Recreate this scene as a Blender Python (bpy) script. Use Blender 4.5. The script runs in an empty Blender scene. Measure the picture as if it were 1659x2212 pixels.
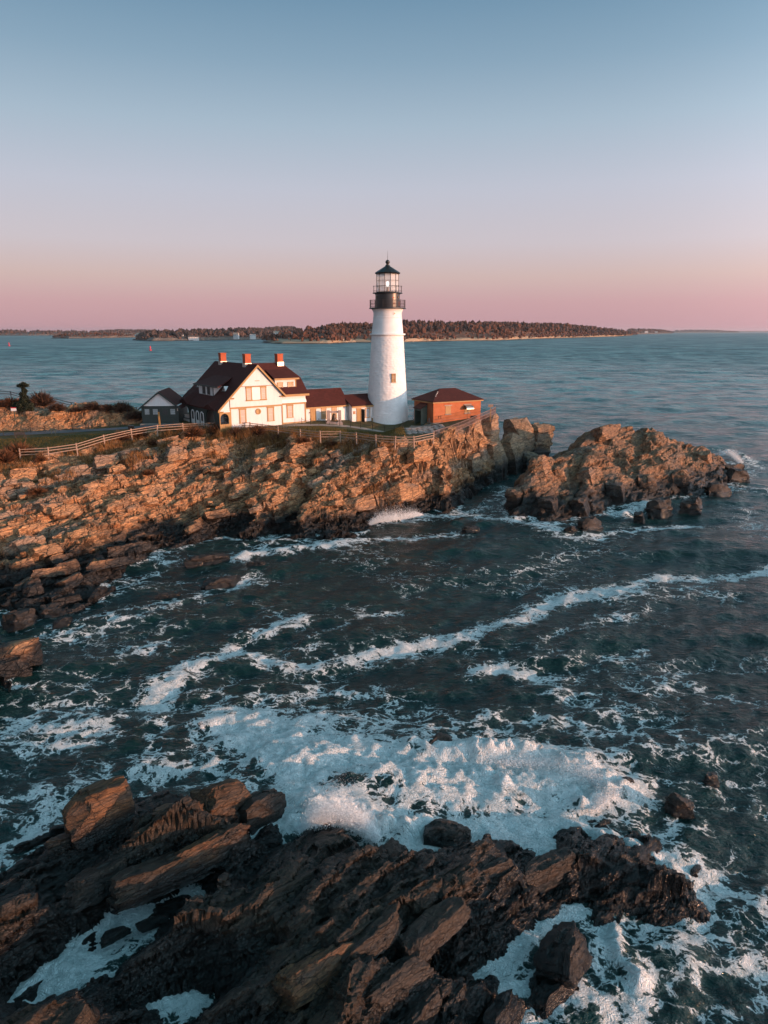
import bpy, math, random
import numpy as np
from mathutils import Vector, Matrix
random.seed(7)
sc = bpy.context.scene
COL = sc.collection
R = math.radians

# ------------------------------------------------------------------ camera
PITCH, CAM_H, FPX = R(14.28), 24.0, 1536.0
cam_d = bpy.data.cameras.new('camera')
cam_d.sensor_fit = 'VERTICAL'
cam_d.sensor_height = 24.0
cam_d.lens = 24.0 * FPX / 2212.0
cam_d.clip_start = 0.5
cam_d.clip_end = 60000
cam = bpy.data.objects.new('camera', cam_d)
COL.objects.link(cam)
cam.location = (0, 0, CAM_H)
cam.rotation_euler = (math.pi / 2 - PITCH, 0, 0)
sc.camera = cam

# ------------------------------------------------------------------ sun, sky, exposure
SUN_AZ, SUN_EL = R(68.0), R(5.0)      # azimuth turned from "towards the camera" to the right
TO_SUN = Vector((math.cos(SUN_EL) * math.sin(SUN_AZ), -math.cos(SUN_EL) * math.cos(SUN_AZ), math.sin(SUN_EL)))
sun_d = bpy.data.lights.new('sun', 'SUN')
sun_d.energy = 5.0
sun_d.angle = R(0.5)
sun_d.color = (1.0, 0.50, 0.285)
sun = bpy.data.objects.new('sun', sun_d)
COL.objects.link(sun)
sun.rotation_euler = (-TO_SUN).to_track_quat('-Z', 'Y').to_euler()
sc.view_settings.view_transform = 'Standard'
sc.view_settings.look = 'None'
sc.view_settings.exposure = 0.2
sc.view_settings.gamma = 1.0
sc.view_settings.use_curve_mapping = False
try:
    sc.cycles.max_bounces = 6
    sc.cycles.diffuse_bounces = 3
    sc.cycles.glossy_bounces = 3
    sc.cycles.transmission_bounces = 4
    sc.cycles.transparent_max_bounces = 12
    sc.cycles.caustics_reflective = False
    sc.cycles.caustics_refractive = False
    sc.cycles.sample_clamp_indirect = 4.0
    sc.cycles.use_denoising = True
except Exception:
    pass


def lin(c):
    return tuple(((v / 255) / 12.92 if v / 255 <= 0.04045 else ((v / 255 + 0.055) / 1.055) ** 2.4) for v in c)


class NT:
    """small node-tree builder"""
    def __init__(s, tree):
        s.t = tree
        s.n = tree.nodes
        s.l = tree.links
        s.n.clear()

    def add(s, typ, **kw):
        n = s.n.new(typ)
        for k, v in kw.items():
            setattr(n, k, v)
        return n

    def put(s, sock, v):
        if isinstance(v, bpy.types.NodeSocket):
            s.l.new(v, sock)
        elif v is not None:
            if isinstance(v, (tuple, list)) and len(v) == 3 and sock.type == 'RGBA':
                v = (*v, 1)
            sock.default_value = v

    def math(s, op, a, b=0.5, c=None, clamp=False):
        n = s.add('ShaderNodeMath', operation=op, use_clamp=clamp)
        s.put(n.inputs[0], a)
        s.put(n.inputs[1], b)
        if c is not None:
            s.put(n.inputs[2], c)
        return n.outputs[0]

    def mix(s, f, a, b, blend='MIX'):
        n = s.add('ShaderNodeMix', data_type='RGBA', blend_type=blend)
        s.put(n.inputs[0], f)
        s.put(n.inputs[6], a)
        s.put(n.inputs[7], b)
        return n.outputs[2]

    def vmath(s, op, a, b=(0, 0, 0)):
        n = s.add('ShaderNodeVectorMath', operation=op)
        s.put(n.inputs[0], a)
        s.put(n.inputs[1], b)
        return n.outputs[0]

    def scale(s, v, f):
        n = s.add('ShaderNodeVectorMath', operation='SCALE')
        s.put(n.inputs[0], v)
        s.put(n.inputs[3], f)
        return n.outputs[0]

    def sstep(s, x, a, b, c=0.0, d=1.0):
        n = s.add('ShaderNodeMapRange', interpolation_type='SMOOTHSTEP')
        s.put(n.inputs[0], x)
        s.put(n.inputs[1], a)
        s.put(n.inputs[2], b)
        s.put(n.inputs[3], c)
        s.put(n.inputs[4], d)
        return n.outputs[0]

    def noise(s, v, scale, detail=4.0, rough=0.55, dist=0.0):
        n = s.add('ShaderNodeTexNoise')
        s.put(n.inputs['Vector'], v)
        n.inputs['Scale'].default_value = scale
        n.inputs['Detail'].default_value = detail
        n.inputs['Roughness'].default_value = rough
        n.inputs['Distortion'].default_value = dist
        return n

    def voro(s, v, scale, feature='F1', rnd=1.0):
        n = s.add('ShaderNodeTexVoronoi', feature=feature)
        s.put(n.inputs['Vector'], v)
        n.inputs['Scale'].default_value = scale
        n.inputs['Randomness'].default_value = rnd
        return n

    def ramp(s, f, stops):
        n = s.add('ShaderNodeValToRGB')
        s.put(n.inputs[0], f)
        e = n.color_ramp.elements
        while len(e) > 1:
            e.remove(e[-1])
        e[0].position, e[0].color = stops[0][0], (*stops[0][1], 1)
        for p, c in stops[1:]:
            k = e.new(p)
            k.color = (*c, 1)
        return n.outputs[0]


world = bpy.data.worlds.new('World')
sc.world = world
world.use_nodes = True
w = NT(world.node_tree)
tc = w.add('ShaderNodeTexCoord')
sep = w.add('ShaderNodeSeparateXYZ')
w.put(sep.inputs[0], tc.outputs['Generated'])
z = sep.outputs[2]
el = w.math('ARCSINE', z)
f = w.math('DIVIDE', el, math.pi / 2, clamp=True)
D = lambda d: d / 90.0
grad = w.ramp(f, [(0.0, lin((193, 150, 159))), (D(2.1), lin((201, 161, 166))), (D(4.0), lin((206, 180, 177))), (D(6.3), lin((202, 192, 199))),
                  (D(10.1), lin((190, 193, 207))), (D(14.2), lin((165, 184, 201))), (D(18.0), lin((136, 164, 186))),
                  (D(21.5), lin((113, 147, 173))), (D(32), lin((90, 132, 154))), (D(60), lin((76, 120, 138))), (1.0, lin((74, 116, 134)))])
nish = w.add('ShaderNodeTexSky', sky_type='NISHITA', sun_disc=False)
nish.sun_elevation = SUN_EL
nish.sun_rotation = math.atan2(TO_SUN.x, TO_SUN.y)
nish.air_density = 1.0
nish.dust_density = 1.5
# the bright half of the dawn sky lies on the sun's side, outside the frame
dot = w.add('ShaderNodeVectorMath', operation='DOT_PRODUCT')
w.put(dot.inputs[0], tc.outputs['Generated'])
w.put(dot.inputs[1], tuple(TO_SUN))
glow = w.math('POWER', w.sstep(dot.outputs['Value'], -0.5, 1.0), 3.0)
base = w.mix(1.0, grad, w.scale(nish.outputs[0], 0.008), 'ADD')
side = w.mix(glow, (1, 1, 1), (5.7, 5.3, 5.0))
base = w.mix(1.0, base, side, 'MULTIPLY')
below = w.sstep(z, -0.03, 0.0)
base = w.mix(below, lin((60, 84, 92)), base)
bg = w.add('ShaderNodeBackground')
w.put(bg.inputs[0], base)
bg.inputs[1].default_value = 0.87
wo = w.add('ShaderNodeOutputWorld')
w.l.new(bg.outputs[0], wo.inputs[0])


# ------------------------------------------------------------------ measuring helper: a photo point (1659 x 2212) at a known height
def at(px, py, z=0.0):
    dx, dy = (px - 829.5) / FPX, (1106 - py) / FPX
    d = (dx, math.cos(PITCH) + dy * math.sin(PITCH), -math.sin(PITCH) + dy * math.cos(PITCH))
    t = (z - CAM_H) / d[2]
    return (d[0] * t, d[1] * t, z)


# ------------------------------------------------------------------ numpy noise
def _h(ix, iy, iz, seed):
    n = (ix.astype(np.int64) * 374761393 + iy.astype(np.int64) * 668265263 + iz.astype(np.int64) * 2147483647 + seed * 974634777) & 0xFFFFFFFF
    n = ((n ^ (n >> 13)) * 1274126177) & 0xFFFFFFFF
    n = ((n ^ (n >> 16)) * 2246822519) & 0xFFFFFFFF
    return ((n ^ (n >> 15)) & 0xFFFFFF) / float(0xFFFFFF)


def vn2(x, y, seed=0):
    ix, iy = np.floor(x), np.floor(y)
    fx, fy = x - ix, y - iy
    fx, fy = fx * fx * fx * (fx * (fx * 6 - 15) + 10), fy * fy * fy * (fy * (fy * 6 - 15) + 10)
    o = np.zeros_like(ix)
    a, b = _h(ix, iy, o, seed), _h(ix + 1, iy, o, seed)
    c, d = _h(ix, iy + 1, o, seed), _h(ix + 1, iy + 1, o, seed)
    return (a * (1 - fx) + b * fx) * (1 - fy) + (c * (1 - fx) + d * fx) * fy


def fbm2(x, y, seed=0, oct=4):
    s, a, t = 0, 1.0, 0
    for k in range(oct):
        s = s + a * vn2(x * 2 ** k + 17.3 * k, y * 2 ** k - 9.1 * k, seed + k)
        t += a
        a *= 0.5
    return s / t


def vn3(x, y, z, seed=0):
    ix, iy, iz = np.floor(x), np.floor(y), np.floor(z)
    fx, fy, fz = x - ix, y - iy, z - iz
    fx, fy, fz = fx * fx * (3 - 2 * fx), fy * fy * (3 - 2 * fy), fz * fz * (3 - 2 * fz)
    r = 0
    for dz in (0, 1):
        a, b = _h(ix, iy, iz + dz, seed), _h(ix + 1, iy, iz + dz, seed)
        c, d = _h(ix, iy + 1, iz + dz, seed), _h(ix + 1, iy + 1, iz + dz, seed)
        q = (a * (1 - fx) + b * fx) * (1 - fy) + (c * (1 - fx) + d * fx) * fy
        r = r + q * (fz if dz else 1 - fz)
    return r


def worley(u, v, seed):
    """nearest feature point: (du, dv) to it, three random values of its cell, distance to the cell border"""
    iu, iv = np.floor(u), np.floor(v)
    f1 = np.full(u.shape, 1e9)
    f2 = np.full(u.shape, 1e9)
    cu, cv, r1, r2, r3 = (np.zeros_like(u) for _ in range(5))
    o = np.zeros_like(iu)
    for a in (-1, 0, 1):
        for b in (-1, 0, 1):
            x, y = iu + a, iv + b
            pu, pv = x + 0.1 + 0.8 * _h(x, y, o, seed), y + 0.1 + 0.8 * _h(x, y, o, seed + 101)
            d = (pu - u) ** 2 + (pv - v) ** 2
            m = d < f1
            f2 = np.where(m, f1, np.minimum(f2, d))
            f1 = np.where(m, d, f1)
            cu, cv = np.where(m, pu, cu), np.where(m, pv, cv)
            r1 = np.where(m, _h(x, y, o, seed + 7), r1)
            r2 = np.where(m, _h(x, y, o, seed + 23), r2)
            r3 = np.where(m, _h(x, y, o, seed + 51), r3)
    return cu - u, cv - v, r1, r2, r3, np.sqrt(f2) - np.sqrt(f1)


def sst(x, a, b):
    t = np.clip((x - a) / (b - a), 0, 1)
    return t * t * (3 - 2 * t)


class TPS:
    """smooth surface through measured heights, tabulated on a grid"""
    def __init__(s, pts, x0, x1, y0, y1, step, lam=0.02):
        P = np.array(pts, float)
        n = len(P)
        d = np.hypot(P[:, None, 0] - P[None, :, 0], P[:, None, 1] - P[None, :, 1])
        A = np.zeros((n + 3, n + 3))
        A[:n, :n] = np.where(d > 0, d * d * np.log(d + 1e-9), 0) + lam * np.eye(n) * 30
        A[:n, n] = 1
        A[:n, n + 1:] = P[:, :2]
        A[n:, :n] = A[:n, n:].T
        co = np.linalg.solve(A, np.concatenate([P[:, 2], [0, 0, 0]]))
        s.x0, s.y0, s.st = x0, y0, step
        gx, gy = np.arange(x0, x1 + step, step), np.arange(y0, y1 + step, step)
        X, Y = np.meshgrid(gx, gy)
        Z = co[n] + co[n + 1] * X + co[n + 2] * Y
        for k in range(n):
            r2 = (X - P[k, 0]) ** 2 + (Y - P[k, 1]) ** 2
            Z = Z + co[k] * 0.5 * r2 * np.log(r2 + 1e-9)
        s.Z = Z

    def __call__(s, x, y):
        fx, fy = np.clip((x - s.x0) / s.st, 0, s.Z.shape[1] - 1.001), np.clip((y - s.y0) / s.st, 0, s.Z.shape[0] - 1.001)
        i, j = fx.astype(int), fy.astype(int)
        fx, fy = fx - i, fy - j
        Z = s.Z
        return (Z[j, i] * (1 - fx) + Z[j, i + 1] * fx) * (1 - fy) + (Z[j + 1, i] * (1 - fx) + Z[j + 1, i + 1] * fx) * fy


# ------------------------------------------------------------------ mesh helpers
def np_mesh(name, V, F, mat=None, smooth=False, attrs=None):
    me = bpy.data.meshes.new(name)
    V = np.asarray(V, dtype=np.float32)
    F = np.asarray(F, dtype=np.int32)
    k = F.shape[1]
    me.vertices.add(len(V))
    me.vertices.foreach_set('co', V.ravel())
    me.loops.add(F.size)
    me.loops.foreach_set('vertex_index', F.ravel())
    me.polygons.add(len(F))
    me.polygons.foreach_set('loop_start', np.arange(0, F.size, k, dtype=np.int32))
    me.polygons.foreach_set('loop_total', np.full(len(F), k, dtype=np.int32))
    me.polygons.foreach_set('use_smooth', np.full(len(F), smooth, dtype=bool))
    me.update(calc_edges=True)
    if mat:
        me.materials.append(mat)
    for an, av in (attrs or {}).items():
        a = me.attributes.new(an, 'FLOAT', 'POINT')
        a.data.foreach_set('value', np.asarray(av, dtype=np.float32).ravel())
    return me


def grid_faces(ny, nx):
    i = np.arange(ny * nx).reshape(ny, nx)
    return np.stack([i[:-1, :-1], i[:-1, 1:], i[1:, 1:], i[1:, :-1]], -1).reshape(-1, 4)


def link(name, me, parent=None, loc=None, label=None, cat=None, group=None, kind=None):
    o = bpy.data.objects.new(name, me)
    COL.objects.link(o)
    if parent is not None:
        o.parent = parent
    if loc is not None:
        o.location = loc
    tag(o, label, cat, group, kind)
    return o


def tag(o, label=None, cat=None, group=None, kind=None):
    if label:
        o['label'] = label
    if cat:
        o['category'] = cat
    if group:
        o['group'] = group
    if kind:
        o['kind'] = kind


def thing(name, label, cat, loc=(0, 0, 0), rz=0.0, group=None):
    o = bpy.data.objects.new(name, None)
    o.empty_display_size = 0.3
    COL.objects.link(o)
    o.location = loc
    o.rotation_euler = (0, 0, rz)
    tag(o, label, cat, group)
    return o


def copy_tree(o, parent=None):
    c = o.copy()
    COL.objects.link(c)
    if parent is not None:
        c.parent = parent
    for ch in list(o.children):
        copy_tree(ch, c)
    return c


class MB:
    """collects boxes, bars, tubes and sheets; build() links them as one mesh object"""
    def __init__(s, T=None):
        s.v, s.f, s.T = [], [], T

    def addv(s, pts):
        i = len(s.v)
        s.v.extend([s.T(p) if s.T else tuple(p) for p in pts])
        return i

    def box(s, x0, x1, y0, y1, z0, z1):
        i = s.addv([(x0, y0, z0), (x1, y0, z0), (x1, y1, z0), (x0, y1, z0), (x0, y0, z1), (x1, y0, z1), (x1, y1, z1), (x0, y1, z1)])
        s.f += [tuple(i + k for k in q) for q in ((0, 3, 2, 1), (4, 5, 6, 7), (0, 1, 5, 4), (1, 2, 6, 5), (2, 3, 7, 6), (3, 0, 4, 7))]
        return s

    def hexa(s, a, b):
        """two quads a (bottom) and b (top)"""
        i = s.addv(list(a) + list(b))
        s.f += [tuple(i + k for k in q) for q in ((0, 3, 2, 1), (4, 5, 6, 7), (0, 1, 5, 4), (1, 2, 6, 5), (2, 3, 7, 6), (3, 0, 4, 7))]
        return s

    def slab(s, pts, d):
        """polygon pts extruded by vector d"""
        n = len(pts)
        i = s.addv(pts)
        s.addv([tuple(p[k] + d[k] for k in range(3)) for p in pts])
        s.f.append(tuple(range(i, i + n))[::-1])
        s.f.append(tuple(range(i + n, i + 2 * n)))
        for k in range(n):
            s.f.append((i + k, i + (k + 1) % n, i + n + (k + 1) % n, i + n + k))
        return s

    def bar(s, p, q, w, h=None):
        """square bar from p to q"""
        h = h or w
        p, q = Vector(p), Vector(q)
        d = (q - p).normalized()
        a = d.cross(Vector((0, 0, 1)))
        if a.length < 1e-4:
            a = Vector((1, 0, 0))
        a.normalize()
        b = a.cross(d)
        a, b = a * w / 2, b * h / 2
        return s.hexa([p - a - b, p + a - b, p + a + b, p - a + b], [q - a - b, q + a - b, q + a + b, q - a + b])

    def tube(s, pts, r, n=6):
        pts = [Vector(p) for p in pts]
        rings = []
        for k, p in enumerate(pts):
            d = (pts[min(k + 1, len(pts) - 1)] - pts[max(k - 1, 0)]).normalized()
            a = d.cross(Vector((0.13, 0.2, 1))).normalized()
            b = d.cross(a)
            rr = r[k] if isinstance(r, (list, tuple)) else r
            rings.append(s.addv([p + a * rr * math.cos(t * 2 * math.pi / n) + b * rr * math.sin(t * 2 * math.pi / n) for t in range(n)]))
        for i, j in zip(rings, rings[1:]):
            for t in range(n):
                s.f.append((i + t, i + (t + 1) % n, j + (t + 1) % n, j + t))
        s.f.append(tuple(rings[0] + t for t in range(n))[::-1])
        s.f.append(tuple(rings[-1] + t for t in range(n)))
        return s

    def lathe(s, prof, n=32, c=(0, 0), cap=True, a0=0.0):
        rings = []
        for r, zz in prof:
            rings.append(s.addv([(c[0] + r * math.cos(a0 + t * 2 * math.pi / n), c[1] + r * math.sin(a0 + t * 2 * math.pi / n), zz) for t in range(n)]))
        for i, j in zip(rings, rings[1:]):
            for t in range(n):
                s.f.append((i + t, i + (t + 1) % n, j + (t + 1) % n, j + t))
        if cap:
            s.f.append(tuple(rings[0] + t for t in range(n))[::-1])
            s.f.append(tuple(rings[-1] + t for t in range(n)))
        return s

    def mesh(s, name, mat, smooth=False):
        me = bpy.data.meshes.new(name)
        me.from_pydata([tuple(p) for p in s.v], [], s.f)
        me.materials.append(mat)
        if smooth:
            me.polygons.foreach_set('use_smooth', [True] * len(me.polygons))
        me.update()
        return me

    def build(s, name, mat, parent=None, smooth=False, loc=None, **kw):
        return link(name, s.mesh(name, mat, smooth), parent, loc, **kw)


# ------------------------------------------------------------------ materials
def new_mat(name):
    m = bpy.data.materials.new(name)
    m.use_nodes = True
    t = NT(m.node_tree)
    out = t.add('ShaderNodeOutputMaterial')
    b = t.add('ShaderNodeBsdfPrincipled')
    t.l.new(b.outputs[0], out.inputs[0])
    return m, t, b, out


def bump(t, b, h, strength=0.3, dist=0.05, normal=None):
    n = t.add('ShaderNodeBump')
    n.inputs['Strength'].default_value = strength
    n.inputs['Distance'].default_value = dist
    t.put(n.inputs['Height'], h)
    if normal is not None:
        t.put(n.inputs['Normal'], normal)
    if b is not None:
        t.put(b.inputs['Normal'], n.outputs[0])
    return n.outputs[0]


def paint(name, c, rough=0.6, var=0.12, scale=1.2, bstr=0.08, metal=0.0, spec=0.4, streak=False):
    """weathered paint or plain stuff: colour breaks up in soft patches with a fine grain"""
    m, t, b, _ = new_mat(name)
    geo = t.add('ShaderNodeNewGeometry')
    pos = geo.outputs['Position']
    n1 = t.noise(pos, scale, 5).outputs[0]
    vec = t.vmath('MULTIPLY', pos, (6, 6, 0.8)) if streak else pos
    n2 = t.noise(vec, scale * (2 if streak else 9), 3).outputs[0]
    f = t.math('ADD', t.math('MULTIPLY', n1, 0.6), t.math('MULTIPLY', n2, 0.4))
    f = t.sstep(f, 0.3, 0.7)
    lo = tuple(x * (1 - var) for x in c)
    hi = tuple(min(1, x * (1 + var * 0.6)) for x in c)
    t.put(b.inputs['Base Color'], t.mix(f, lo, hi))
    b.inputs['Roughness'].default_value = rough
    b.inputs['Metallic'].default_value = metal
    b.inputs['Specular IOR Level'].default_value = spec
    bump(t, b, t.noise(pos, scale * 14, 4).outputs[0], bstr, 0.03)
    return m


def clapboard(name, c):
    """white painted boards: narrow courses as fine relief, faint dirt"""
    m, t, b, _ = new_mat(name)
    geo = t.add('ShaderNodeNewGeometry')
    pos = geo.outputs['Position']
    sp = t.add('ShaderNodeSeparateXYZ')
    t.put(sp.inputs[0], pos)
    fr = t.math('FRACT', t.math('MULTIPLY', sp.outputs[2], 7.0))
    dirt = t.noise(t.vmath('MULTIPLY', pos, (1.5, 1.5, 0.25)), 1.5, 5).outputs[0]
    t.put(b.inputs['Base Color'], t.mix(t.sstep(dirt, 0.35, 0.7), tuple(x * 0.93 for x in c), c))
    b.inputs['Roughness'].default_value = 0.55
    bump(t, b, fr, 0.25, 0.02)
    return m


def shingle(name, c):
    m, t, b, _ = new_mat(name)
    geo = t.add('ShaderNodeNewGeometry')
    pos = geo.outputs['Position']
    sp = t.add('ShaderNodeSeparateXYZ')
    t.put(sp.inputs[0], pos)
    fr = t.math('FRACT', t.math('MULTIPLY', sp.outputs[2], 6.5))
    v = t.voro(t.vmath('MULTIPLY', pos, (3.2, 3.2, 6.5)), 1.0)
    n = t.noise(pos, 0.6, 5).outputs[0]
    col = t.mix(v.outputs['Color'], tuple(x * 0.6 for x in c), tuple(x * 1.25 for x in c))
    col = t.mix(t.sstep(n, 0.3, 0.75), col, tuple(x * 0.8 for x in c))
    t.put(b.inputs['Base Color'], col)
    b.inputs['Roughness'].default_value = 0.85
    b.inputs['Specular IOR Level'].default_value = 0.25
    bump(t, b, t.math('ADD', fr, t.math('MULTIPLY', v.outputs['Distance'], 0.5)), 0.35, 0.03)
    return m


def brickwork(name, c1, c2, mortar):
    m, t, b, _ = new_mat(name)
    tcn = t.add('ShaderNodeTexCoord')
    sp = t.add('ShaderNodeSeparateXYZ')
    t.put(sp.inputs[0], tcn.outputs['Object'])
    cb = t.add('ShaderNodeCombineXYZ')
    t.put(cb.inputs[0], t.math('ADD', sp.outputs[0], sp.outputs[1]))
    t.put(cb.inputs[1], sp.outputs[2])
    br = t.add('ShaderNodeTexBrick')
    t.put(br.inputs['Vector'], cb.outputs[0])
    br.inputs['Scale'].default_value = 4.2
    br.inputs['Brick Width'].default_value = 0.9
    br.inputs['Row Height'].default_value = 0.33
    br.inputs['Mortar Size'].default_value = 0.03
    t.put(br.inputs['Color1'], c1)
    t.put(br.inputs['Color2'], c2)
    t.put(br.inputs['Mortar'], mortar)
    n = t.noise(tcn.outputs['Object'], 0.9, 5).outputs[0]
    t.put(b.inputs['Base Color'], t.mix(t.sstep(n, 0.35, 0.75), br.outputs[0], tuple(x * 0.72 for x in c1)))
    b.inputs['Roughness'].default_value = 0.85
    bump(t, b, br.outputs['Fac'], -0.25, 0.02)
    return m


def rock_mat(name, dry_lo, dry_hi, wet, wet_z, wet_h, strike, fine=1.0, rough_dry=0.85, green=None, dipdeg=28):
    """bedded schist: streaks along the strike, joints, dry stone above and a dark wet band at the waterline"""
    m, t, b, _ = new_mat(name)
    geo = t.add('ShaderNodeNewGeometry')
    pos = geo.outputs['Position']
    mp = t.add('ShaderNodeMapping')
    mp.inputs['Rotation'].default_value = (0, 0, -strike)
    t.put(mp.inputs['Vector'], pos)
    mp2 = t.add('ShaderNodeMapping')
    mp2.inputs['Rotation'].default_value = (R(dipdeg), 0, 0)
    t.put(mp2.inputs['Vector'], mp.outputs[0])
    q = mp2.outputs[0]
    st = t.vmath('MULTIPLY', q, (0.22, 1.6, 3.4))
    warp = t.scale(t.noise(pos, 0.5 * fine, 3).outputs['Color'], 0.9)
    bands = t.noise(t.vmath('ADD', st, warp), 1.6 * fine, 7, 0.62).outputs[0]
    fineb = t.noise(t.vmath('MULTIPLY', q, (0.5, 5, 12)), 1.5 * fine, 5, 0.6).outputs[0]
    patch = t.noise(pos, 0.22 * fine, 4).outputs[0]
    speck = t.noise(pos, 9 * fine, 3, 0.7).outputs[0]
    f = t.math('ADD', t.math('MULTIPLY', bands, 0.62), t.math('MULTIPLY', fineb, 0.38))
    col = t.mix(t.sstep(f, 0.34, 0.66), dry_lo, dry_hi)
    col = t.mix(t.math('MULTIPLY', t.sstep(patch, 0.5, 0.72), 0.55), col, tuple(x * 0.55 for x in dry_lo))
    # whole beds of greyer stone between the tan ones
    gb = t.sstep(t.noise(t.vmath('MULTIPLY', q, (0.25, 1.0, 1.6)), 0.22 * fine, 5, 0.6).outputs[0], 0.5, 0.64)
    gl = 0.5 * (dry_hi[0] * 0.55 + dry_lo[0])
    col = t.mix(t.math('MULTIPLY', gb, 0.6), col, t.mix(t.sstep(f, 0.34, 0.66), (gl * 0.5, gl * 0.42, gl * 0.36), (gl * 1.3, gl * 1.05, gl * 0.86)))
    # rust stains and pale grey lichen patches
    rust = t.sstep(t.noise(t.vmath('ADD', pos, (31, 7, 3)), 0.45 * fine, 5, 0.65).outputs[0], 0.55, 0.7)
    col = t.mix(t.math('MULTIPLY', rust, 0.5), col, (dry_hi[0] * 0.85, dry_hi[1] * 0.55, dry_hi[2] * 0.32))
    if green:
        lich = t.sstep(t.noise(t.vmath('ADD', pos, (3, 71, 13)), 0.35 * fine, 5, 0.7).outputs[0], 0.56, 0.68)
        col = t.mix(t.math('MULTIPLY', lich, 0.18), col, green)
    col = t.mix(t.math('MULTIPLY', t.sstep(speck, 0.55, 0.8), 0.35), col, tuple(x * 0.5 for x in dry_lo))
    # joints
    jv = t.vmath('ADD', t.vmath('MULTIPLY', q, (0.55, 1.5, 1.5)), t.scale(t.noise(pos, 1.1 * fine, 3).outputs['Color'], 0.35))
    je = t.voro(jv, 0.9 * fine, 'DISTANCE_TO_EDGE').outputs['Distance']
    je2 = t.voro(jv, 2.6 * fine, 'DISTANCE_TO_EDGE').outputs['Distance']
    crack = t.math('MINIMUM', t.sstep(je, 0.0, 0.035), t.sstep(je2, 0.0, 0.05, 0.45, 1.0))
    col = t.mix(crack, tuple(x * 0.22 for x in dry_lo), col)
    # wet band
    sp = t.add('ShaderNodeSeparateXYZ')
    t.put(sp.inputs[0], pos)
    zz = t.math('ADD', sp.outputs[2], t.math('MULTIPLY', t.math('SUBTRACT', t.noise(pos, 0.35, 5, 0.6).outputs[0], 0.5), wet_h * 2.2))
    wf = t.sstep(zz, wet_z - wet_h * 0.5, wet_z + wet_h * 0.5, 1.0, 0.0)
    wcol = t.mix(t.sstep(f, 0.34, 0.66), tuple(x * 0.6 for x in wet), tuple(x * 1.5 for x in wet))
    wcol = t.mix(crack, tuple(x * 0.3 for x in wet), wcol)
    t.put(b.inputs['Base Color'], t.mix(wf, col, wcol))
    t.put(b.inputs['Roughness'], t.math('SUBTRACT', rough_dry, t.math('MULTIPLY', wf, t.math('ADD', 0.28, t.math('MULTIPLY', speck, 0.3)))))
    b.inputs['Specular IOR Level'].default_value = 0.4
    h = t.math('ADD', t.math('MULTIPLY', f, 0.9), t.math('ADD', t.math('MULTIPLY', crack, 0.35), t.math('MULTIPLY', speck, 0.12)))
    bump(t, b, h, 0.85, 0.22 / fine)
    return m


STRIKE = R(64)
M = {}
M['white'] = clapboard('white_clapboard', (0.65, 0.64, 0.635))
M['white_plain'] = paint('white_paint', (0.74, 0.72, 0.70), 0.55, 0.08)
M['tan'] = paint('sunlit_tan_trim', (0.33, 0.185, 0.062), 0.55, 0.15)  # trim's sunlit look put into the colour; unlit trim takes the green
M['far_white'] = paint('far_house_paint', (0.50, 0.49, 0.48), 0.7, 0.15)
M['green'] = paint('green_and_shaded_trim', (0.028, 0.040, 0.036), 0.5, 0.2)  # garage green; also the same trim where shaded, its shade in the colour
M['green2'] = paint('grey_green_paint', (0.055, 0.075, 0.06), 0.55, 0.2)
M['roof'] = shingle('red_brown_shingles', (0.068, 0.017, 0.013))
M['brick'] = brickwork('orange_red_brick', (0.46, 0.125, 0.036), (0.39, 0.092, 0.028), (0.40, 0.20, 0.11))
M['brick2'] = brickwork('chimney_brick', (0.46, 0.09, 0.03), (0.40, 0.075, 0.028), (0.36, 0.15, 0.08))
M['stone'] = paint('grey_foundation_stone', (0.34, 0.28, 0.22), 0.85, 0.3, 1.5, 0.4)
M['flag'] = paint('flagstone', (0.36, 0.28, 0.25), 0.85, 0.3, 1.2, 0.3)
M['asphalt'] = paint('grey_asphalt', (0.105, 0.11, 0.12), 0.9, 0.2, 0.8, 0.3)
M['concrete'] = paint('worn_concrete', (0.30, 0.24, 0.20), 0.9, 0.3, 0.7, 0.35)
M['tower_white'] = paint('whitewashed_rubble', (0.75, 0.74, 0.73), 0.6, 0.10, 0.9, 0.35)
M['black'] = paint('black_ironwork', (0.012, 0.011, 0.010), 0.36, 0.25, 1.0, 0.05, 0.0, 0.6)
M['rail_iron'] = paint('dark_rail_iron', (0.05, 0.035, 0.03), 0.5, 0.2)
M['fence'] = paint('weathered_pale_wood', (0.31, 0.21, 0.155), 0.8, 0.25, 2.5, 0.3)
M['darkwood'] = paint('dark_weathered_wood', (0.055, 0.045, 0.04), 0.85, 0.3, 2.0, 0.3)
M['mesh'] = paint('rusty_pipe', (0.24, 0.145, 0.12), 0.6, 0.2)
M['red'] = paint('red_buoy_paint', (0.62, 0.02, 0.045), 0.45, 0.15, 0.6)
M['bronze'] = paint('aged_bronze', (0.12, 0.075, 0.05), 0.4, 0.3, 2.0, 0.1, 0.6)
M['steel'] = paint('galvanised_sheet', (0.42, 0.38, 0.34), 0.38, 0.15, 1.5, 0.05, 0.7)
M['dark_hole'] = paint('dark_interior', (0.012, 0.012, 0.013), 0.9, 0.1)
M['muntin'] = paint('white_sash_paint', (0.62, 0.50, 0.40), 0.5, 0.1)


def glass_mat(name, c, rough=0.08, var=0.35):
    """window glass with a drawn blind behind it"""
    m, t, b, _ = new_mat(name)
    geo = t.add('ShaderNodeNewGeometry')
    n = t.noise(geo.outputs['Position'], 1.3, 3).outputs[0]
    t.put(b.inputs['Base Color'], t.mix(n, tuple(x * (1 - var) for x in c), tuple(min(1, x * (1 + var)) for x in c)))
    b.inputs['Roughness'].default_value = 0.5
    b.inputs['Coat Weight'].default_value = 1.0
    b.inputs['Coat Roughness'].default_value = rough
    return m


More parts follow.
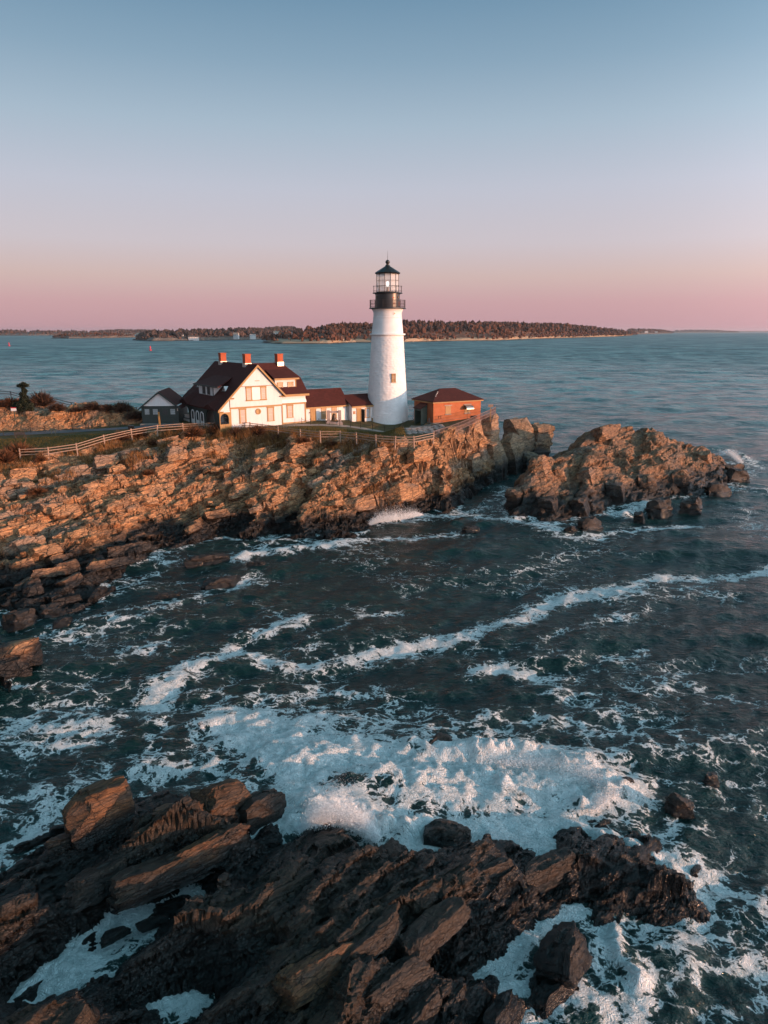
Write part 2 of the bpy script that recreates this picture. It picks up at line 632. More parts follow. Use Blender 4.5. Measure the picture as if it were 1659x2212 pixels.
M['blind'] = glass_mat('glass_over_pale_blind', (0.46, 0.35, 0.31))
M['glass_dark'] = glass_mat('dark_window_glass', (0.03, 0.032, 0.035))
M['glass_grey'] = glass_mat('grey_window_glass', (0.36, 0.38, 0.39))
M['glass_amber'] = glass_mat('amber_window_glass', (0.34, 0.19, 0.06))

m, t, b, out = new_mat('lantern_glass')
tr = t.add('ShaderNodeBsdfTransparent')
tr.inputs[0].default_value = (0.93, 0.95, 0.97, 1)
ms = t.add('ShaderNodeMixShader')
b.inputs['Base Color'].default_value = (0.75, 0.74, 0.72, 1)
b.inputs['Roughness'].default_value = 0.12
ms.inputs[0].default_value = 0.42
t.l.new(tr.outputs[0], ms.inputs[1])
t.l.new(b.outputs[0], ms.inputs[2])
t.l.new(ms.outputs[0], out.inputs[0])
M['lantern_glass'] = m
m, t, b, out = new_mat('lit_lamp')
em = t.add('ShaderNodeEmission')
em.inputs[0].default_value = (1.0, 0.95, 0.88, 1)
em.inputs[1].default_value = 3.0
t.l.new(em.outputs[0], out.inputs[0])
M['lamp'] = m

M['rock'] = rock_mat('tan_bedded_rock', (0.120, 0.070, 0.043), (0.58, 0.30, 0.138), (0.009, 0.007, 0.006), 2.1, 1.6, STRIKE, 1.0, 0.85, (0.22, 0.17, 0.105))
M['rock_grey'] = rock_mat('grey_cliff_rock', (0.14, 0.09, 0.06), (0.45, 0.275, 0.155), (0.013, 0.010, 0.008), 2.6, 1.8, STRIKE, 0.9, 0.85, (0.24, 0.24, 0.18))
M['rock_islet'] = rock_mat('brown_islet_rock', (0.09, 0.052, 0.034), (0.40, 0.22, 0.115), (0.012, 0.009, 0.007), 2.6, 2.0, STRIKE, 1.0, 0.85)
M['rock_dark'] = rock_mat('dark_wet_rock', (0.013, 0.009, 0.006), (0.058, 0.034, 0.018), (0.008, 0.006, 0.005), 1.5, 1.3, R(46), 2.4, 0.62)
M['rock_lit'] = rock_mat('sunlit_rust_brown_rock', (0.024, 0.013, 0.007), (0.19, 0.086, 0.035), (0.009, 0.007, 0.006), 1.6, 1.2, R(46), 2.4, 0.7)  # orange sunlight put into the colour of near blocks that stand lit
M['rock_wet'] = rock_mat('black_sea_rock', (0.018, 0.013, 0.010), (0.045, 0.030, 0.021), (0.008, 0.007, 0.006), 0.6, 0.5, R(46), 2.0, 0.55)


def ground_mat():
    """headland: rock on the slope, dry turf on the level ground (by the turf attribute)"""
    m = M['rock'].copy()
    m.name = 'headland_ground'
    t = NT.__new__(NT)
    t.t, t.n, t.l = m.node_tree, m.node_tree.nodes, m.node_tree.links
    b = next(n for n in t.n if n.type == 'BSDF_PRINCIPLED')
    rock_col = b.inputs['Base Color'].links[0].from_socket
    nrm = b.inputs['Normal'].links[0].from_socket
    geo = t.add('ShaderNodeNewGeometry')
    pos = geo.outputs['Position']
    at_ = t.add('ShaderNodeAttribute', attribute_name='turf')
    n1 = t.noise(pos, 0.35, 5).outputs[0]
    n2 = t.noise(pos, 3.5, 5, 0.7).outputs[0]
    g = t.mix(t.sstep(n1, 0.35, 0.65), (0.040, 0.046, 0.014), (0.105, 0.068, 0.020))
    g = t.mix(t.math('MULTIPLY', t.sstep(n2, 0.4, 0.75), 0.6), g, (0.15, 0.095, 0.035))
    f = t.sstep(t.math('ADD', at_.outputs['Fac'], t.math('MULTIPLY', t.math('SUBTRACT', t.noise(pos, 0.8, 4).outputs[0], 0.5), 0.5)), 0.4, 0.6)
    t.put(b.inputs['Base Color'], t.mix(f, rock_col, g))
    bump(t, b, t.math('MULTIPLY', n2, f), 0.6, 0.12, nrm)
    return m


M['ground'] = ground_mat()
# ================================================================== TERRAIN
def facet(X, Y, base, phi, sizes, dip, mask=None, wet_cut=None, seed=3):
    """bedded rock: stepped blocks elongated along the strike phi. sizes: (along, across, height step, k, slope jitter)"""
    cs, sn = math.cos(phi), math.sin(phi)
    v, q = X * cs + Y * sn, X * sn - Y * cs
    v = v + 2.6 * (fbm2(X / 7, Y / 7, seed + 90, 3) - 0.5) * sizes[0][1]
    q = q + 1.5 * (fbm2(X / 5, Y / 5, seed + 91, 3) - 0.5) * sizes[0][1]
    H = None
    px, py = X, Y
    add = 0
    for k, (sv, sw, amp, pull, jit) in enumerate(sizes):
        dv, dw, r1, r2, r3, edge = worley(v / sv + 7.7 * k, q / sw + 3.1 * k, seed + 11 * k)
        dv, dw = dv * sv, dw * sw
        if pull > 0:
            ex, ey = dv * cs + dw * sn, dv * sn - dw * cs
            px, py = px + ex * pull, py + ey * pull
        add = add + amp * (r1 - 0.5) - dw * (dip * (0.5 + r2) if k < 2 else jit * (r2 - 0.5) * 2) - dv * jit * (r3 - 0.5)
        add = add - 0.30 * amp * np.exp(-(edge / 0.07) ** 2)
    if mask is None:
        return base(px, py) + add
    m = mask(X, Y)
    mx, my = X + (px - X) * m, Y + (py - Y) * m
    return base(mx, my) + add * m


class Field:
    """height field mesh that can be asked for its height"""
    def __init__(s, gx, gy, H):
        s.gx, s.gy, s.H = gx, gy, H

    def __call__(s, x, y):
        x, y = np.asarray(x, float), np.asarray(y, float)
        i = np.clip(np.searchsorted(s.gx, x) - 1, 0, len(s.gx) - 2)
        j = np.clip(np.searchsorted(s.gy, y) - 1, 0, len(s.gy) - 2)
        fx, fy = np.clip((x - s.gx[i]) / (s.gx[i + 1] - s.gx[i]), 0, 1), np.clip((y - s.gy[j]) / (s.gy[j + 1] - s.gy[j]), 0, 1)
        H = s.H
        return (H[j, i] * (1 - fx) + H[j, i + 1] * fx) * (1 - fy) + (H[j + 1, i] * (1 - fx) + H[j + 1, i + 1] * fx) * fy


def beds(F, phi, layers, mask=None, seed=1, tilt=0.42):
    """push the rock surface out or in bed by bed, along its own normal, so that steep faces show their layers"""
    X, Y = np.meshgrid(F.gx, F.gy)
    gy_, gx_ = np.gradient(F.H, F.gy, F.gx)
    L = np.sqrt(1 + gx_ ** 2 + gy_ ** 2)
    N = np.stack([-gx_ / L, -gy_ / L, 1 / L], -1)
    steep = sst(1 - N[..., 2], 0.02, 0.35)
    cs, sn = math.cos(phi), math.sin(phi)
    v, q = X * cs + Y * sn, X * sn - Y * cs
    d = np.zeros(X.shape)
    for k, (lv, ln, amp) in enumerate(layers):
        nn = F.H - tilt * q + ln * 1.2 * (fbm2(X / (6 * ln), Y / (6 * ln), seed + 60 + k, 3) - 0.5)
        du, dv, r1, r2, r3, ed = worley(v / lv, nn / ln, seed + 17 * k)
        d += amp * (r1 - 0.5) - 0.35 * amp * np.exp(-(ed / 0.10) ** 2) + du * amp * 0.5 * (r2 - 0.5)
    d *= 0.25 + 0.75 * steep
    if mask is not None:
        d *= mask
    return np.stack([X, Y, F.H], -1) + N * d[..., None]


def field_mesh(name, F, mat, attrs=None, zmin=-3.2, kind='structure', V=None):
    X, Y = np.meshgrid(F.gx, F.gy)
    V = (np.stack([X, Y, F.H], -1) if V is None else V).reshape(-1, 3)
    Q = grid_faces(*F.H.shape)
    keep = F.H.ravel()[Q].max(1) > zmin
    Q = Q[keep]
    used = np.unique(Q)
    rem = np.zeros(len(V), int)
    rem[used] = np.arange(len(used))
    me = np_mesh(name, V[used], rem[Q], mat, False, {k: a.ravel()[used] for k, a in (attrs or {}).items()})
    return link(name, me, kind=kind)


def soften(H, n=1):
    for _ in range(n):
        P = np.pad(H, 1, mode='edge')
        H = (P[:-2] + 2 * P[1:-1] + P[2:]) / 4
        H = (H[:, :-2] + 2 * H[:, 1:-1] + H[:, 2:]) / 4
    return H


def slope_limit(H, gx, gy, k, n):
    """no face steeper than k: sheer steps become broken slopes"""
    dx = np.gradient(gx)[None, :] * k
    dy = np.gradient(gy)[:, None] * k
    dd = np.hypot(dx, dy)
    lo, hi = H, H
    sh = (((1, -1), (0, -2), 0), ((1, -1), (2, None), 0), ((0, -2), (1, -1), 1), ((2, None), (1, -1), 1), ((0, -2), (0, -2), 2), ((0, -2), (2, None), 2), ((2, None), (0, -2), 2), ((2, None), (2, None), 2))
    st = (dx, dy, dd)
    for _ in range(n):
        P, Q = np.pad(lo, 1, mode='edge'), np.pad(hi, 1, mode='edge')
        for (a, b_), (c, d_), w_ in sh:
            lo = np.minimum(lo, P[a:b_, c:d_] + st[w_])
            hi = np.maximum(hi, Q[a:b_, c:d_] - st[w_])
    return (lo + hi) / 2


# ---- headland
HP = [(-45, 118, 9.3), (-36, 112, 9.5), (-25, 112, 9.6), (-19, 109.5, 9.6), (-12, 114, 9.5), (-5, 118, 8.9), (0.5, 121, 8.5), (5, 113, 8.85), (8, 115.5, 8.9),
      (16, 121, 8.95), (10, 126, 8.8), (0, 129, 8.5), (-15, 130, 9.3), (-30, 132, 9.5), (-45, 128, 9.6), (-50, 104, 8.7), (-60, 108, 8.7), (-45, 107, 9.0), (-60, 97, 8.3), (-70, 104, 8.4), (-60, 120, 9.2),
      (-46.8, 91.1, 8.3), (-39.7, 102.9, 9.0), (-34.5, 108.5, 9.3), (-28, 108, 9.35), (-22, 106.5, 9.35), (-15.8, 105.6, 9.3), (-7, 101.5, 9.1), (1.3, 98.4, 8.9), (7.0, 101.5, 8.9), (-8, 108, 9.2), (0, 106, 9.0),
      (11, 108, 9.3), (12.5, 112, 9.6), (16, 117, 10.2), (-20, 145, 2), (-45, 147, 2), (0, 142, 1), (15, 136, 1), (-70, 140, 3), (20, 128, 7), (24, 125, 6)]
def profile(table, qs=(0.0, 0.12, 0.3, 0.5, 0.7, 0.88), power=1.1, out=7.0):
    """points up a shore slope from the waterline to a measured top, and one out under water"""
    for wx_, wy_, tx_, ty_, tz_ in table:
        a, b_ = np.array(at(wx_, wy_, 0.0)), np.array(at(tx_, ty_, tz_))
        for q in qs:
            p = a + (b_ - a) * q
            yield (p[0], p[1], tz_ * q ** power + 0.1)
        d = (a - b_)[:2]
        d = d / np.linalg.norm(d)
        yield (a[0] + d[0] * out * 0.35, a[1] + d[1] * out * 0.35, -0.9)
        yield (a[0] + d[0] * out, a[1] + d[1] * out, -2.8)


HP += list(profile([(-60, 1330, -60, 1010, 7.6), (60, 1325, 60, 1000, 8.0), (170, 1310, 170, 985, 8.4), (265, 1250, 280, 965, 8.9), (345, 1205, 370, 955, 9.0), (430, 1182, 470, 950, 9.0), (520, 1172, 560, 952, 9.0), (620, 1160, 660, 958, 8.7),
                    (700, 1165, 745, 966, 8.5), (770, 1150, 800, 970, 8.3), (850, 1110, 870, 975, 8.2), (925, 1098, 935, 965, 8.5)]))
for p in [(0, 1425, 2.4), (60, 1385, 1.7), (92, 1395, 0.7), (0, 1475, 0.2), (100, 1475, -2.0), (-60, 1420, 2.4), (-60, 1500, 0.5), (0, 1560, -2.5), (200, 1600, -3.5), (1010, 1075, -1.5), (1070, 1045, -2), (1040, 1110, -3.5)]:
    HP.append(at(*p))
hb = TPS(HP, -80, 30, 40, 165, 0.5)
# turf/level ground polygon edge: distance north-west of the fence line
FENCE_PX = [(-60, 1005, 8.0), (50, 985, 8.3), (160, 978, 8.6), (240, 953, 8.95), (345, 928, 9.35), (460, 930, 9.35), (600, 935, 9.3), (720, 945, 9.1), (850, 955, 8.9), (935, 948, 8.9), (1000, 922, 9.5), (1070, 892, 10.5)]
FL = np.array([at(*p) for p in FENCE_PX])


def beyond_fence(X, Y):
    """signed metres behind the fence line (positive on the house side)"""
    best = np.full(X.shape, 1e9)
    sg = np.zeros(X.shape)
    for a, b_ in zip(FL[:-1], FL[1:]):
        d = b_[:2] - a[:2]
        L = np.hypot(*d)
        t = np.clip(((X - a[0]) * d[0] + (Y - a[1]) * d[1]) / L ** 2, 0, 1)
        ex, ey = X - a[0] - t * d[0], Y - a[1] - t * d[1]
        dist = np.hypot(ex, ey)
        m = dist < best
        best = np.where(m, dist, best)
        sg = np.where(m, np.sign(d[0] * ey - d[1] * ex), sg)
    return best * sg


OC = [(-62, 116, 16, 4.5, 2.4, -8), (-47, 118.5, 12, 4.2, 2.5, 4), (-75, 112, 12, 5, 3.0, -10)]   # low outcrops behind the lane


def outcrop(X, Y):
    h = np.zeros(X.shape)
    for cx, cy, rx, ry, hh, an in OC:
        c, s_ = math.cos(R(an)), math.sin(R(an))
        u, v = ((X - cx) * c + (Y - cy) * s_) / rx, (-(X - cx) * s_ + (Y - cy) * c) / ry
        h = np.maximum(h, hh * np.clip(1.15 - (u * u + v * v), 0, 1) ** 0.6)
    return h


RIGHT_CLIFF = np.array([(7.5, 98.5), (9.5, 101), (10.5, 104.5), (12.5, 108.5), (15.5, 112.5), (19.0, 116.5), (21.5, 122), (23, 128), (21, 134), (14, 138)])


def right_of_cliff(X, Y):
    best, sg = np.full(X.shape, 1e9), np.zeros(X.shape)
    for a, b_ in zip(RIGHT_CLIFF[:-1], RIGHT_CLIFF[1:]):
        d = b_ - a
        t = np.clip(((X - a[0]) * d[0] + (Y - a[1]) * d[1]) / (d @ d), 0, 1)
        ex, ey = X - a[0] - t * d[0], Y - a[1] - t * d[1]
        dist = np.hypot(ex, ey)
        m = dist < best
        best, sg = np.where(m, dist, best), np.where(m, -np.sign(d[0] * ey - d[1] * ex), sg)
    return best * sg


def head_base(x, y):
    b0 = np.minimum(hb(x, y), np.where((x > 3) & (y > 96), 9.15 + 0.075 * np.clip(x - 8, 0, 20), 9.65))
    c = right_of_cliff(x, y)
    return np.where(y > 98, b0 + (-3.0 - b0) * sst(c, 0.0, 1.3), b0)


def head_mask(X, Y):
    d = beyond_fence(X, Y)
    level = sst(d, -2.2, 0.6)
    level = np.where(right_of_cliff(X, Y) > -2.0, level * 0.0, level)
    back = sst(Y, 133, 137)
    o = sst(outcrop(X, Y), 0.1, 0.8)
    return np.clip(np.maximum.reduce([1 - level, back, o * 0.75]), 0.015, 1)


gx = np.arange(-64, 25, 0.155)
gy = np.concatenate([np.arange(44, 110, 0.155), np.arange(110, 127, 0.25), np.arange(127, 160, 0.6)])
X, Y = np.meshgrid(gx, gy)
H = facet(X, Y, lambda x, y: head_base(x, y) + outcrop(x, y), STRIKE,
          [(17.0, 3.8, 1.9, 0.45, 0.05), (5.0, 1.6, 0.75, 0.35, 0.10), (1.7, 0.7, 0.28, 0.2, 0.2)], 0.24, head_mask, seed=5)
ca, sa = math.cos(STRIKE), math.sin(STRIKE)
H = H + head_mask(X, Y) * 3.2 * (fbm2((X * ca + Y * sa) / 22, (X * sa - Y * ca) / 6.5, 65, 3) - 0.52) * sst(H, 0.5, 3)
H = slope_limit(H, gx, gy, 2.3, 7)
H = 0.5 * H + 0.5 * soften(H)
H = H + 0.06 * (fbm2(X * 1.7, Y * 1.7, 44, 3) - 0.5)
turf = np.clip(sst(beyond_fence(X, Y), -1.2, 0.4) * (1 - sst(outcrop(X, Y), 0.15, 0.5)), 0, 1)
turf = np.where(right_of_cliff(X, Y) > -3.0, 0, turf)
g0, g1 = np.gradient(H, gy, gx)
turf *= 1 - sst(np.hypot(g0, g1), 0.35, 0.7)
HEAD = Field(gx, gy, H)
field_mesh('headland_ground', HEAD, M['ground'], {'turf': turf}, V=beds(HEAD, STRIKE, [(5.5, 1.0, 0.9), (2.0, 0.5, 0.45), (0.9, 0.3, 0.16)], head_mask(*np.meshgrid(gx, gy)), 15))


def gz(x, y):
    return float(HEAD(x, y))


POOLS = [([(60, 2125), (140, 2090), (200, 2030), (260, 1980), (330, 1960), (400, 1930)], 1.25, 1.0), ([(150, 2100), (250, 2080), (330, 2040)], 0.6, 1.0), ([(270, 2185), (340, 2155), (430, 2140)], 0.65, 1.0), ([(1165, 1885), (1180, 1920), (1250, 1955)], 0.45, 1.0), ([(1250, 1955), (1150, 1985), (1100, 2060), (1010, 2115), (920, 2095)], 0.5, 1.0), ([(1100, 2070), (1120, 2140), (1180, 2200)], 0.45, 1.0), ([(540, 1830), (580, 1780)], 0.5, 1.0)]


def stroke(X, Y, table, pick):
    D = np.zeros(X.shape)
    for pts, hw, st in table:
        st = st if st > 0.85 or pick == 'max' else st * 0.8
        P = [at(x, y, 0)[:2] for x, y in pts]
        best = np.full(X.shape, 1e9)
        for a, b_ in zip(P[:-1], P[1:]):
            dx, dy = b_[0] - a[0], b_[1] - a[1]
            t = np.clip(((X - a[0]) * dx + (Y - a[1]) * dy) / (dx * dx + dy * dy), 0, 1)
            best = np.minimum(best, (X - a[0] - t * dx) ** 2 + (Y - a[1] - t * dy) ** 2)
        v = st * np.exp(-best / (hw * hw))
        D = np.maximum(D, v) if pick == 'max' else 1 - (1 - np.clip(D, 0, 1)) * (1 - np.clip(v, 0, 1.0)) if False else np.maximum(D, v) + 0.25 * np.minimum(D, v)
    return D


# ---- near ledge in the foreground
NP = []
for p in [(-80, 1960, 0.9), (0, 1900, 0.3), (60, 1880, 0.6), (130, 1850, 1.2), (60, 1960, 1.3), (150, 1950, 1.7), (250, 1900, 2.0), (340, 1830, 2.2), (420, 1790, 2.2), (500, 1790, 1.9), (560, 1765, 1.2),
          (300, 1760, 1.6), (430, 1745, 1.0), (350, 1950, 1.5), (450, 1880, 1.8), (520, 1850, 1.0), (600, 1830, 0.8), (700, 1820, 0.9), (760, 1840, 0.7), (850, 1845, 0.7), (640, 1900, 1.7), (740, 1930, 1.9), (850, 1890, 1.5), (980, 1880, 1.4), (1100, 1860, 1.5), (1200, 1850, 1.6), (1300, 1875, 1.4), (1400, 1912, 1.2), (1480, 1945, 0.9), (1535, 1970, 0.4),
          (560, 1960, 1.3), (480, 2030, 1.2), (620, 2050, 1.8), (760, 2040, 2.1), (900, 2000, 2.1), (1000, 1980, 1.6), (1100, 1940, 0.9), (1250, 1930, 0.5), (1380, 1950, 0.5),
          (700, 2150, 2.0), (850, 2120, 1.6), (980, 2080, 1.2), (600, 2200, 1.5), (480, 2130, 1.1), (800, 2290, 1.5), (950, 2240, 1.0), (1100, 2210, 0.8), (350, 2080, 0.9), (200, 2120, 0.6), (60, 2060, 0.7), (0, 2150, 0.9), (100, 2210, 1.2), (250, 2250, 1.0), (-80, 2100, 1.0),
          (250, 1985, -0.25), (330, 1965, -0.2), (190, 2035, -0.3), (140, 2100, -0.25), (60, 2125, -0.1), (390, 1935, 0.0), (340, 2160, -0.1), (420, 2140, 0.0), (270, 2185, 0.0), (130, 2000, 0.3),
          (1165, 1890, -0.25), (1180, 1920, -0.15), (1150, 1985, -0.3), (1110, 2030, -0.4), (1100, 2070, -0.35), (1010, 2120, -0.1), (900, 2095, 0.1), (960, 2060, 0.2), (1240, 1950, -0.1), (1320, 1985, -0.5), (1340, 2050, -0.9), (1300, 2120, -0.8), (1200, 2140, -0.2), (1230, 2040, 0.6), (1180, 2190, 0.1), (1080, 2150, 0.2),
          (1450, 2010, -0.7), (1550, 1960, -0.6), (1450, 2120, -1.6), (1600, 2050, -1.6), (1600, 2200, -1.8), (1700, 1950, -1.8), (1300, 2260, -1.0),
          (0, 1830, -1.6), (100, 1790, -1.6), (200, 1690, -2.0), (330, 1710, -1.8), (460, 1670, -2.0), (600, 1690, -2.0), (620, 1770, -1.0), (560, 1815, -0.4), (720, 1760, -1.4), (870, 1790, -1.4), (1000, 1800, -1.2), (1150, 1780, -1.5), (1350, 1820, -1.6), (1500, 1870, -1.6), (1600, 1900, -1.8), (830, 1600, -3), (300, 1600, -3), (1300, 1650, -3)]:
    NP.append(at(*p))
NP = [(x, y, z_ + 0.16 if z_ > 0.3 else z_) for x, y, z_ in NP]
nb = TPS(NP, -28, 28, 10, 44, 0.2, 0.01)
gx2 = np.arange(-23.5, 22.5, 0.072)
gy2 = np.arange(13.0, 35.5, 0.072)
X, Y = np.meshgrid(gx2, gy2)
H2 = facet(X, Y, lambda x, y: nb(x, y), R(46), [(7.0, 1.7, 0.85, 0.5, 0.10), (2.6, 0.75, 0.36, 0.35, 0.16), (1.0, 0.34, 0.10, 0.15, 0.25)], 0.36, None, seed=71)
dip_ = stroke(X + 0.5 * (fbm2(X, Y, 6, 3) - 0.5), Y + 0.5 * (fbm2(X + 9, Y, 6, 3) - 0.5), POOLS, 'max')
H2 = H2 + (np.minimum(H2, -0.55 + 0.2 * (H2 - nb(X, Y))) - H2) * sst(dip_, 0.12, 0.34)
H2 = slope_limit(H2, gx2, gy2, 1.5, 8)
H2 = 0.5 * H2 + 0.5 * soften(H2)
H2 = H2 + 0.03 * (fbm2(X * 4, Y * 4, 12, 3) - 0.5)
LEDGE = Field(gx2, gy2, H2)
ledge = field_mesh('rock_ledge', LEDGE, M['rock_dark'], None, -1.5, V=beds(LEDGE, R(46), [(2.6, 0.34, 0.27), (0.9, 0.15, 0.14), (0.45, 0.07, 0.06)], None, 25, 0.6))

# ---- rocky islet to the right
IP = list(profile([(1095, 1108, 1128, 1000, 5.0), (1175, 1126, 1200, 972, 6.3), (1240, 1120, 1275, 925, 8.1), (1310, 1104, 1335, 908, 8.8), (1370, 1088, 1400, 922, 8.1), (1435, 1080, 1450, 945, 6.8), (1500, 1072, 1500, 970, 4.6), (1560, 1062, 1560, 992, 2.8), (1596, 1040, 1596, 1012, 1.5)], power=0.72, out=6.0))
for p in [(1080, 1050, -1.5), (1060, 1120, -3), (1050, 1080, -3), (1690, 1010, -3), (1650, 1000, -1.5), (1640, 1040, -1.5)]:
    IP.append(at(*p))
IP += [(25, 122, -1.5), (31, 134, -1), (40, 143, -2.5), (52, 143, -2.5), (63, 139, -2.5), (70, 131, -2.5), (21, 114, -2.5), (20, 105, -1.8), (18, 99, -1.5), (36, 150, -4), (60, 150, -4)]
ib = TPS(IP, 10, 80, 80, 155, 0.5, 0.02)
gx3 = np.arange(15, 71, 0.19)
gy3 = np.arange(86, 147, 0.19)
X, Y = np.meshgrid(gx3, gy3)
H3 = facet(X, Y, lambda x, y: ib(x, y), R(58), [(9.5, 3.2, 1.7, 0.45, 0.12), (3.4, 1.3, 0.55, 0.3, 0.18)], 0.24, None, seed=131)
H3 = soften(slope_limit(H3, gx3, gy3, 1.7, 8))
ISLET = Field(gx3, gy3, H3)
field_mesh('rocky_islet', ISLET, M['rock_islet'], None, -2.5, V=beds(ISLET, R(58), [(4.5, 1.2, 0.6), (1.8, 0.5, 0.26), (0.9, 0.3, 0.10)], None, 35))


# ---- single rocks
def block_mesh(name, seed, L, W, Hh, mat, res=0.12, cuts=8, bed=0.16, rough=0.05, chip=(0.58, 0.88)):
    """a split block of bedded rock: box, chipped by planes, ragged along its beds"""
    rs = np.random.RandomState(seed)
    dims = np.array([L, W, Hh]) / 2.0
    n = [int(np.clip(d * 2 / res, 5, 34)) for d in dims]
    VV, FF, off = [], [], 0
    for ax in range(3):
        a, b_ = [k for k in range(3) if k != ax]
        for sg in (-1, 1):
            U, W_ = np.meshgrid(np.linspace(-1, 1, n[a] + 1), np.linspace(-1, 1, n[b_] + 1))
            P = np.zeros(U.shape + (3,))
            P[..., a], P[..., b_], P[..., ax] = U, W_, sg
            F = grid_faces(*U.shape) + off
            if (sg > 0) == (ax == 1):
                F = F[:, ::-1]
            VV.append(P.reshape(-1, 3))
            FF.append(F)
            off += U.size
    P = np.concatenate(VV) * dims
    for k in range(cuts):
        nrm = rs.normal(size=3) * np.array([0.8, 1.0, 0.9])
        nrm[2] = abs(nrm[2]) * (1 if rs.rand() < 0.8 else -1)
        nrm /= np.linalg.norm(nrm)
        d = np.abs(nrm * dims).sum() * rs.uniform(*chip)
        e = np.clip(P @ nrm - d, 0, None)
        P = P - e[:, None] * nrm
    s = min(L, W, Hh)
    x, y, z_ = P.T
    wob = (vn3(x / s * 1.3 + seed, y / s * 1.3, z_ / s * 1.3, seed) - 0.5) * 0.6 * bed
    lay = np.floor((z_ + wob) / (bed * s))
    lay2 = np.floor((y + wob * 0.7) / (bed * s * 1.9))
    ins = 1 - 0.12 * _h(lay, lay * 0, lay * 0, seed) - 0.05 * _h(lay2, lay, lay * 0, seed + 5)
    P[:, 0] *= ins
    P[:, 1] *= 1 - (1 - ins) * 0.8
    blk = np.floor(x / (s * 0.55) + 0.5 * _h(lay, lay * 0, lay * 0, seed + 9))
    P[:, 2] += (_h(blk, lay2, lay * 0, seed + 3) - 0.5) * 0.10 * s
    nz = np.stack([vn3(x / s * 4 + 9 * k, y / s * 4, z_ / s * 6, seed + k) - 0.5 for k in range(3)], -1)
    P = P + nz * rough * s * 1.6
    return np_mesh(name, P, np.concatenate(FF), mat)


def put_block(name, parent, me, loc, yaw, dip=0.0, pitch=0.0, **kw):
    o = link(name, me, parent, loc, **kw)
    o.rotation_euler = (dip, pitch, yaw)
    return o


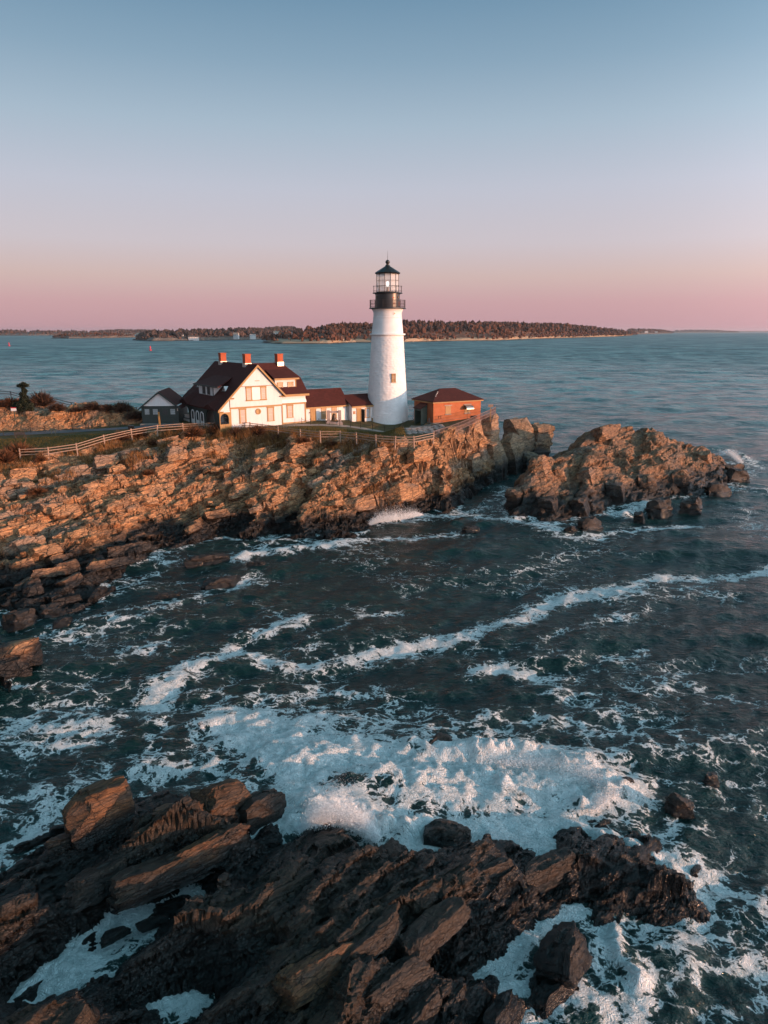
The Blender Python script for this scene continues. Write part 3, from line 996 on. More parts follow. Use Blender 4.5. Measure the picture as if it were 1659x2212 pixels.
# foreground blocks that stand clear of the ledge: (photo x, y, height of the middle, length, width, height, turn, dip, material)
NEAR = [(215, 1742, 2.1, 3.4, 1.9, 2.6, 40, -14, 'rock_lit'), (155, 1800, 1.3, 1.6, 1.1, 1.1, 45, -15, 'rock_lit'), (300, 1775, 1.2, 2.6, 1.3, 1.3, 35, -18, 'rock_lit'),
        (392, 1752, 1.6, 2.8, 1.6, 1.6, 38, -20, 'rock_lit'), (490, 1722, 1.7, 2.6, 1.6, 2.0, 30, -28, 'rock_lit'), (560, 1738, 1.2, 2.0, 1.6, 2.0, 55, -20, 'rock_wet'), (455, 1812, 1.9, 3.2, 1.5, 1.3, 38, -22, 'rock_lit'),
        (335, 1870, 1.8, 3.2, 1.6, 1.3, 42, -20, 'rock_dark'), (215, 1880, 1.5, 2.6, 1.5, 1.2, 46, -20, 'rock_dark'), (120, 1870, 1.0, 2.0, 1.2, 1.0, 44, -12, 'rock_lit'), (240, 1940, 1.4, 2.2, 1.1, 0.9, 50, -25, 'rock_dark'),
        (715, 1822, 1.0, 1.9, 1.2, 1.2, 20, -10, 'rock_wet'), (842, 1838, 0.9, 1.3, 0.9, 1.1, 50, -10, 'rock_wet'), (735, 1925, 2.2, 2.3, 1.05, 1.1, 48, -30, 'rock_lit'), (620, 1905, 1.8, 2.4, 1.2, 0.9, 45, -25, 'rock_dark'),
        (820, 1935, 1.9, 1.7, 0.9, 0.8, 40, -20, 'rock_lit'), (965, 1880, 1.6, 2.3, 1.1, 1.0, 38, -28, 'rock_lit'), (1060, 1870, 1.4, 2.0, 1.0, 0.9, 30, -25, 'rock_lit'), (1190, 1852, 1.2, 2.2, 1.2, 1.3, 24, -15, 'rock_wet'),
        (1285, 1870, 1.1, 1.9, 1.1, 1.1, 12, -12, 'rock_wet'), (1400, 1915, 0.9, 2.1, 1.0, 1.1, 10, -15, 'rock_wet'), (1490, 1950, 0.6, 1.5, 0.9, 0.9, -10, -10, 'rock_wet'), (1220, 1925, 0.7, 1.7, 0.9, 0.9, 20, -20, 'rock_wet'),
        (930, 1985, 2.0, 2.6, 1.5, 1.0, 42, -28, 'rock_lit'), (1005, 1965, 1.5, 1.6, 0.9, 0.8, 40, -25, 'rock_lit'), (1095, 1945, 0.9, 1.3, 0.8, 0.7, 35, -15, 'rock_dark'), (800, 2010, 2.2, 2.6, 1.3, 0.9, 48, -30, 'rock_lit'),
        (690, 2070, 2.1, 2.8, 1.5, 1.0, 50, -28, 'rock_lit'), (560, 2020, 1.6, 2.0, 1.1, 0.8, 48, -28, 'rock_dark'), (850, 2105, 1.8, 2.2, 1.1, 0.9, 46, -30, 'rock_lit'), (1222, 2045, 0.95, 2.2, 1.5, 1.3, 50, -24, 'rock_dark'),
        (1195, 2130, 0.4, 1.7, 0.9, 0.7, 38, -20, 'rock_dark'), (985, 2120, 1.2, 1.7, 0.9, 0.8, 50, -20, 'rock_dark'), (1080, 2180, 0.9, 2.0, 1.1, 0.9, 55, -25, 'rock_dark'), (720, 2180, 2.0, 2.2, 1.2, 0.9, 52, -28, 'rock_lit'),
        (470, 2110, 1.3, 1.8, 1.0, 0.7, 46, -24, 'rock_dark'), (590, 2155, 1.6, 2.0, 1.0, 0.8, 50, -26, 'rock_dark'), (100, 2185, 1.2, 1.8, 1.1, 0.8, 30, -15, 'rock_lit'), (320, 2045, 0.8, 0.9, 0.6, 0.5, 60, -10, 'rock_dark'),
        (130, 2040, 0.2, 0.8, 0.45, 0.4, 70, -10, 'rock_wet'), (245, 2012, 0.25, 0.9, 0.5, 0.5, 50, -10, 'rock_wet'), (330, 1985, 0.2, 0.9, 0.4, 0.4, 40, -10, 'rock_wet'), (60, 2090, 0.6, 1.6, 0.9, 0.7, 35, -15, 'rock_dark'),
        (1010, 2045, 1.4, 1.2, 0.7, 0.6, 45, -20, 'rock_lit'), (900, 2180, 1.3, 1.9, 1.0, 0.8, 52, -22, 'rock_dark')]
for k, (px, py, zc, L, W, Hh, yaw, dip, mt) in enumerate(NEAR):
    if k in (9, 10, 13, 15, 19, 20, 21, 22, 24, 25, 28, 32, 35, 36, 38, 39, 42, 43):
        continue
    big = k in (0, 3, 4, 5, 30)
    mt = 'rock_dark' if k in (16, 17, 23, 26, 29, 34) else mt
    me = block_mesh('rock', 300 + k, L * (0.95 if k == 0 else 1.2 if big else 1.6), W * (1.1 if big else 0.9), Hh * (0.95 if big else 0.9), M[mt], 0.065, 14 if big else 12, 0.12, 0.05, (0.56, 0.84) if big else (0.56, 0.86))
    x, y, zc = at(px, py, zc)
    put_block('rock', ledge, me, (x, y, zc - (0.18 if big else 0.46) * Hh), R(yaw + (k * 53 % 13) - 6), R(dip), R(-6 + (k * 37 % 13)))

# blocks of the headland cliff and slope (children of the ground they belong to)
headland = bpy.data.objects['headland_ground']
CL = [(1062, 945, 6.0, 6.5, 3.6, 8.8, 62, -6, 'rock_grey'), (1010, 955, 5.6, 5.0, 3.4, 7.6, 56, -10, 'rock_grey'), (965, 965, 5.4, 5.2, 3.0, 5.5, 52, -14, 'rock_grey'), (1075, 990, 3.2, 5.0, 3.2, 6.8, 60, -6, 'rock_grey'),
      (1025, 1015, 2.4, 4.6, 3.2, 5.6, 54, -10, 'rock_grey'), (1110, 975, 3.6, 5.2, 3.6, 7.4, 60, -8, 'rock_grey'), (985, 1010, 3.0, 6.0, 2.4, 5.0, 50, -18, 'rock_grey'), (935, 1030, 2.6, 6.0, 3.0, 3.8, 48, -16, 'rock_grey'),
      (1135, 945, 4.6, 6.0, 5.0, 8.6, 40, -6, 'rock_grey'), (1170, 955, 3.6, 5.0, 4.0, 7.6, 20, -4, 'rock_grey'), (1150, 1000, 1.4, 4.0, 3.0, 4.2, 40, -8, 'rock_grey'), (870, 1065, 1.8, 6.0, 2.2, 2.4, 46, -16, 'rock'), (780, 1090, 1.0, 5.5, 2.0, 1.8, 44, -14, 'rock'),
      (905, 985, 6.6, 4.8, 2.0, 2.0, 48, -18, 'rock'), (820, 985, 7.0, 3.0, 1.8, 1.8, 50, -20, 'rock'), (640, 985, 7.2, 3.4, 1.6, 1.8, 44, -22, 'rock'), (560, 990, 7.2, 3.0, 1.6, 1.5, 44, -22, 'rock'), (470, 975, 8.0, 3.2, 1.6, 1.7, 44, -22, 'rock'),
      (380, 985, 7.9, 3.4, 1.7, 1.7, 42, -22, 'rock'), (230, 1010, 7.2, 3.6, 1.7, 1.7, 42, -22, 'rock'), (120, 1020, 7.1, 3.4, 1.8, 1.7, 40, -22, 'rock'), (50, 1040, 6.4, 3.6, 1.8, 1.7, 40, -22, 'rock'),
      (520, 1060, 5.0, 3.6, 1.5, 1.4, 44, -24, 'rock'), (330, 1070, 5.4, 3.8, 1.6, 1.5, 44, -24, 'rock'), (150, 1120, 4.2, 3.8, 1.6, 1.5, 42, -24, 'rock'), (280, 1190, 2.0, 4.6, 1.6, 1.6, 40, -22, 'rock'), (230, 1225, 1.5, 4.2, 1.5, 1.4, 38, -22, 'rock'), (110, 1240, 1.8, 4.0, 1.5, 1.4, 36, -22, 'rock'), (60, 1180, 3.2, 3.6, 1.5, 1.4, 38, -22, 'rock'),
      (40, 1415, 1.5, 3.4, 2.0, 1.8, 36, -16, 'rock'), (20, 1445, 1.0, 3.0, 1.6, 1.6, 34, -12, 'rock'), (75, 1275, 0.7, 2.2, 1.2, 0.9, 40, -12, 'rock'), (150, 1300, 0.2, 2.2, 1.3, 0.9, 40, -10, 'rock'), (265, 1280, 0.2, 2.2, 1.0, 0.8, 36, -10, 'rock')]
for k, (px, py, zc, L, W, Hh, yaw, dip, mt) in enumerate(CL):
    if k >= 25 and px > 100:
        L, Hh = L * 1.35, Hh * 0.62
    me = block_mesh('rock', 500 + k, L, W, Hh, M[mt], 0.2, 10, 0.13, 0.03)
    if mt == 'rock' and py < 1380:            # sits on the slope: follow the sight line down to the ground
        for zt in np.arange(9.5, -0.5, -0.1):
            x, y, _ = at(px, py, zt)
            if gz(x, y) >= zt:
                break
        x, y, zc = x, y, gz(x, y) + 0.12 * Hh
    else:
        x, y, zc = at(px, py, zc)
        x, y = x - 0.14 * W * math.sin(STRIKE), y + 0.35 * W * math.cos(STRIKE)
    put_block('rock', headland, me, (x, y, zc - 0.08 * Hh), R(yaw), R(dip), R(-3 + (k * 29 % 7)))
# loose smaller blocks strewn over the slope share twelve shapes
pool = [block_mesh('rock', 700 + k, 1.6 + 0.1 * k, 0.8 + 0.04 * k, 0.7 + 0.03 * (k % 5), M['rock'], 0.2, 8, 0.18, 0.05) for k in range(12)]
rs = np.random.RandomState(4)
n_ok = 0
while n_ok < 130:
    x, y = rs.uniform(-50, 10), rs.uniform(56, 106)
    zz = gz(x, y)
    if zz < 1.0 or float(beyond_fence(np.array(x), np.array(y))) > -2.5 or abs(x) > y * 0.56:
        continue
    o = put_block('rock', headland, pool[rs.randint(12)], (x, y, zz + 0.05), STRIKE + rs.normal() * 0.22, R(-22 + rs.normal() * 8), rs.normal() * 0.08)
    o.scale = (rs.uniform(0.6, 1.4),) * 3
    n_ok += 1
# blocks of the islet
islet = bpy.data.objects['rocky_islet']
for k, (px, py, zc, L, W, Hh, yaw, dip) in enumerate([(1310, 935, 6.6, 9.0, 3.0, 2.2, 50, -16), (1165, 1010, 4.4, 5.0, 2.2, 3.0, 62, -20), (1210, 1020, 3.8, 6.0, 2.0, 2.8, 62, -24), (1270, 1035, 3.2, 6.0, 2.0, 3.0, 62, -24),
                                                     (1120, 1075, 2.0, 4.0, 2.4, 3.2, 58, -14), (1190, 1090, 1.5, 4.6, 2.2, 2.8, 62, -16), (1255, 1090, 1.3, 4.0, 2.0, 2.6, 62, -18), (1330, 1060, 1.8, 4.2, 2.4, 3.0, 66, -14), (1400, 1045, 2.2, 4.0, 2.6, 2.8, 70, -10), (1470, 1030, 2.2, 4.4, 2.6, 2.6, 72, -10), (1520, 990, 3.0, 4.0, 2.6, 2.6, 50, -8), (1580, 1015, 1.4, 4.4, 2.4, 2.2, 30, -6), (1430, 1095, 0.6, 3.4, 2.2, 2.0, 40, -10), (1490, 1100, 0.6, 2.6, 2.0, 2.0, 60, -10), (1400, 1112, 0.3, 2.2, 1.6, 1.4, 50, -8), (1535, 1062, 0.8, 2.6, 1.8, 1.6, 50, -8)]):
    me = block_mesh('rock', 800 + k, L, W, Hh, M['rock_islet'], 0.2, 10, 0.13, 0.035)
    for zt in np.arange(9.5, -0.5, -0.1):
        x, y, _ = at(px, py, zt)
        if float(ISLET(x, y)) >= zt:
            break
    put_block('rock', islet, me, (x, y, float(ISLET(x, y)) - 0.12 * Hh), R(yaw), R(dip), 0.03)

# rocks alone in the water
SEA_ROCKS = [(1270, 1140, 0.3, 3.2, 2.2, 1.9, 20, 'black rock standing in the foam just off the islet'), (1232, 1150, 0.1, 1.9, 1.2, 1.0, 40, 'small dark rock touching the black rock off the islet'),
             (1015, 1148, 0.0, 2.6, 1.4, 0.8, 20, 'low wet rock awash in white foam between headland and islet'), (450, 1212, 0.15, 4.6, 2.2, 0.9, 20, 'flat dark rock close under the headland shore'), (560, 1222, 0.0, 2.4, 1.4, 0.6, 20, 'brown flat rock awash beside the bright foam patch'),
             (475, 1262, 0.1, 4.4, 1.6, 0.9, 24, 'long low brown rock furthest out from the headland shore'), (365, 1292, 0.0, 2.2, 1.0, 0.6, 10, 'narrow dark rock in the lacy foam off the headland'),
             (948, 1612, 0.3, 1.5, 0.9, 1.0, 20, 'pointed black rock in the churning white water'), (1030, 1612, 0.1, 1.1, 0.8, 0.6, 0, 'low black rock beside the pointed rock in churning water'), (850, 1708, 0.15, 0.7, 0.5, 0.5, 0, 'small dark rock nearly swallowed by the white surf'),
             (962, 1806, 0.25, 2.3, 1.1, 0.62, -12, 'wedge shaped black rock in the surf behind the ledge'), (1340, 1702, 0.2, 1.4, 0.8, 0.8, 30, 'dark rock at the right end of the breaking wave'), (1468, 1742, 0.3, 1.3, 0.8, 0.9, -20, 'dark angular rock alone right of the breaking wave'), (1538, 1686, 0.15, 0.8, 0.6, 0.5, 10, 'smallest dark rock out in the open dark water'),
             (1425, 1100, 0.45, 3.8, 2.4, 2.2, 30, 'broad dark rock standing off the right front of the islet'), (1492, 1098, 0.35, 2.8, 2.2, 2.1, -20, 'tall angular dark rock beside the broad one off the islet'), (1548, 1064, 0.4, 3.4, 2.2, 1.8, 20, 'dark rock close under the right flank of the islet'), (1592, 1030, 0.7, 5.0, 2.6, 2.0, 15, 'long dark rock forming the outermost right tip of the islet'), (1380, 1118, 0.1, 2.0, 1.4, 0.9, 60, 'low dark rock in the white channel before the islet'),
             (105, 1325, 0.2, 2.0, 1.1, 0.9, 30, 'dark rock in the cove beside the headland corner'), (40, 1335, 0.5, 2.6, 1.8, 1.2, 30, 'broad black rock in the cove below the orange ledge'), (135, 1348, 0.1, 1.4, 1.0, 0.7, 20, 'rounded dark rock at the mouth of the small cove')]
for k, (px, py, zc, L, W, Hh, yaw, lab) in enumerate(SEA_ROCKS):
    me = block_mesh('sea_rock', 900 + k, L * 1.15, W * 1.15, Hh * 1.5, M['rock_wet'], max(0.06, L / 28), 13, 0.2, 0.09, (0.5, 0.8))
    put_block('sea_rock', None, me, at(px, py, zc), R(yaw), R(-10), 0.04, label=lab, cat='rock', group='rocks in the water')

# ================================================================== SEA
FOAM = [  # (photo points, half width in metres, strength)
    ([(500, 1560), (620, 1600), (760, 1640), (900, 1680), (1050, 1690), (1200, 1690), (1300, 1700)], 2.6, 1.15), ([(560, 1600), (640, 1680), (620, 1760), (560, 1810)], 1.6, 1.15), ([(640, 1760), (760, 1770), (900, 1800), (1050, 1810), (1200, 1800)], 1.5, 1.2),
    ([(1050, 1800), (1250, 1800), (1400, 1850), (1470, 1890)], 1.3, 0.95), ([(820, 1560), (700, 1570), (560, 1590)], 2.0, 0.62), ([(1010, 1640), (1150, 1640), (1260, 1660), (1320, 1700)], 1.3, 1.25), ([(1060, 1600), (1150, 1560), (1250, 1570), (1330, 1620)], 1.4, 0.62),
    ([(340, 1520), (370, 1470), (440, 1430), (520, 1405), (560, 1425), (660, 1440), (760, 1425), (900, 1400), (1010, 1370), (1130, 1330), (1200, 1300), (1320, 1275), (1420, 1245), (1560, 1240), (1659, 1225)], 1.15, 0.855),
    ([(340, 1520), (355, 1580), (340, 1640)], 1.3, 0.5), ([(550, 1375), (600, 1360), (640, 1352)], 1.1, 0.86), ([(1140, 1310), (1230, 1290), (1330, 1290), (1450, 1275), (1560, 1290)], 2.2, 0.5), ([(1020, 1450), (1080, 1440), (1130, 1460)], 1.0, 0.86), ([(1320, 1430), (1400, 1410)], 0.6, 0.6),
    ([(1180, 1385), (1290, 1350), (1410, 1315)], 1.0, 0.5), ([(0, 1560), (60, 1545), (140, 1530), (200, 1560)], 2.6, 0.66), ([(0, 1640), (100, 1610), (180, 1600)], 2.0, 0.55), ([(0, 1740), (80, 1720), (200, 1690), (330, 1680), (460, 1650)], 1.6, 0.52), ([(0, 1840), (60, 1820), (120, 1780)], 1.2, 0.65),
    ([(150, 1360), (240, 1340), (330, 1320), (420, 1290), (540, 1250)], 1.9, 0.55), ([(250, 1430), (310, 1400), (370, 1350)], 1.4, 0.45), ([(510, 1205), (560, 1195), (640, 1185), (720, 1180)], 1.5, 0.95), ([(740, 1180), (830, 1170), (930, 1165), (1000, 1150)], 1.3, 0.75), ([(790, 1130), (850, 1125), (900, 1115), (1000, 1110), (1100, 1120), (1200, 1140)], 2.2, 0.8),
    ([(1000, 1110), (1060, 1090), (1090, 1050)], 1.2, 0.55), ([(1150, 1140), (1250, 1165), (1340, 1150), (1430, 1140), (1500, 1130)], 1.6, 0.75), ([(1340, 1110), (1400, 1090)], 1.4, 0.9), ([(1540, 1060), (1600, 1050), (1650, 1060)], 2.4, 0.6), ([(1560, 970), (1590, 990), (1640, 1010)], 2.0, 0.75), ([(1600, 1100), (1650, 1150)], 3.0, 0.4),
    ([(700, 1470), (760, 1500), (860, 1520), (930, 1540)], 1.5, 0.5), ([(560, 1500), (640, 1480), (700, 1500)], 1.0, 0.35), ([(880, 1560), (960, 1580), (1060, 1560)], 1.5, 0.55), ([(1180, 1480), (1280, 1520), (1400, 1560), (1500, 1600), (1560, 1640)], 1.9, 0.5), ([(1380, 1500), (1480, 1480), (1600, 1530)], 1.5, 0.48), ([(1350, 1620), (1480, 1640), (1600, 1600)], 1.4, 0.48), ([(1330, 1560), (1420, 1620)], 1.2, 0.55),
    ([(1350, 1740), (1430, 1770), (1520, 1780)], 0.8, 0.62), ([(1450, 1860), (1540, 1900), (1620, 1930), (1659, 1960)], 0.8, 0.62), ([(1500, 1800), (1600, 1840)], 0.8, 0.5), ([(1320, 1990), (1340, 2060), (1390, 2110), (1380, 2180)], 0.7, 0.95), ([(1400, 1990), (1450, 2060), (1500, 2010), (1560, 2050)], 1.0, 0.72), ([(1440, 2100), (1540, 2090), (1640, 2060)], 0.9, 0.55), ([(1420, 2200), (1540, 2190), (1650, 2150)], 0.7, 0.5), ([(1200, 2130), (1290, 2150), (1330, 2210)], 0.7, 0.9),
    ([(60, 2125), (140, 2090), (200, 2030), (260, 1980), (330, 1960), (400, 1930)], 1.25, 1.3), ([(270, 2185), (340, 2155), (430, 2140)], 0.65, 1.25), ([(1165, 1885), (1180, 1920), (1250, 1955), (1150, 1985), (1100, 2060), (1010, 2120), (1100, 2120)], 0.6, 1.25), ([(1600, 720), (1640, 980)], 0.1, 0.0),
    ([(440, 1565), (430, 1590)], 0.4, 0.6), ([(640, 1400), (780, 1330), (860, 1320)], 0.8, 0.36), ([(1100, 1230), (1250, 1190), (1400, 1200)], 1.6, 0.25)]
SURF = [([(620, 1640), (780, 1680), (950, 1690), (1100, 1680)], 1.6, 0.30), ([(1030, 1640), (1140, 1650), (1260, 1665), (1330, 1710)], 0.75, 0.75), ([(1330, 1710), (1270, 1745)], 0.5, 0.6), ([(640, 1780), (720, 1775), (800, 1795), (900, 1790)], 0.8, 0.6), ([(1250, 1790), (1400, 1840), (1470, 1885)], 0.5, 0.4), ([(820, 1125), (850, 1118)], 0.8, 0.9), ([(980, 1130), (1020, 1120)], 0.7, 0.5), ([(1570, 975), (1600, 995)], 1.2, 1.0), ([(1340, 1110), (1400, 1090)], 0.8, 0.4), ([(1340, 2010), (1350, 2060), (1390, 2110)], 0.35, 0.35), ([(520, 1200), (640, 1188)], 0.7, 0.35), ([(1000, 1640), (900, 1625)], 0.8, 0.3)]


rn = [7.0]
while rn[-1] < 17600:
    r = rn[-1]
    rn.append(r * (1.0038 if r < 130 else 1.0062 if r < 1500 else 1.02))
rn = np.array(rn)
an = np.concatenate([np.linspace(R(-80), R(-45), 26), np.linspace(R(-44), R(44), 345), np.linspace(R(45), R(80), 26)])
A, RR = np.meshgrid(an, rn)
X, Y = RR * np.sin(A), RR * np.cos(A)
cell = np.maximum(np.gradient(rn)[:, None], RR * np.gradient(an)[None, :] * 0.9)
Z = np.zeros_like(X)
rs = np.random.RandomState(21)
wx, wy = X + 0.8 * (fbm2(X / 6, Y / 6, 3, 2) - 0.5), Y + 0.8 * (fbm2(X / 6 + 50, Y / 6, 4, 2) - 0.5)
for lam in (34, 23, 16, 11, 8, 6, 4.6, 3.5, 2.7, 2.1, 1.6, 1.25, 0.95):
    for _ in range(3):
        th = R(100) + rs.normal() * 0.55 if lam > 3 else R(105) + rs.normal() * 0.9
        k = 2 * math.pi / (lam * rs.uniform(0.85, 1.15))
        ph = k * (wx * math.cos(th) + wy * math.sin(th)) + rs.uniform(0, 6.28)
        amp = 0.0062 * lam ** 0.9 * (1.55 if lam < 5 else 1.0)
        fade = np.clip((lam - 2.2 * cell) / (3 * cell + 1e-6), 0, 1)
        s_ = np.sin(ph)
        Z += amp * fade * (s_ + 0.25 * np.sin(2 * ph + 0.6))
near = RR < 190
foam = np.zeros_like(X)
surf = np.zeros_like(X)
nr = int(near[:, 0].sum())
jx = 2.2 * (fbm2(X[:nr] / 3.2, Y[:nr] / 3.2, 31, 4) - 0.5) + 0.7 * (fbm2(X[:nr] / 0.8, Y[:nr] / 0.8, 33, 3) - 0.5)
jy = 2.2 * (fbm2(X[:nr] / 3.2 + 40, Y[:nr] / 3.2, 32, 4) - 0.5) + 0.7 * (fbm2(X[:nr] / 0.8 + 40, Y[:nr] / 0.8, 34, 3) - 0.5)
damp = np.clip(RR[:nr] / 60, 0.35, 1.0)
foam[:nr] = stroke(X[:nr] + jx * damp, Y[:nr] + jy * damp, FOAM, 'add')
surf[:nr] = stroke(X[:nr] + jx * 0.4, Y[:nr] + jy * 0.4, SURF, 'max')
# white water along every shore where the bottom is shallow
for F, wgt in ((HEAD, 0.55), (LEDGE, 0.65), (ISLET, 0.62)):
    ins = (X[:nr] > F.gx[0]) & (X[:nr] < F.gx[-1]) & (Y[:nr] > F.gy[0]) & (Y[:nr] < F.gy[-1])
    hh = np.full(X[:nr].shape, -9.0)
    hh[ins] = F(X[:nr][ins] + 0.0, Y[:nr][ins])
    sh = wgt * np.exp(-((hh + 0.25) / 0.85) ** 2) * (0.35 + 0.9 * fbm2(X[:nr] / 3.5, Y[:nr] / 3.5, 81, 3))
    foam[:nr] = np.maximum(foam[:nr], sh) + 0.2 * np.minimum(foam[:nr], sh)
# long thin foam streaks in the bay
st_ = fbm2(X[:nr] / 7 + Y[:nr] / 14, Y[:nr] / 3.0, 61, 4)
foam[:nr] += 0.26 * sst(st_, 0.42, 0.75) * sst(RR[:nr], 160, 60)
foam = np.clip(foam, 0, 1.35)
rough = fbm2(X[:nr] * 1.1, Y[:nr] * 1.1, 201, 5) - 0.45
rough2 = fbm2(X[:nr] * 3.3, Y[:nr] * 3.3, 205, 4) - 0.5
Z[:nr] += surf[:nr] * (0.75 + 1.0 * np.abs(rough) + 0.6 * rough + 0.75 * rough2) + np.clip(foam[:nr] - 0.35, 0, 1) * (0.28 * rough + 0.14 * rough2)
pools = LEDGE  # still water lies a little higher in the pockets of the near ledge
sea_me = np_mesh('sea', np.stack([X, Y, Z], -1).reshape(-1, 3), grid_faces(*X.shape)[:, ::-1], None, True, {'foam': foam.ravel(), 'surf': surf.ravel()})
m, t, b, out = new_mat('sea_water')
geo = t.add('ShaderNodeNewGeometry')
pos = geo.outputs['Position']
flat = t.vmath('MULTIPLY', pos, (1, 1, 0.0))
fa = t.add('ShaderNodeAttribute', attribute_name='foam').outputs['Fac']
sa = t.add('ShaderNodeAttribute', attribute_name='surf').outputs['Fac']
wn = t.noise(flat, 0.45, 4, 0.6).outputs['Color']
wn2 = t.noise(flat, 2.1, 3, 0.6).outputs['Color']
wp = t.vmath('ADD', t.vmath('ADD', flat, t.scale(t.vmath('SUBTRACT', wn, (0.5, 0.5, 0.5)), 2.6)), t.scale(t.vmath('SUBTRACT', wn2, (0.5, 0.5, 0.5)), 0.55))
wp = t.vmath('MULTIPLY', wp, (0.75, 1.0, 1.0))
e1 = t.voro(wp, 0.62, 'DISTANCE_TO_EDGE').outputs['Distance']
e2 = t.voro(wp, 1.9, 'DISTANCE_TO_EDGE').outputs['Distance']
e3 = t.voro(wp, 5.5, 'DISTANCE_TO_EDGE').outputs['Distance']
l1 = t.sstep(e1, 0.0, 0.24, 1.0, 0.0)
l2 = t.sstep(e2, 0.0, 0.26, 1.0, 0.0)
l3 = t.sstep(e3, 0.0, 0.30, 1.0, 0.0)
fn = t.noise(wp, 1.2, 6, 0.65).outputs[0]
fn2 = t.noise(flat, 9.0, 4, 0.7).outputs[0]
patt = t.math('ADD', t.math('ADD', t.math('MULTIPLY', l1, 0.36), t.math('MULTIPLY', l2, 0.30)), t.math('ADD', t.math('MULTIPLY', l3, 0.16), t.math('ADD', t.math('MULTIPLY', fn, 0.40), t.math('MULTIPLY', fn2, 0.06))))
thr = t.math('SUBTRACT', 1.10, t.math('MULTIPLY', fa, 0.78))
F1 = t.sstep(t.math('SUBTRACT', patt, thr), -0.02, 0.16)
F2 = t.sstep(t.math('SUBTRACT', patt, thr), -0.32, 0.25)
fn3 = t.noise(wp, 3.6, 6, 0.7, 0.8).outputs[0]
thick = t.sstep(t.math('ADD', t.math('MULTIPLY', fn, 0.5), t.math('ADD', t.math('MULTIPLY', fn3, 0.6), t.math('MULTIPLY', fn2, 0.1))), 0.46, 0.74)
thick = t.math('ADD', thick, t.math('MULTIPLY', sa, 0.3), clamp=True)
ridge = lambda sc_, di: t.math('POWER', t.math('SUBTRACT', 1.0, t.math('ABSOLUTE', t.math('SUBTRACT', t.math('MULTIPLY', t.noise(wp, sc_, 4, 0.6, di).outputs[0], 2.0), 1.0))), 5.0)
fil = t.math('ADD', t.math('MULTIPLY', ridge(1.1, 1.6), 0.55), t.math('MULTIPLY', ridge(3.4, 1.2), 0.5))
thick = t.math('ADD', t.math('ADD', t.math('MULTIPLY', thick, 0.5), 0.04), t.math('MULTIPLY', fil, 0.75), clamp=True)
fcol = t.mix(thick, (0.24, 0.32, 0.32), (0.90, 0.91, 0.90))
cd = t.add('ShaderNodeVectorMath', operation='LENGTH')
t.put(cd.inputs[0], flat)
far_tint = t.sstep(cd.outputs['Value'], 85, 330)  # far waves' sky reflection put into the base colour with distance
ripple_tone = None  # light and dark of distant ripples, put into the base colour below
for lam_, d0, d1, d2, d3 in ((3.2, 50, 110, 160, 260), (9, 110, 200, 300, 600), (26, 220, 420, 700, 1300), (80, 600, 1100, 2200, 4200), (260, 1800, 3500, 30000, 60000)):
    nn_ = t.noise(t.vmath('MULTIPLY', flat, (1.1 / lam_, 2.0 / lam_, 1.0)), 1.0, 5, 0.66, 0.4).outputs[0]
    wd_ = t.math('MULTIPLY', t.sstep(cd.outputs['Value'], d0, d1), t.sstep(cd.outputs['Value'], d2, d3, 1.0, 0.0))
    g_ = t.math('MULTIPLY', t.math('SUBTRACT', nn_, 0.5), wd_)
    ripple_tone = g_ if ripple_tone is None else t.math('ADD', ripple_tone, g_)
wbase = t.mix(far_tint, (0.004, 0.021, 0.0195), t.mix(t.sstep(ripple_tone, -0.11, 0.13), (0.020, 0.105, 0.122), (0.120, 0.295, 0.310)))
wcol = t.mix(t.math('MULTIPLY', F2, 0.75), wbase, (0.075, 0.115, 0.11))
t.put(b.inputs['Base Color'], wcol)
b.inputs['IOR'].default_value = 1.333
b.inputs['Specular IOR Level'].default_value = 0.34
# ripples: shorter ones die away with distance
cd = t.add('ShaderNodeVectorMath', operation='DISTANCE')
t.put(cd.inputs[0], pos)
t.put(cd.inputs[1], (0.0, 0.0, CAM_H))
dist = cd.outputs['Value']
t.put(b.inputs['Roughness'], t.math('ADD', t.sstep(dist, 40, 900, 0.08, 0.42), t.math('MULTIPLY', ripple_tone, -0.35)))
st = t.vmath('MULTIPLY', flat, (0.55, 1.0, 1.0))
r1 = t.noise(st, 2.6, 5, 0.62, 0.6).outputs[0]
r2 = t.noise(st, 0.55, 5, 0.6, 0.5).outputs[0]
r3 = t.noise(st, 0.085, 6, 0.62, 0.4).outputs[0]
f1 = t.sstep(dist, 25, 170, 1.0, 0.15)
h = t.math('ADD', t.math('MULTIPLY', t.math('MULTIPLY', r1, f1), 0.30), t.math('MULTIPLY', r2, t.sstep(dist, 40, 400, 0.5, 1.3)))
h = t.math('ADD', h, t.math('MULTIPLY', r3, t.sstep(dist, 60, 700, 0.0, 9.0)))
nb_ = t.add('ShaderNodeBump')
nb_.inputs['Strength'].default_value = 1.0
nb_.inputs['Distance'].default_value = 0.75
t.put(nb_.inputs['Height'], h)
t.put(b.inputs['Normal'], nb_.outputs[0])
fb = t.add('ShaderNodeBsdfPrincipled')
t.put(fb.inputs['Base Color'], fcol)
fb.inputs['Roughness'].default_value = 0.75
fb.inputs['Specular IOR Level'].default_value = 0.25
fh = t.math('ADD', t.math('MULTIPLY', fil, 0.9), t.math('ADD', t.math('MULTIPLY', t.noise(wp, 3.2, 4, 0.6).outputs[0], 0.5), t.math('MULTIPLY', fn2, 0.12)))
bump(t, fb, fh, 0.75, 0.28)
ms = t.add('ShaderNodeMixShader')
t.put(ms.inputs[0], F1)
t.l.new(b.outputs[0], ms.inputs[1])
t.l.new(fb.outputs[0], ms.inputs[2])
t.l.new(ms.outputs[0], out.inputs[0])
sea_me.materials.append(m)
link('sea', sea_me, kind='structure')

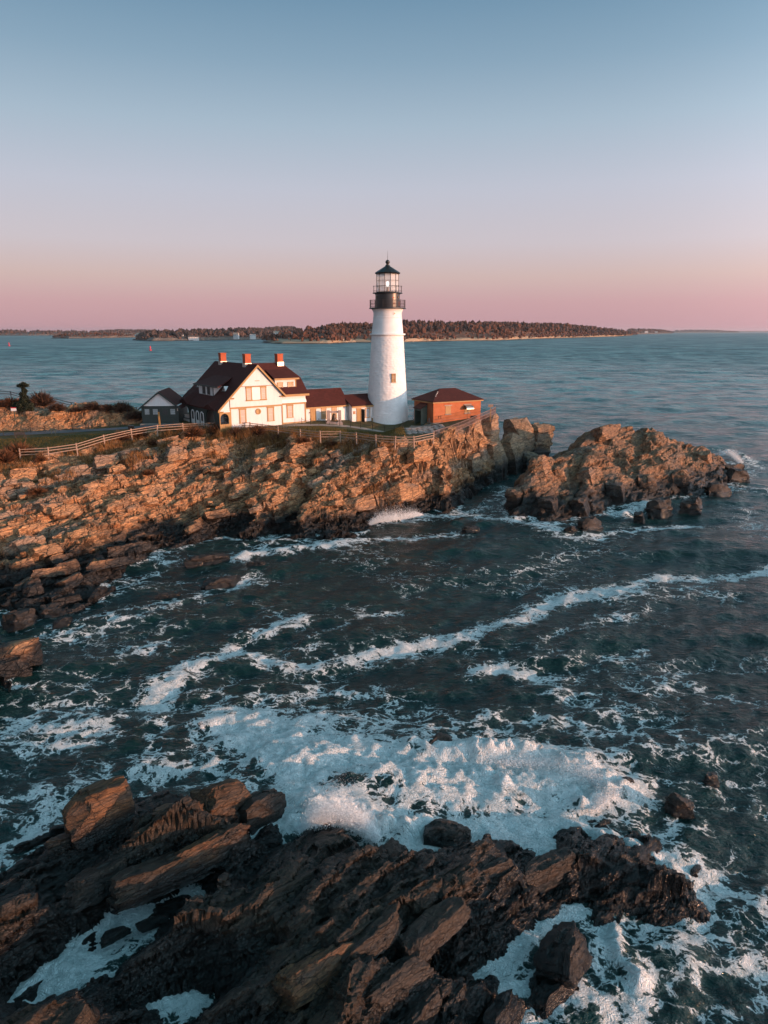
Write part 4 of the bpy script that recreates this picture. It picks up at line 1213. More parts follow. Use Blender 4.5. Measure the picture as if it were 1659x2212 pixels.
# seabed below everything, dark
m, t, b, _ = new_mat('seabed')
b.inputs['Base Color'].default_value = (0.01, 0.014, 0.014, 1)
bm_ = MB()
bm_.box(-18000, 18000, -1000, 18000, -9, -8)
bm_.build('seabed', m, kind='structure')
#PART3
# ================================================================== BUILDINGS
def Tfront(u0):
    """plane facing the viewer side of a building: (across, out, up) -> local"""
    return lambda p: (p[0], u0 - p[1], p[2])


def Tleft(s0):
    """plane facing the left side of a building"""
    return lambda p: (s0 - p[1], p[0], p[2])


def window(root, T, a0, a1, z0, z1, casing=0.16, cols=2, rows=4, pane='blind', trim='tan', sash='muntin', name='window', meet=True, sill=True, depth=0.07):
    """casing as the part; sash bars and panes are its sub-parts"""
    mb = MB(T)
    mb.box(a0, a0 + casing, 0.004, depth, z0, z1 - casing)
    mb.box(a1 - casing, a1, 0.004, depth, z0, z1 - casing)
    mb.box(a0 - 0.03, a1 + 0.03, 0.004, depth + 0.03, z1 - casing, z1)
    if sill:
        mb.box(a0 - 0.05, a1 + 0.05, 0.004, depth + 0.05, z0 - 0.09, z0 - 0.003)
    fr = mb.build(name, M[trim], root)
    b0, b1, c0, c1 = a0 + casing + 0.004, a1 - casing - 0.004, z0 + 0.004, z1 - casing - 0.004
    zm = (c0 + c1) / 2
    halves = [(c0, zm - 0.02), (zm + 0.02, c1)] if meet else [(c0, c1)]
    sm = MB(T)
    e = 0.045
    sm.box(b0, b0 + e, 0.012, 0.05, c0, c1)
    sm.box(b1 - e, b1, 0.012, 0.05, c0, c1)
    sm.box(b0 + e, b1 - e, 0.012, 0.05, c0, c0 + e)
    sm.box(b0 + e, b1 - e, 0.012, 0.05, c1 - e, c1)
    if meet:
        sm.box(b0 + e, b1 - e, 0.012, 0.055, zm - 0.03, zm + 0.03)
    for hi, (h0, h1) in enumerate(halves):
        if meet and hi == 0 and rows < 5:
            nr_ = 1
        else:
            nr_ = rows // 2 if meet else rows
        for k in range(1, cols):
            x = b0 + (b1 - b0) * k / cols
            sm.box(x - 0.014, x + 0.014, 0.014, 0.04, h0 + 0.02, h1 - 0.02)
        for k in range(1, nr_):
            zz = h0 + (h1 - h0) * k / nr_
            sm.box(b0 + e, b1 - e, 0.016, 0.036, zz - 0.014, zz + 0.014)
    sm.build('sash', M[sash], fr)
    for h0, h1 in halves:
        MB(T).box(b0 + 0.01, b1 - 0.01, 0.003, 0.022, h0, h1).build('pane', M[pane], fr)
    return fr


def door(root, T, a0, a1, z0, z1, mat='tan', trim='tan', knob=True, panels=True):
    mb = MB(T)
    mb.box(a0 - 0.12, a0, 0.004, 0.09, z0, z1)
    mb.box(a1, a1 + 0.12, 0.004, 0.09, z0, z1)
    mb.box(a0 - 0.16, a1 + 0.16, 0.004, 0.11, z1, z1 + 0.16)
    mb.build('door_frame', M[trim], root)
    d = MB(T)
    d.box(a0, a1, 0.003, 0.035, z0, z1)
    if panels:
        w_ = (a1 - a0)
        for p0, p1 in ((0.10, 0.46), (0.54, 0.90)):
            for q0, q1 in ((0.06, 0.40), (0.45, 0.78), (0.82, 0.95)):
                d.box(a0 + w_ * p0, a0 + w_ * p1, 0.035, 0.05, z0 + (z1 - z0) * q0, z0 + (z1 - z0) * q1)
    o = d.build('door', M[mat], root)
    if knob:
        MB(T).box(a0 + 0.07, a0 + 0.13, 0.035, 0.10, z0 + 1.0, z0 + 1.08).build('handle', M['bronze'], o)
    return o


def arch_wall(T, a0, a1, z0, z1, arches, d=0.2, n=12):
    """wall panel with arched openings: (centre, width, sill, top)"""
    mb = MB(T)
    x = a0
    for c, w_, sill, top in sorted(arches):
        l, r = c - w_ / 2, c + w_ / 2
        if l > x + 1e-3:
            mb.box(x, l, 0, d, z0, z1)
        if sill > z0 + 0.02:
            mb.box(l, r, 0, d, z0, sill)
        rad = w_ / 2
        spring = top - rad * min(1.0, (top - sill) / rad * 0.9)
        hgt = top - spring
        for k in range(n):
            x0, x1 = l + w_ * k / n, l + w_ * (k + 1) / n
            f = lambda q: spring + hgt * math.sqrt(max(0.0, 1 - ((q - c) / rad) ** 2))
            mb.hexa([(x0, 0, f(x0)), (x1, 0, f(x1)), (x1, d, f(x1)), (x0, d, f(x0))], [(x0, 0, z1), (x1, 0, z1), (x1, d, z1), (x0, d, z1)])
        x = r
    if x < a1 - 1e-3:
        mb.box(x, a1, 0, d, z0, z1)
    return mb


def arch_trim(T, c, w_, sill, top, tw, d0, d1, n=14, legs=True):
    mb = MB(T)
    rad = w_ / 2
    spring = top - rad
    for k in range(n):
        t0, t1 = math.pi * k / n, math.pi * (k + 1) / n
        q = lambda t, r_: (c - r_ * math.cos(t), spring + r_ * math.sin(t))
        (xa, za), (xb, zb), (xc, zc), (xd, zd) = q(t0, rad), q(t1, rad), q(t1, rad + tw), q(t0, rad + tw)
        mb.hexa([(xa, d0, za), (xb, d0, zb), (xb, d1, zb), (xa, d1, za)], [(xd, d0, zd), (xc, d0, zc), (xc, d1, zc), (xd, d1, zd)])
    if legs:
        mb.box(c - rad - tw, c - rad, d0, d1, sill, spring)
        mb.box(c + rad, c + rad + tw, d0, d1, sill, spring)
    return mb


# ---------------------------------------------------------------- keepers' house
TH = R(35.53)
house = thing('keepers_house', "large white keepers' house with steep dark red roofs and three brick chimneys", 'house', (-19.35, 110.0, 0), TH)
U1 = 15.6
SLL, SLR, ZP = 0.972, 1.033, 19.1          # left and right slope of the main roof, ridge height


def zl(s):
    return ZP - SLL * abs(s) if s < 0 else ZP - SLR * s


# walls
mb = MB()
prof = [(-4.65, 0, 9.3), (4.12, 0, 9.3), (4.12, 0, zl(4.12) - 0.24), (0, 0, ZP - 0.25), (-4.65, 0, zl(-4.65) - 0.24)]
mb.slab(prof, (0, U1, 0))
mb.build('wall', M['white'], house)
# wing walls and its jerkin-head gable
WZ = 14.22
mb = MB()
mb.box(4.125, 8.38, 0.12, 9.4, 9.85, WZ)
mb.slab([(8.10, 0.42, WZ + 0.002), (8.10, 9.1, WZ + 0.002), (8.10, 6.9, 16.5), (8.10, 2.7, 16.5)], (0.28, 0, 0))
mb.build('wall', M['white'], house)
MB().box(4.13, 8.30, 0.20, 9.3, 8.6, 9.845).build('foundation', M['stone'], house)
# flared second-storey skirt of the wing
MB().hexa([(4.13, 0.0, 12.98), (8.50, 0.0, 12.98), (8.50, 0.115, 12.98), (4.13, 0.115, 12.98)], [(4.13, 0.06, 13.5), (8.43, 0.06, 13.5), (8.43, 0.115, 13.5), (4.13, 0.115, 13.5)]).build('skirt_board', M['white_plain'], house)
# main roof: two slabs and their rear
t_ = 0.20
mb = MB()
OV = 0.42
el, er = -6.72, 4.62
mb.slab([(0, -OV, ZP), (el, -OV, zl(el)), (el, -OV, zl(el) - t_), (0, -OV, ZP - t_ * 1.4)], (0, U1 + 2 * OV, 0))
main_roof = mb.build('roof', M['roof'], house)
mb = MB()
mb.slab([(0.002, -OV, ZP), (0.002, -OV, ZP - t_ * 1.4), (er, -OV, zl(er) - t_), (er, -OV, zl(er))], (0, U1 + 2 * OV, 0))
mb.build('roof', M['roof'], house)
# eyebrow swells over the arches on the left eave
for uc, ww in ((13.95, 2.3), (3.4, 2.1)):
    mb = MB()
    pts = []
    for k in range(13):
        a = -1 + 2 * k / 12
        pts.append((uc + a * ww, 0.62 * (math.cos(a * math.pi) * 0.5 + 0.5)))
    for (u0, h0), (u1, h1) in zip(pts, pts[1:]):
        mb.hexa([(el + 0.02, u0, zl(el) - 0.20), (el + 0.02, u1, zl(el) - 0.20), (el + 2.0, u1, zl(el + 2.0) - 0.1), (el + 2.0, u0, zl(el + 2.0) - 0.1)],
                [(el - 0.06, u0, zl(el) + 0.01 + h0), (el - 0.06, u1, zl(el) + 0.01 + h1), (el + 2.0, u1, zl(el + 2.0) + 0.03), (el + 2.0, u0, zl(el + 2.0) + 0.03)])
    mb.build('eyebrow', M['roof'], house)
# wing roof: front and rear slopes with a clipped end
RU, RZ, EU, EZ, RS, ES = 4.75, 19.06, -0.22, 14.32, 6.62, 8.82
SLW = (RZ - EZ) / (RU - EU)
hz = 16.75
hu = EU + (hz - EZ) / SLW
mb = MB()
thk = (0, 0.02, -0.2)
mb.slab([(4.45, EU, EZ), (ES, EU, EZ), (ES, hu, hz), (RS, RU, RZ), (0.05, RU, RZ)][::-1], thk)
mb.slab([(1.0, 2 * RU - EU, EZ), (ES, 2 * RU - EU, EZ), (ES, 2 * RU - hu, hz), (RS, RU + 0.004, RZ), (1.0, RU + 0.004, RZ)], (0, -0.02, -0.2))
mb.slab([(ES + 0.003, hu, hz), (ES + 0.003, 2 * RU - hu, hz), (RS + 0.003, RU, RZ)], (-0.03, 0, -0.2))
mb.build('roof', M['roof'], house)
# trim of the front gable
mb = MB()


def rake(s0, s1, off, w_, d0, d1):
    for_s = [(s0, zl(s0) - off), (s1, zl(s1) - off)]
    (a, za), (b_, zb) = for_s
    mb.hexa([(a, d0, za - w_), (b_, d0, zb - w_), (b_, d1, zb - w_), (a, d1, za - w_)], [(a, d0, za), (b_, d0, zb), (b_, d1, zb), (a, d1, za)])


rake(el - 0.02, 0, 0.02, 0.36, -OV - 0.06, -OV + 0.03)
rake(0.002, er + 0.02, 0.02, 0.36, -OV - 0.06, -OV + 0.03)
mb.build('bargeboard', M['tan'], house)
mb = MB()
rake(0.05, er - 0.1, 0.30, 0.10, -OV + 0.04, -0.02)
rake(el + 0.15, -0.05, 0.30, 0.10, -OV + 0.04, -0.02)
mb.build('soffit', M['green'], house)
TF = Tfront(0.0)
MB(TF).box(-4.66, 4.16, 0.004, 0.09, 12.62, 12.86).build('belt_board', M['tan'], house)
mb = MB(TF)
mb.slab([(-2.95, 0.004, 15.92), (2.62, 0.004, 15.92), (0.02, 0.004, 18.62), (-0.02, 0.004, 18.62)], (0, 0.10, 0))
mb.build('upper_gable', M['white'], house)
mb = MB(TF)
for k in range(34):
    x = -2.92 + 5.5 * k / 33.0
    mb.box(x - 0.035, x + 0.035, 0.01, 0.12, 15.84, 15.915)
mb.build('scallop_trim', M['tan'], house)
for a in ((-4.74, -4.52), (4.0, 4.17)):
    MB(TF).box(a[0], a[1], 0.005, 0.08, 9.5, 12.6).build('corner_board', M['tan'], house)
MB(TF).box(-4.72, -4.60, 0.005, 0.06, 12.88, zl(-4.7) - 0.3).build('downpipe', M['green2'], house)
for s0, s1, z_ in ((-4.95, -3.95, 14.25), (3.7, 4.75, 14.2), (-6.75, -5.75, 12.35)):
    mb = MB(TF)
    mb.hexa([(s0 + 0.1, 0.0, z_ - 0.16), (s1 - 0.1, 0.0, z_ - 0.16), (s1 - 0.1, 0.22, z_ - 0.16), (s0 + 0.1, 0.22, z_ - 0.16)], [(s0, 0.0, z_), (s1, 0.0, z_), (s1, 0.3, z_), (s0, 0.3, z_)])
    mb.build('eave_return', M['tan'], house)
# wing trim
TW = Tfront(0.12)
MB(TW).box(4.2, 8.42, 0.004, 0.08, 12.72, 12.97).build('belt_board', M['tan'], house)
MB(TW).box(8.2, 8.40, 0.004, 0.07, 9.86, 12.71).build('corner_board', M['tan'], house)
MB(TW).box(4.2, 8.4, 0.004, 0.06, 9.78, 9.92).build('water_table', M['tan'], house)
MB().box(4.64, 8.9, -0.30, -0.225, 14.02, 14.34).build('fascia', M['tan'], house)
MB().box(4.64, 8.8, -0.22, 0.115, 14.00, 14.10).build('soffit', M['tan'], house)
# windows of the lit front
window(house, TF, -0.40, 0.30, 16.70, 18.10, 0.15, 1, 2, 'glass_amber', 'tan', 'tan', meet=True)
pw = window(house, TF, -1.96, -0.96, 13.85, 15.72, 0.15, 3, 6)
pw = window(house, TF, 0.46, 1.46, 13.85, 15.72, 0.15, 3, 6)
MB(TF).box(-2.0, 1.5, 0.005, 0.10, 15.725, 15.86).build('window_head', M['tan'], house)
MB(TF).box(-0.95, 0.44, 0.006, 0.03, 13.86, 15.70).build('wall_panel', M['white_plain'], house)
MB(TF).box(-2.0, 1.5, 0.005, 0.10, 13.66, 13.755).build('sill_board', M['tan'], house)
window(house, TF, -3.22, -2.05, 10.45, 12.60, 0.20, 3, 4)
window(house, TF, 1.46, 2.66, 10.45, 12.60, 0.20, 3, 4)
window(house, TW, 4.93, 6.10, 10.72, 12.70, 0.19, 3, 4)
# round window
mb = MB(TF)
n_ = 24
for k in range(n_):
    a0, a1 = 2 * math.pi * k / n_, 2 * math.pi * (k + 1) / n_
    q = lambda a, r_: (-0.05 + r_ * math.cos(a), 12.0 + r_ * math.sin(a))
    p = [q(a0, 0.27), q(a1, 0.27), q(a1, 0.46), q(a0, 0.46)]
    mb.hexa([(x, 0.004, z_) for x, z_ in p], [(x, 0.10, z_) for x, z_ in p])
rw = mb.build('round_window', M['tan'], house)
mb = MB(TF)
i = mb.addv([(-0.05 + 0.275 * math.cos(2 * math.pi * k / n_), 0.03, 12.0 + 0.275 * math.sin(2 * math.pi * k / n_)) for k in range(n_)])
mb.f.append(tuple(range(i, i + n_)))
mb.build('pane', M['glass_amber'], rw)
# dormer of the wing
mb = MB()
mb.slab([(3.5, 0.95, 14.95), (3.5, 0.95, 16.6), (3.5, 2.9, 16.62), (3.5, 1.0, 14.9)], (3.7, 0, 0))
dorm = mb.build('dormer', M['white'], house)
mb = MB()
mb.slab([(3.2, 0.55, 16.62), (3.2, 0.55, 16.80), (3.2, 3.6, 18.05), (3.2, 3.6, 17.85)], (4.35, 0, 0))
mb.build('dormer_roof', M['roof'], dorm)
MB().box(3.2, 7.58, 0.47, 0.545, 16.58, 16.83).build('fascia', M['tan'], dorm)
TD = Tfront(0.95)
MB(TD).box(7.05, 7.22, 0.003, 0.05, 14.98, 16.57).build('corner_board', M['tan'], dorm)
window(house, TD, 3.85, 4.85, 15.08, 16.2, 0.13, 2, 4, 'glass_amber')
window(house, TD, 5.68, 6.72, 15.08, 16.2, 0.13, 2, 4, 'glass_amber')
# dormer on the shaded left slope
sd = -5.0
mb = MB()
mb.slab([(sd, 5.1, 14.1), (sd, 5.1, 15.62), (-3.4, 5.1, 15.72), (-4.8, 5.1, 14.1)], (0, 6.0, 0))
ldm = mb.build('dormer', M['white'], house)
mb = MB()
mb.hexa([(sd - 0.42, 2.2, 15.62), (sd - 0.42, 12.2, 15.62), (-2.2, 11.0, 16.9), (-2.2, 4.2, 16.9)], [(sd - 0.45, 2.2, 15.80), (sd - 0.45, 12.2, 15.80), (-2.2, 11.0, 17.06), (-2.2, 4.2, 17.06)])
mb.build('dormer_roof', M['roof'], ldm)
MB().box(sd - 0.53, sd - 0.455, 2.2, 12.25, 15.60, 15.82).build('fascia', M['green'], ldm)
TL = Tleft(sd)
for a0, a1 in ((8.45, 9.45), (6.55, 7.45)):
    MB(TL).box(a0 + 0.02, a1 - 0.02, 0.003, 0.03, 14.32, 15.56).build('pane', M['glass_dark'], ldm)
    mb = MB(TL)
    mb.box(a0 - 0.08, a0 + 0.02, 0.003, 0.06, 14.28, 15.58)
    mb.box(a1 - 0.02, a1 + 0.08, 0.003, 0.06, 14.28, 15.58)
    mb.box((a0 + a1) / 2 - 0.03, (a0 + a1) / 2 + 0.03, 0.03, 0.05, 14.3, 15.56)
    mb.box(a0 + 0.02, a1 - 0.02, 0.03, 0.05, 14.92, 14.98)
    mb.build('window', M['green'], house)
MB(TL).box(5.07, 5.30, 0.003, 0.06, 14.1, 15.58).build('corner_board', M['green'], ldm)
for uc in (3.1, 13.6):
    mb = MB()
    mb.slab([(-4.12, uc - 0.6, 15.12), (-4.12, uc + 0.6, 15.12), (-4.12, uc, 15.80)], (0.9, 0, 0.0))
    vt = mb.build('roof_vent', M['white_plain'], house)
    MB().box(-4.35, -3.9, uc - 0.75, uc + 0.75, 14.98, 15.10).build('vent_sill', M['green'], vt)
    mb = MB()
    mb.slab([(-4.14, uc - 0.25, 15.2), (-4.14, uc + 0.25, 15.2), (-4.14, uc, 15.55)], (0.015, 0, 0))
    mb.build('vent_opening', M['dark_hole'], vt)
# porch along the left side
sp_ = -6.30
TP = Tleft(sp_)
mb = arch_wall(TP, 0.0, U1 + 0.35, 9.0, 12.55, [(13.95, 3.6, 10.1, 12.42), (10.5, 0.95, 10.35, 11.62), (8.5, 0.95, 10.35, 11.62), (6.6, 0.95, 10.35, 11.62), (3.4, 3.7, 10.35, 12.5)], 0.2)
arcade = mb.build('arcade_wall', M['green'], house)
for c in (10.5, 8.5, 6.6):
    arch_trim(TP, c, 0.95, 10.3, 11.62, 0.20, 0.202, 0.25).build('arch_trim', M['white_plain'], arcade)
    MB(TP).box(c - 0.74, c + 0.74, 0.203, 0.235, 9.1, 10.29).build('parapet_panel', M['white_plain'], arcade)
    MB(TP).box(c - 0.47, c + 0.47, 0.02, 0.06, 10.36, 11.6).build('pane', M['glass_dark'], arcade)
for a0, a1 in ((12.2, 15.7), (1.6, 5.2)):
    MB(TP).box(a0, a1, 0.203, 0.235, 9.15, 10.05).build('parapet_panel', M['white_plain'], arcade)
    MB(TP).box(a0 - 0.05, a1 + 0.05, 0.19, 0.26, 10.06, 10.16).build('parapet_cap', M['green'], arcade)
MB().box(-6.29, -4.66, 0.1, U1, 8.9, 9.75).build('porch_floor', M['stone'], house)
MB().box(-6.29, -4.66, U1 + 0.05, U1 + 0.2, 9.76, 10.5).build('porch_rail', M['white_plain'], house)
# front end of the porch: sunlit arch
mb = arch_wall(TF, -6.42, -4.76, 9.2, 12.2, [(-5.63, 1.36, 10.45, 12.0)], 0.14)
pf = mb.build('porch_arch', M['tan'], house)
MB(TF).box(-6.28, -4.98, 0.02, 0.10, 9.3, 10.40).build('parapet_panel', M['white_plain'], pf)
mb = MB(TF)
mb.slab([(-6.3, 0.0, 12.42), (-4.75, 0.0, 12.42), (-4.75, 0.0, zl(-4.75) - 0.3), (-6.3, 0.0, zl(-6.3) - 0.3)], (0, 0.06, 0))
mb.build('porch_gable', M['white'], house)
MB(TF).box(-6.6, -4.76, 0.0, 0.2, 12.21, 12.40).build('porch_beam', M['white_plain'], house)
# the porch's inner wall has a window and a door in shade
TI = Tleft(-4.652)
window(house, TI, 0.9, 2.4, 10.5, 12.0, 0.12, 2, 4, 'glass_dark', 'green', 'white_plain')
door(house, TI, 4.0, 5.0, 9.76, 11.9, 'green', 'green')
window(house, TI, 13.0, 14.4, 10.4, 12.0, 0.14, 2, 4, 'glass_grey', 'white_plain', 'white_plain')
# chimneys
for s, u, ztop, wd in ((0.0, 12.75, 20.52, 0.95), (0.0, 3.35, 20.58, 0.95), (7.0 - 0.72, 4.75, 20.46, 1.0)):
    ch = MB().box(s - wd / 2, s + wd / 2, u - wd / 2, u + wd / 2, 18.2, ztop - 0.12).build('chimney', M['brick2'], house)
    MB().box(s - wd / 2 - 0.06, s + wd / 2 + 0.06, u - wd / 2 - 0.06, u + wd / 2 + 0.06, ztop - 0.118, ztop).build('cap', M['brick2'], ch)
    MB().box(s - wd / 2 - 0.07, s + wd / 2 + 0.07, u - wd / 2 - 0.07, u + wd / 2 + 0.07, 18.25, 19.18).build('flashing', M['steel'], ch)

# ---------------------------------------------------------------- low white wing between house and tower
def shed(name, label, s0, s1, u0, u1, z0, ze, ru, rz, rs1, over, foundation=True):
    """gabled shed in the compound's frame; returns its root (same frame as the house)"""
    r = thing(name, label, 'building', (-19.35, 110.0, 0), TH)
    mb = MB()
    mb.slab([(s0, u0, z0), (s0, u0, ze - 0.1), (s0, ru, rz - 0.15), (s0, 2 * ru - u0, ze - 0.1), (s0, 2 * ru - u0, z0)], (s1 - s0, 0, 0))
    mb.build('wall', M['white'], r)
    sl = (rz - ze) / (ru - u0)
    mb = MB()
    e = u0 - 0.25
    mb.slab([(s0 - over, e, ze - sl * 0.25 + 0.08), (rs1, e, ze - sl * 0.25 + 0.08), (rs1, ru, rz), (s0 - over, ru, rz)], (0, 0.0, -0.14))
    mb.slab([(s0 - over, 2 * ru - e, ze - sl * 0.25 + 0.08), (rs1, 2 * ru - e, ze - sl * 0.25 + 0.08), (rs1, ru + 0.004, rz), (s0 - over, ru + 0.004, rz)][::-1], (0, 0.0, -0.14))
    mb.build('roof', M['roof'], r)
    MB().box(s0 - over, rs1, e - 0.05, e - 0.004, ze - sl * 0.25 - 0.16, ze - sl * 0.25 + 0.075).build('fascia', M['tan'], r)
    MB().box(s0 + 0.02, s1 - 0.02, u0 - 0.06, u0 - 0.004, ze - 0.36, ze - 0.10).build('frieze_board', M['tan'], r)
    return r


oil = shed('low_wing', "long low white wing with two windows joining the keepers' house", 8.42, 17.2, 1.4, 6.4, 8.6, 12.08, 3.9, 14.6, 17.45, -0.02)
T1 = Tfront(1.4)
door(oil, T1, 10.02, 10.88, 9.42, 11.6)
window(oil, T1, 12.0, 12.98, 9.95, 11.66, 0.13, 3, 4, 'glass_amber')
window(oil, T1, 14.02, 15.0, 9.95, 11.66, 0.13, 3, 4, 'glass_amber')
lampb = MB(T1).box(9.72, 9.84, 0.004, 0.16, 10.95, 11.15).build('wall_lamp', M['black'], oil)
MB(T1).box(15.35, 17.0, 0.005, 0.03, 9.35, 11.6).build('board_panel', M['white_plain'], oil)
MB(T1).box(16.94, 17.04, 0.005, 0.06, 9.1, 11.6).build('downpipe', M['green'], oil)
MB().box(8.5, 17.1, 1.34, 1.396, 8.7, 9.3).build('foundation', M['stone'], oil)
ent = shed('tower_entry_shed', 'small white shed with open door built against the foot of the tower', 17.3, 23.2, 0.2, 6.2, 8.3, 11.78, 3.2, 13.45, 23.6, 0.14)
T2 = Tfront(0.2)
MB(T2).box(18.98, 19.42, 0.003, 0.02, 8.86, 11.2).build('doorway', M['dark_hole'], ent)
door(ent, T2, 18.30, 18.97, 8.86, 11.2, 'tan', 'tan')
mb = MB(T2)
mb.hexa([(19.40, 0.02, 8.9), (19.44, 0.02, 8.9), (19.52, 0.55, 8.9), (19.48, 0.55, 8.9)], [(19.40, 0.02, 11.15), (19.44, 0.02, 11.15), (19.52, 0.55, 11.15), (19.48, 0.55, 11.15)])
mb.build('open_door', M['green'], ent)
window(ent, T2, 19.95, 20.98, 9.72, 11.28, 0.12, 1, 2, 'glass_grey')
pl = MB(T2).box(17.52, 17.98, 0.004, 0.05, 10.42, 10.9).build('plaque', M['bronze'], ent)
MB(Tleft(17.3)).box(2.0, 2.5, 0.004, 0.04, 10.5, 11.1).build('vent', M['dark_hole'], ent)
bx = MB(T2).box(21.25, 21.6, 0.02, 0.3, 9.0, 9.5).build('meter_box', M['tan'], ent)

# ---------------------------------------------------------------- lighthouse
TX, TY = 0.6, 125.0
tower = thing('lighthouse', 'tall white stone lighthouse with black lantern and lit lamp', 'lighthouse', (TX, TY, CAM_H * (1 - 1.033)))
tower.scale = (1.033, 1.033, 1.033)


def stone_shell(z0, r0, z1, r1, n=120, m_=160, amp=0.05, belly=0.0):
    aa = np.linspace(0, 2 * math.pi, n + 1)
    zz = np.linspace(z0, z1, m_)
    A_, Z_ = np.meshgrid(aa, zz)
    q = (Z_ - z0) / (z1 - z0)
    rr = r0 + (r1 - r0) * q + belly * np.sin(q * math.pi)
    Aw = np.mod(A_, 2 * math.pi)
    cu = np.cos(Aw) * rr / 0.42
    cv = np.sin(Aw) * rr / 0.42
    # rubble courses: a cell pattern round the shaft, thick with whitewash
    du, dv, r1_, r2_, r3_, ed = worley(np.where(A_ >= 2 * math.pi - 1e-6, 0, A_) * 3.1 / 0.62, Z_ / 0.34, 9)
    s_ = sst(ed, 0.02, 0.35)
    blend = sst(np.minimum(A_, 2 * math.pi - A_), 0.0, 0.12)
    d = amp * ((0.35 + 0.65 * r1_) * s_ + 0.5 * (vn3(cu * 1.7, cv * 1.7, Z_ * 4.5, 3) - 0.5)) * blend
    rr = rr + d
    V = np.stack([rr * np.cos(A_), rr * np.sin(A_), Z_], -1).reshape(-1, 3)
    return np_mesh('shaft', V, grid_faces(m_, n + 1), M['tower_white'], True)


def rad(z_):
    return float(np.interp(z_, [8.6, 10.3, 14.0, 18.0, 23.3], [3.66, 3.53, 3.24, 2.98, 2.66]))


# rough lower shaft in four lifts (one mesh), smooth upper shaft
aa = None
me = stone_shell(8.3, 3.66, 23.3, 2.62, belly=-0.06)
link('shaft', me, tower)
up = MB()
up.lathe([(2.60, 23.5), (2.34, 26.15)], 64, cap=False)
up.build('upper_shaft', M['tower_white'], tower, True)
MB().lathe([(2.30, 26.08), (2.385, 26.12), (2.385, 26.2), (2.30, 26.24)], 64).build('band', M['tower_white'], tower)
MB().lathe([(2.325, 26.2), (2.315, 26.8), (2.36, 27.0), (2.45, 27.22), (2.60, 27.46)], 64, cap=False).build('flare', M['tower_white'], tower, True)
MB().lathe([(2.60, 23.32), (2.95, 23.36), (2.96, 23.58), (2.60, 23.62)], 64).build('ledge_ring', M['tower_white'], tower)
MB().lathe([(2.4, 27.44), (2.98, 27.5), (3.02, 27.56), (3.0, 27.66), (2.0, 27.68)], 64).build('gallery_deck', M['black'], tower)
MB().lathe([(2.0, 27.68), (2.0, 29.74)], 64, cap=False).build('watch_room', M['black'], tower, True)
MB().lathe([(1.9, 29.70), (2.06, 29.74), (2.06, 29.858), (1.9, 29.858)], 64).build('rim', M['black'], tower)
MB().lathe([(1.8, 29.86), (2.40, 29.9), (2.44, 29.96), (2.42, 30.04), (1.8, 30.06)], 64).build('gallery_deck', M['black'], tower)


def ring_rail(z0, z1, r, rails, npost, nbal, rr=0.022):
    mb = MB()
    for zz in rails:
        pts = [(r * math.cos(2 * math.pi * k / 48), r * math.sin(2 * math.pi * k / 48), zz) for k in range(49)]
        mb.tube(pts, rr, 5)
    rl = mb.build('railing', M['rail_iron'], tower)
    for k in range(npost):
        a = 2 * math.pi * (k + 0.5) / npost
        MB().tube([(r * math.cos(a), r * math.sin(a), z0), (r * math.cos(a), r * math.sin(a), z1 + 0.06)], rr * 1.5, 5).build('post', M['rail_iron'], rl)
    if nbal:
        mb = MB()
        for k in range(nbal):
            a = 2 * math.pi * k / nbal
            mb.tube([(r * math.cos(a), r * math.sin(a), z0), (r * math.cos(a), r * math.sin(a), z1)], rr * 0.5, 4)
        b_ = mb.build('baluster', M['rail_iron'], rl)
        b_['kind'] = 'stuff'


ring_rail(27.66, 28.86, 2.9, (28.86, 28.3, 27.85), 12, 90)
ring_rail(30.04, 31.03, 2.36, (31.03, 30.32), 10, 0)
# lantern: twelve sides, three rows of panes
NL, RL = 12, 1.86
corner = lambda k, r: (r * math.cos(2 * math.pi * (k + 0.5) / NL), r * math.sin(2 * math.pi * (k + 0.5) / NL))
LZ = [30.16, 31.05, 31.90, 32.90]
mb = MB()
for k in range(NL):
    x, y = corner(k, RL)
    mb.tube([(x, y, 30.06), (x, y, 32.95)], 0.035, 5)
    x2, y2 = corner(k + 1, RL)
    for zz in LZ:
        mb.tube([(x, y, zz), (x2, y2, zz)], 0.03, 4)
lf = mb.build('lantern_frame', M['rail_iron'], tower)
MB().lathe([(1.78, 30.062), (1.80, 30.15), (1.6, 30.16)], NL, a0=math.pi / NL).build('lantern_sill', M['black'], tower)
for k in range(NL):
    (x, y), (x2, y2) = corner(k, RL - 0.03), corner(k + 1, RL - 0.03)
    for z0, z1 in zip(LZ, LZ[1:]):
        mb = MB()
        i = mb.addv([(x, y, z0 + 0.02), (x2, y2, z0 + 0.02), (x2, y2, z1 - 0.02), (x, y, z1 - 0.02)])
        mb.f.append((i, i + 1, i + 2, i + 3))
        mb.build('lantern_pane', M['lantern_glass'], lf)
MB().lathe([(1.8, 32.93), (2.06, 32.98), (2.12, 33.08), (2.02, 33.16), (0.55, 34.06), (0.42, 34.14), (0.36, 34.3), (0.22, 34.36), (0.24, 34.5)], NL, a0=math.pi / NL).build('lantern_roof', M['black'], tower)
MB().lathe([(0.10, 34.46), (0.25, 34.54), (0.35, 34.68), (0.36, 34.82), (0.28, 34.98), (0.14, 35.08), (0.04, 35.12)], 20).build('vent_ball', M['black'], tower, True)
MB().tube([(0, 0, 35.1), (0, 0, 36.5)], [0.035, 0.012], 5).build('lightning_rod', M['rail_iron'], tower)
MB().lathe([(0.25, 30.1), (0.25, 30.7), (0.45, 30.75), (0.45, 30.85)], 16).build('lens_pedestal', M['bronze'], tower)
MB().lathe([(0.10, 31.0), (0.19, 31.12), (0.22, 31.4), (0.19, 31.68), (0.10, 31.8)], 16).build('lamp', M['lamp'], tower, True)
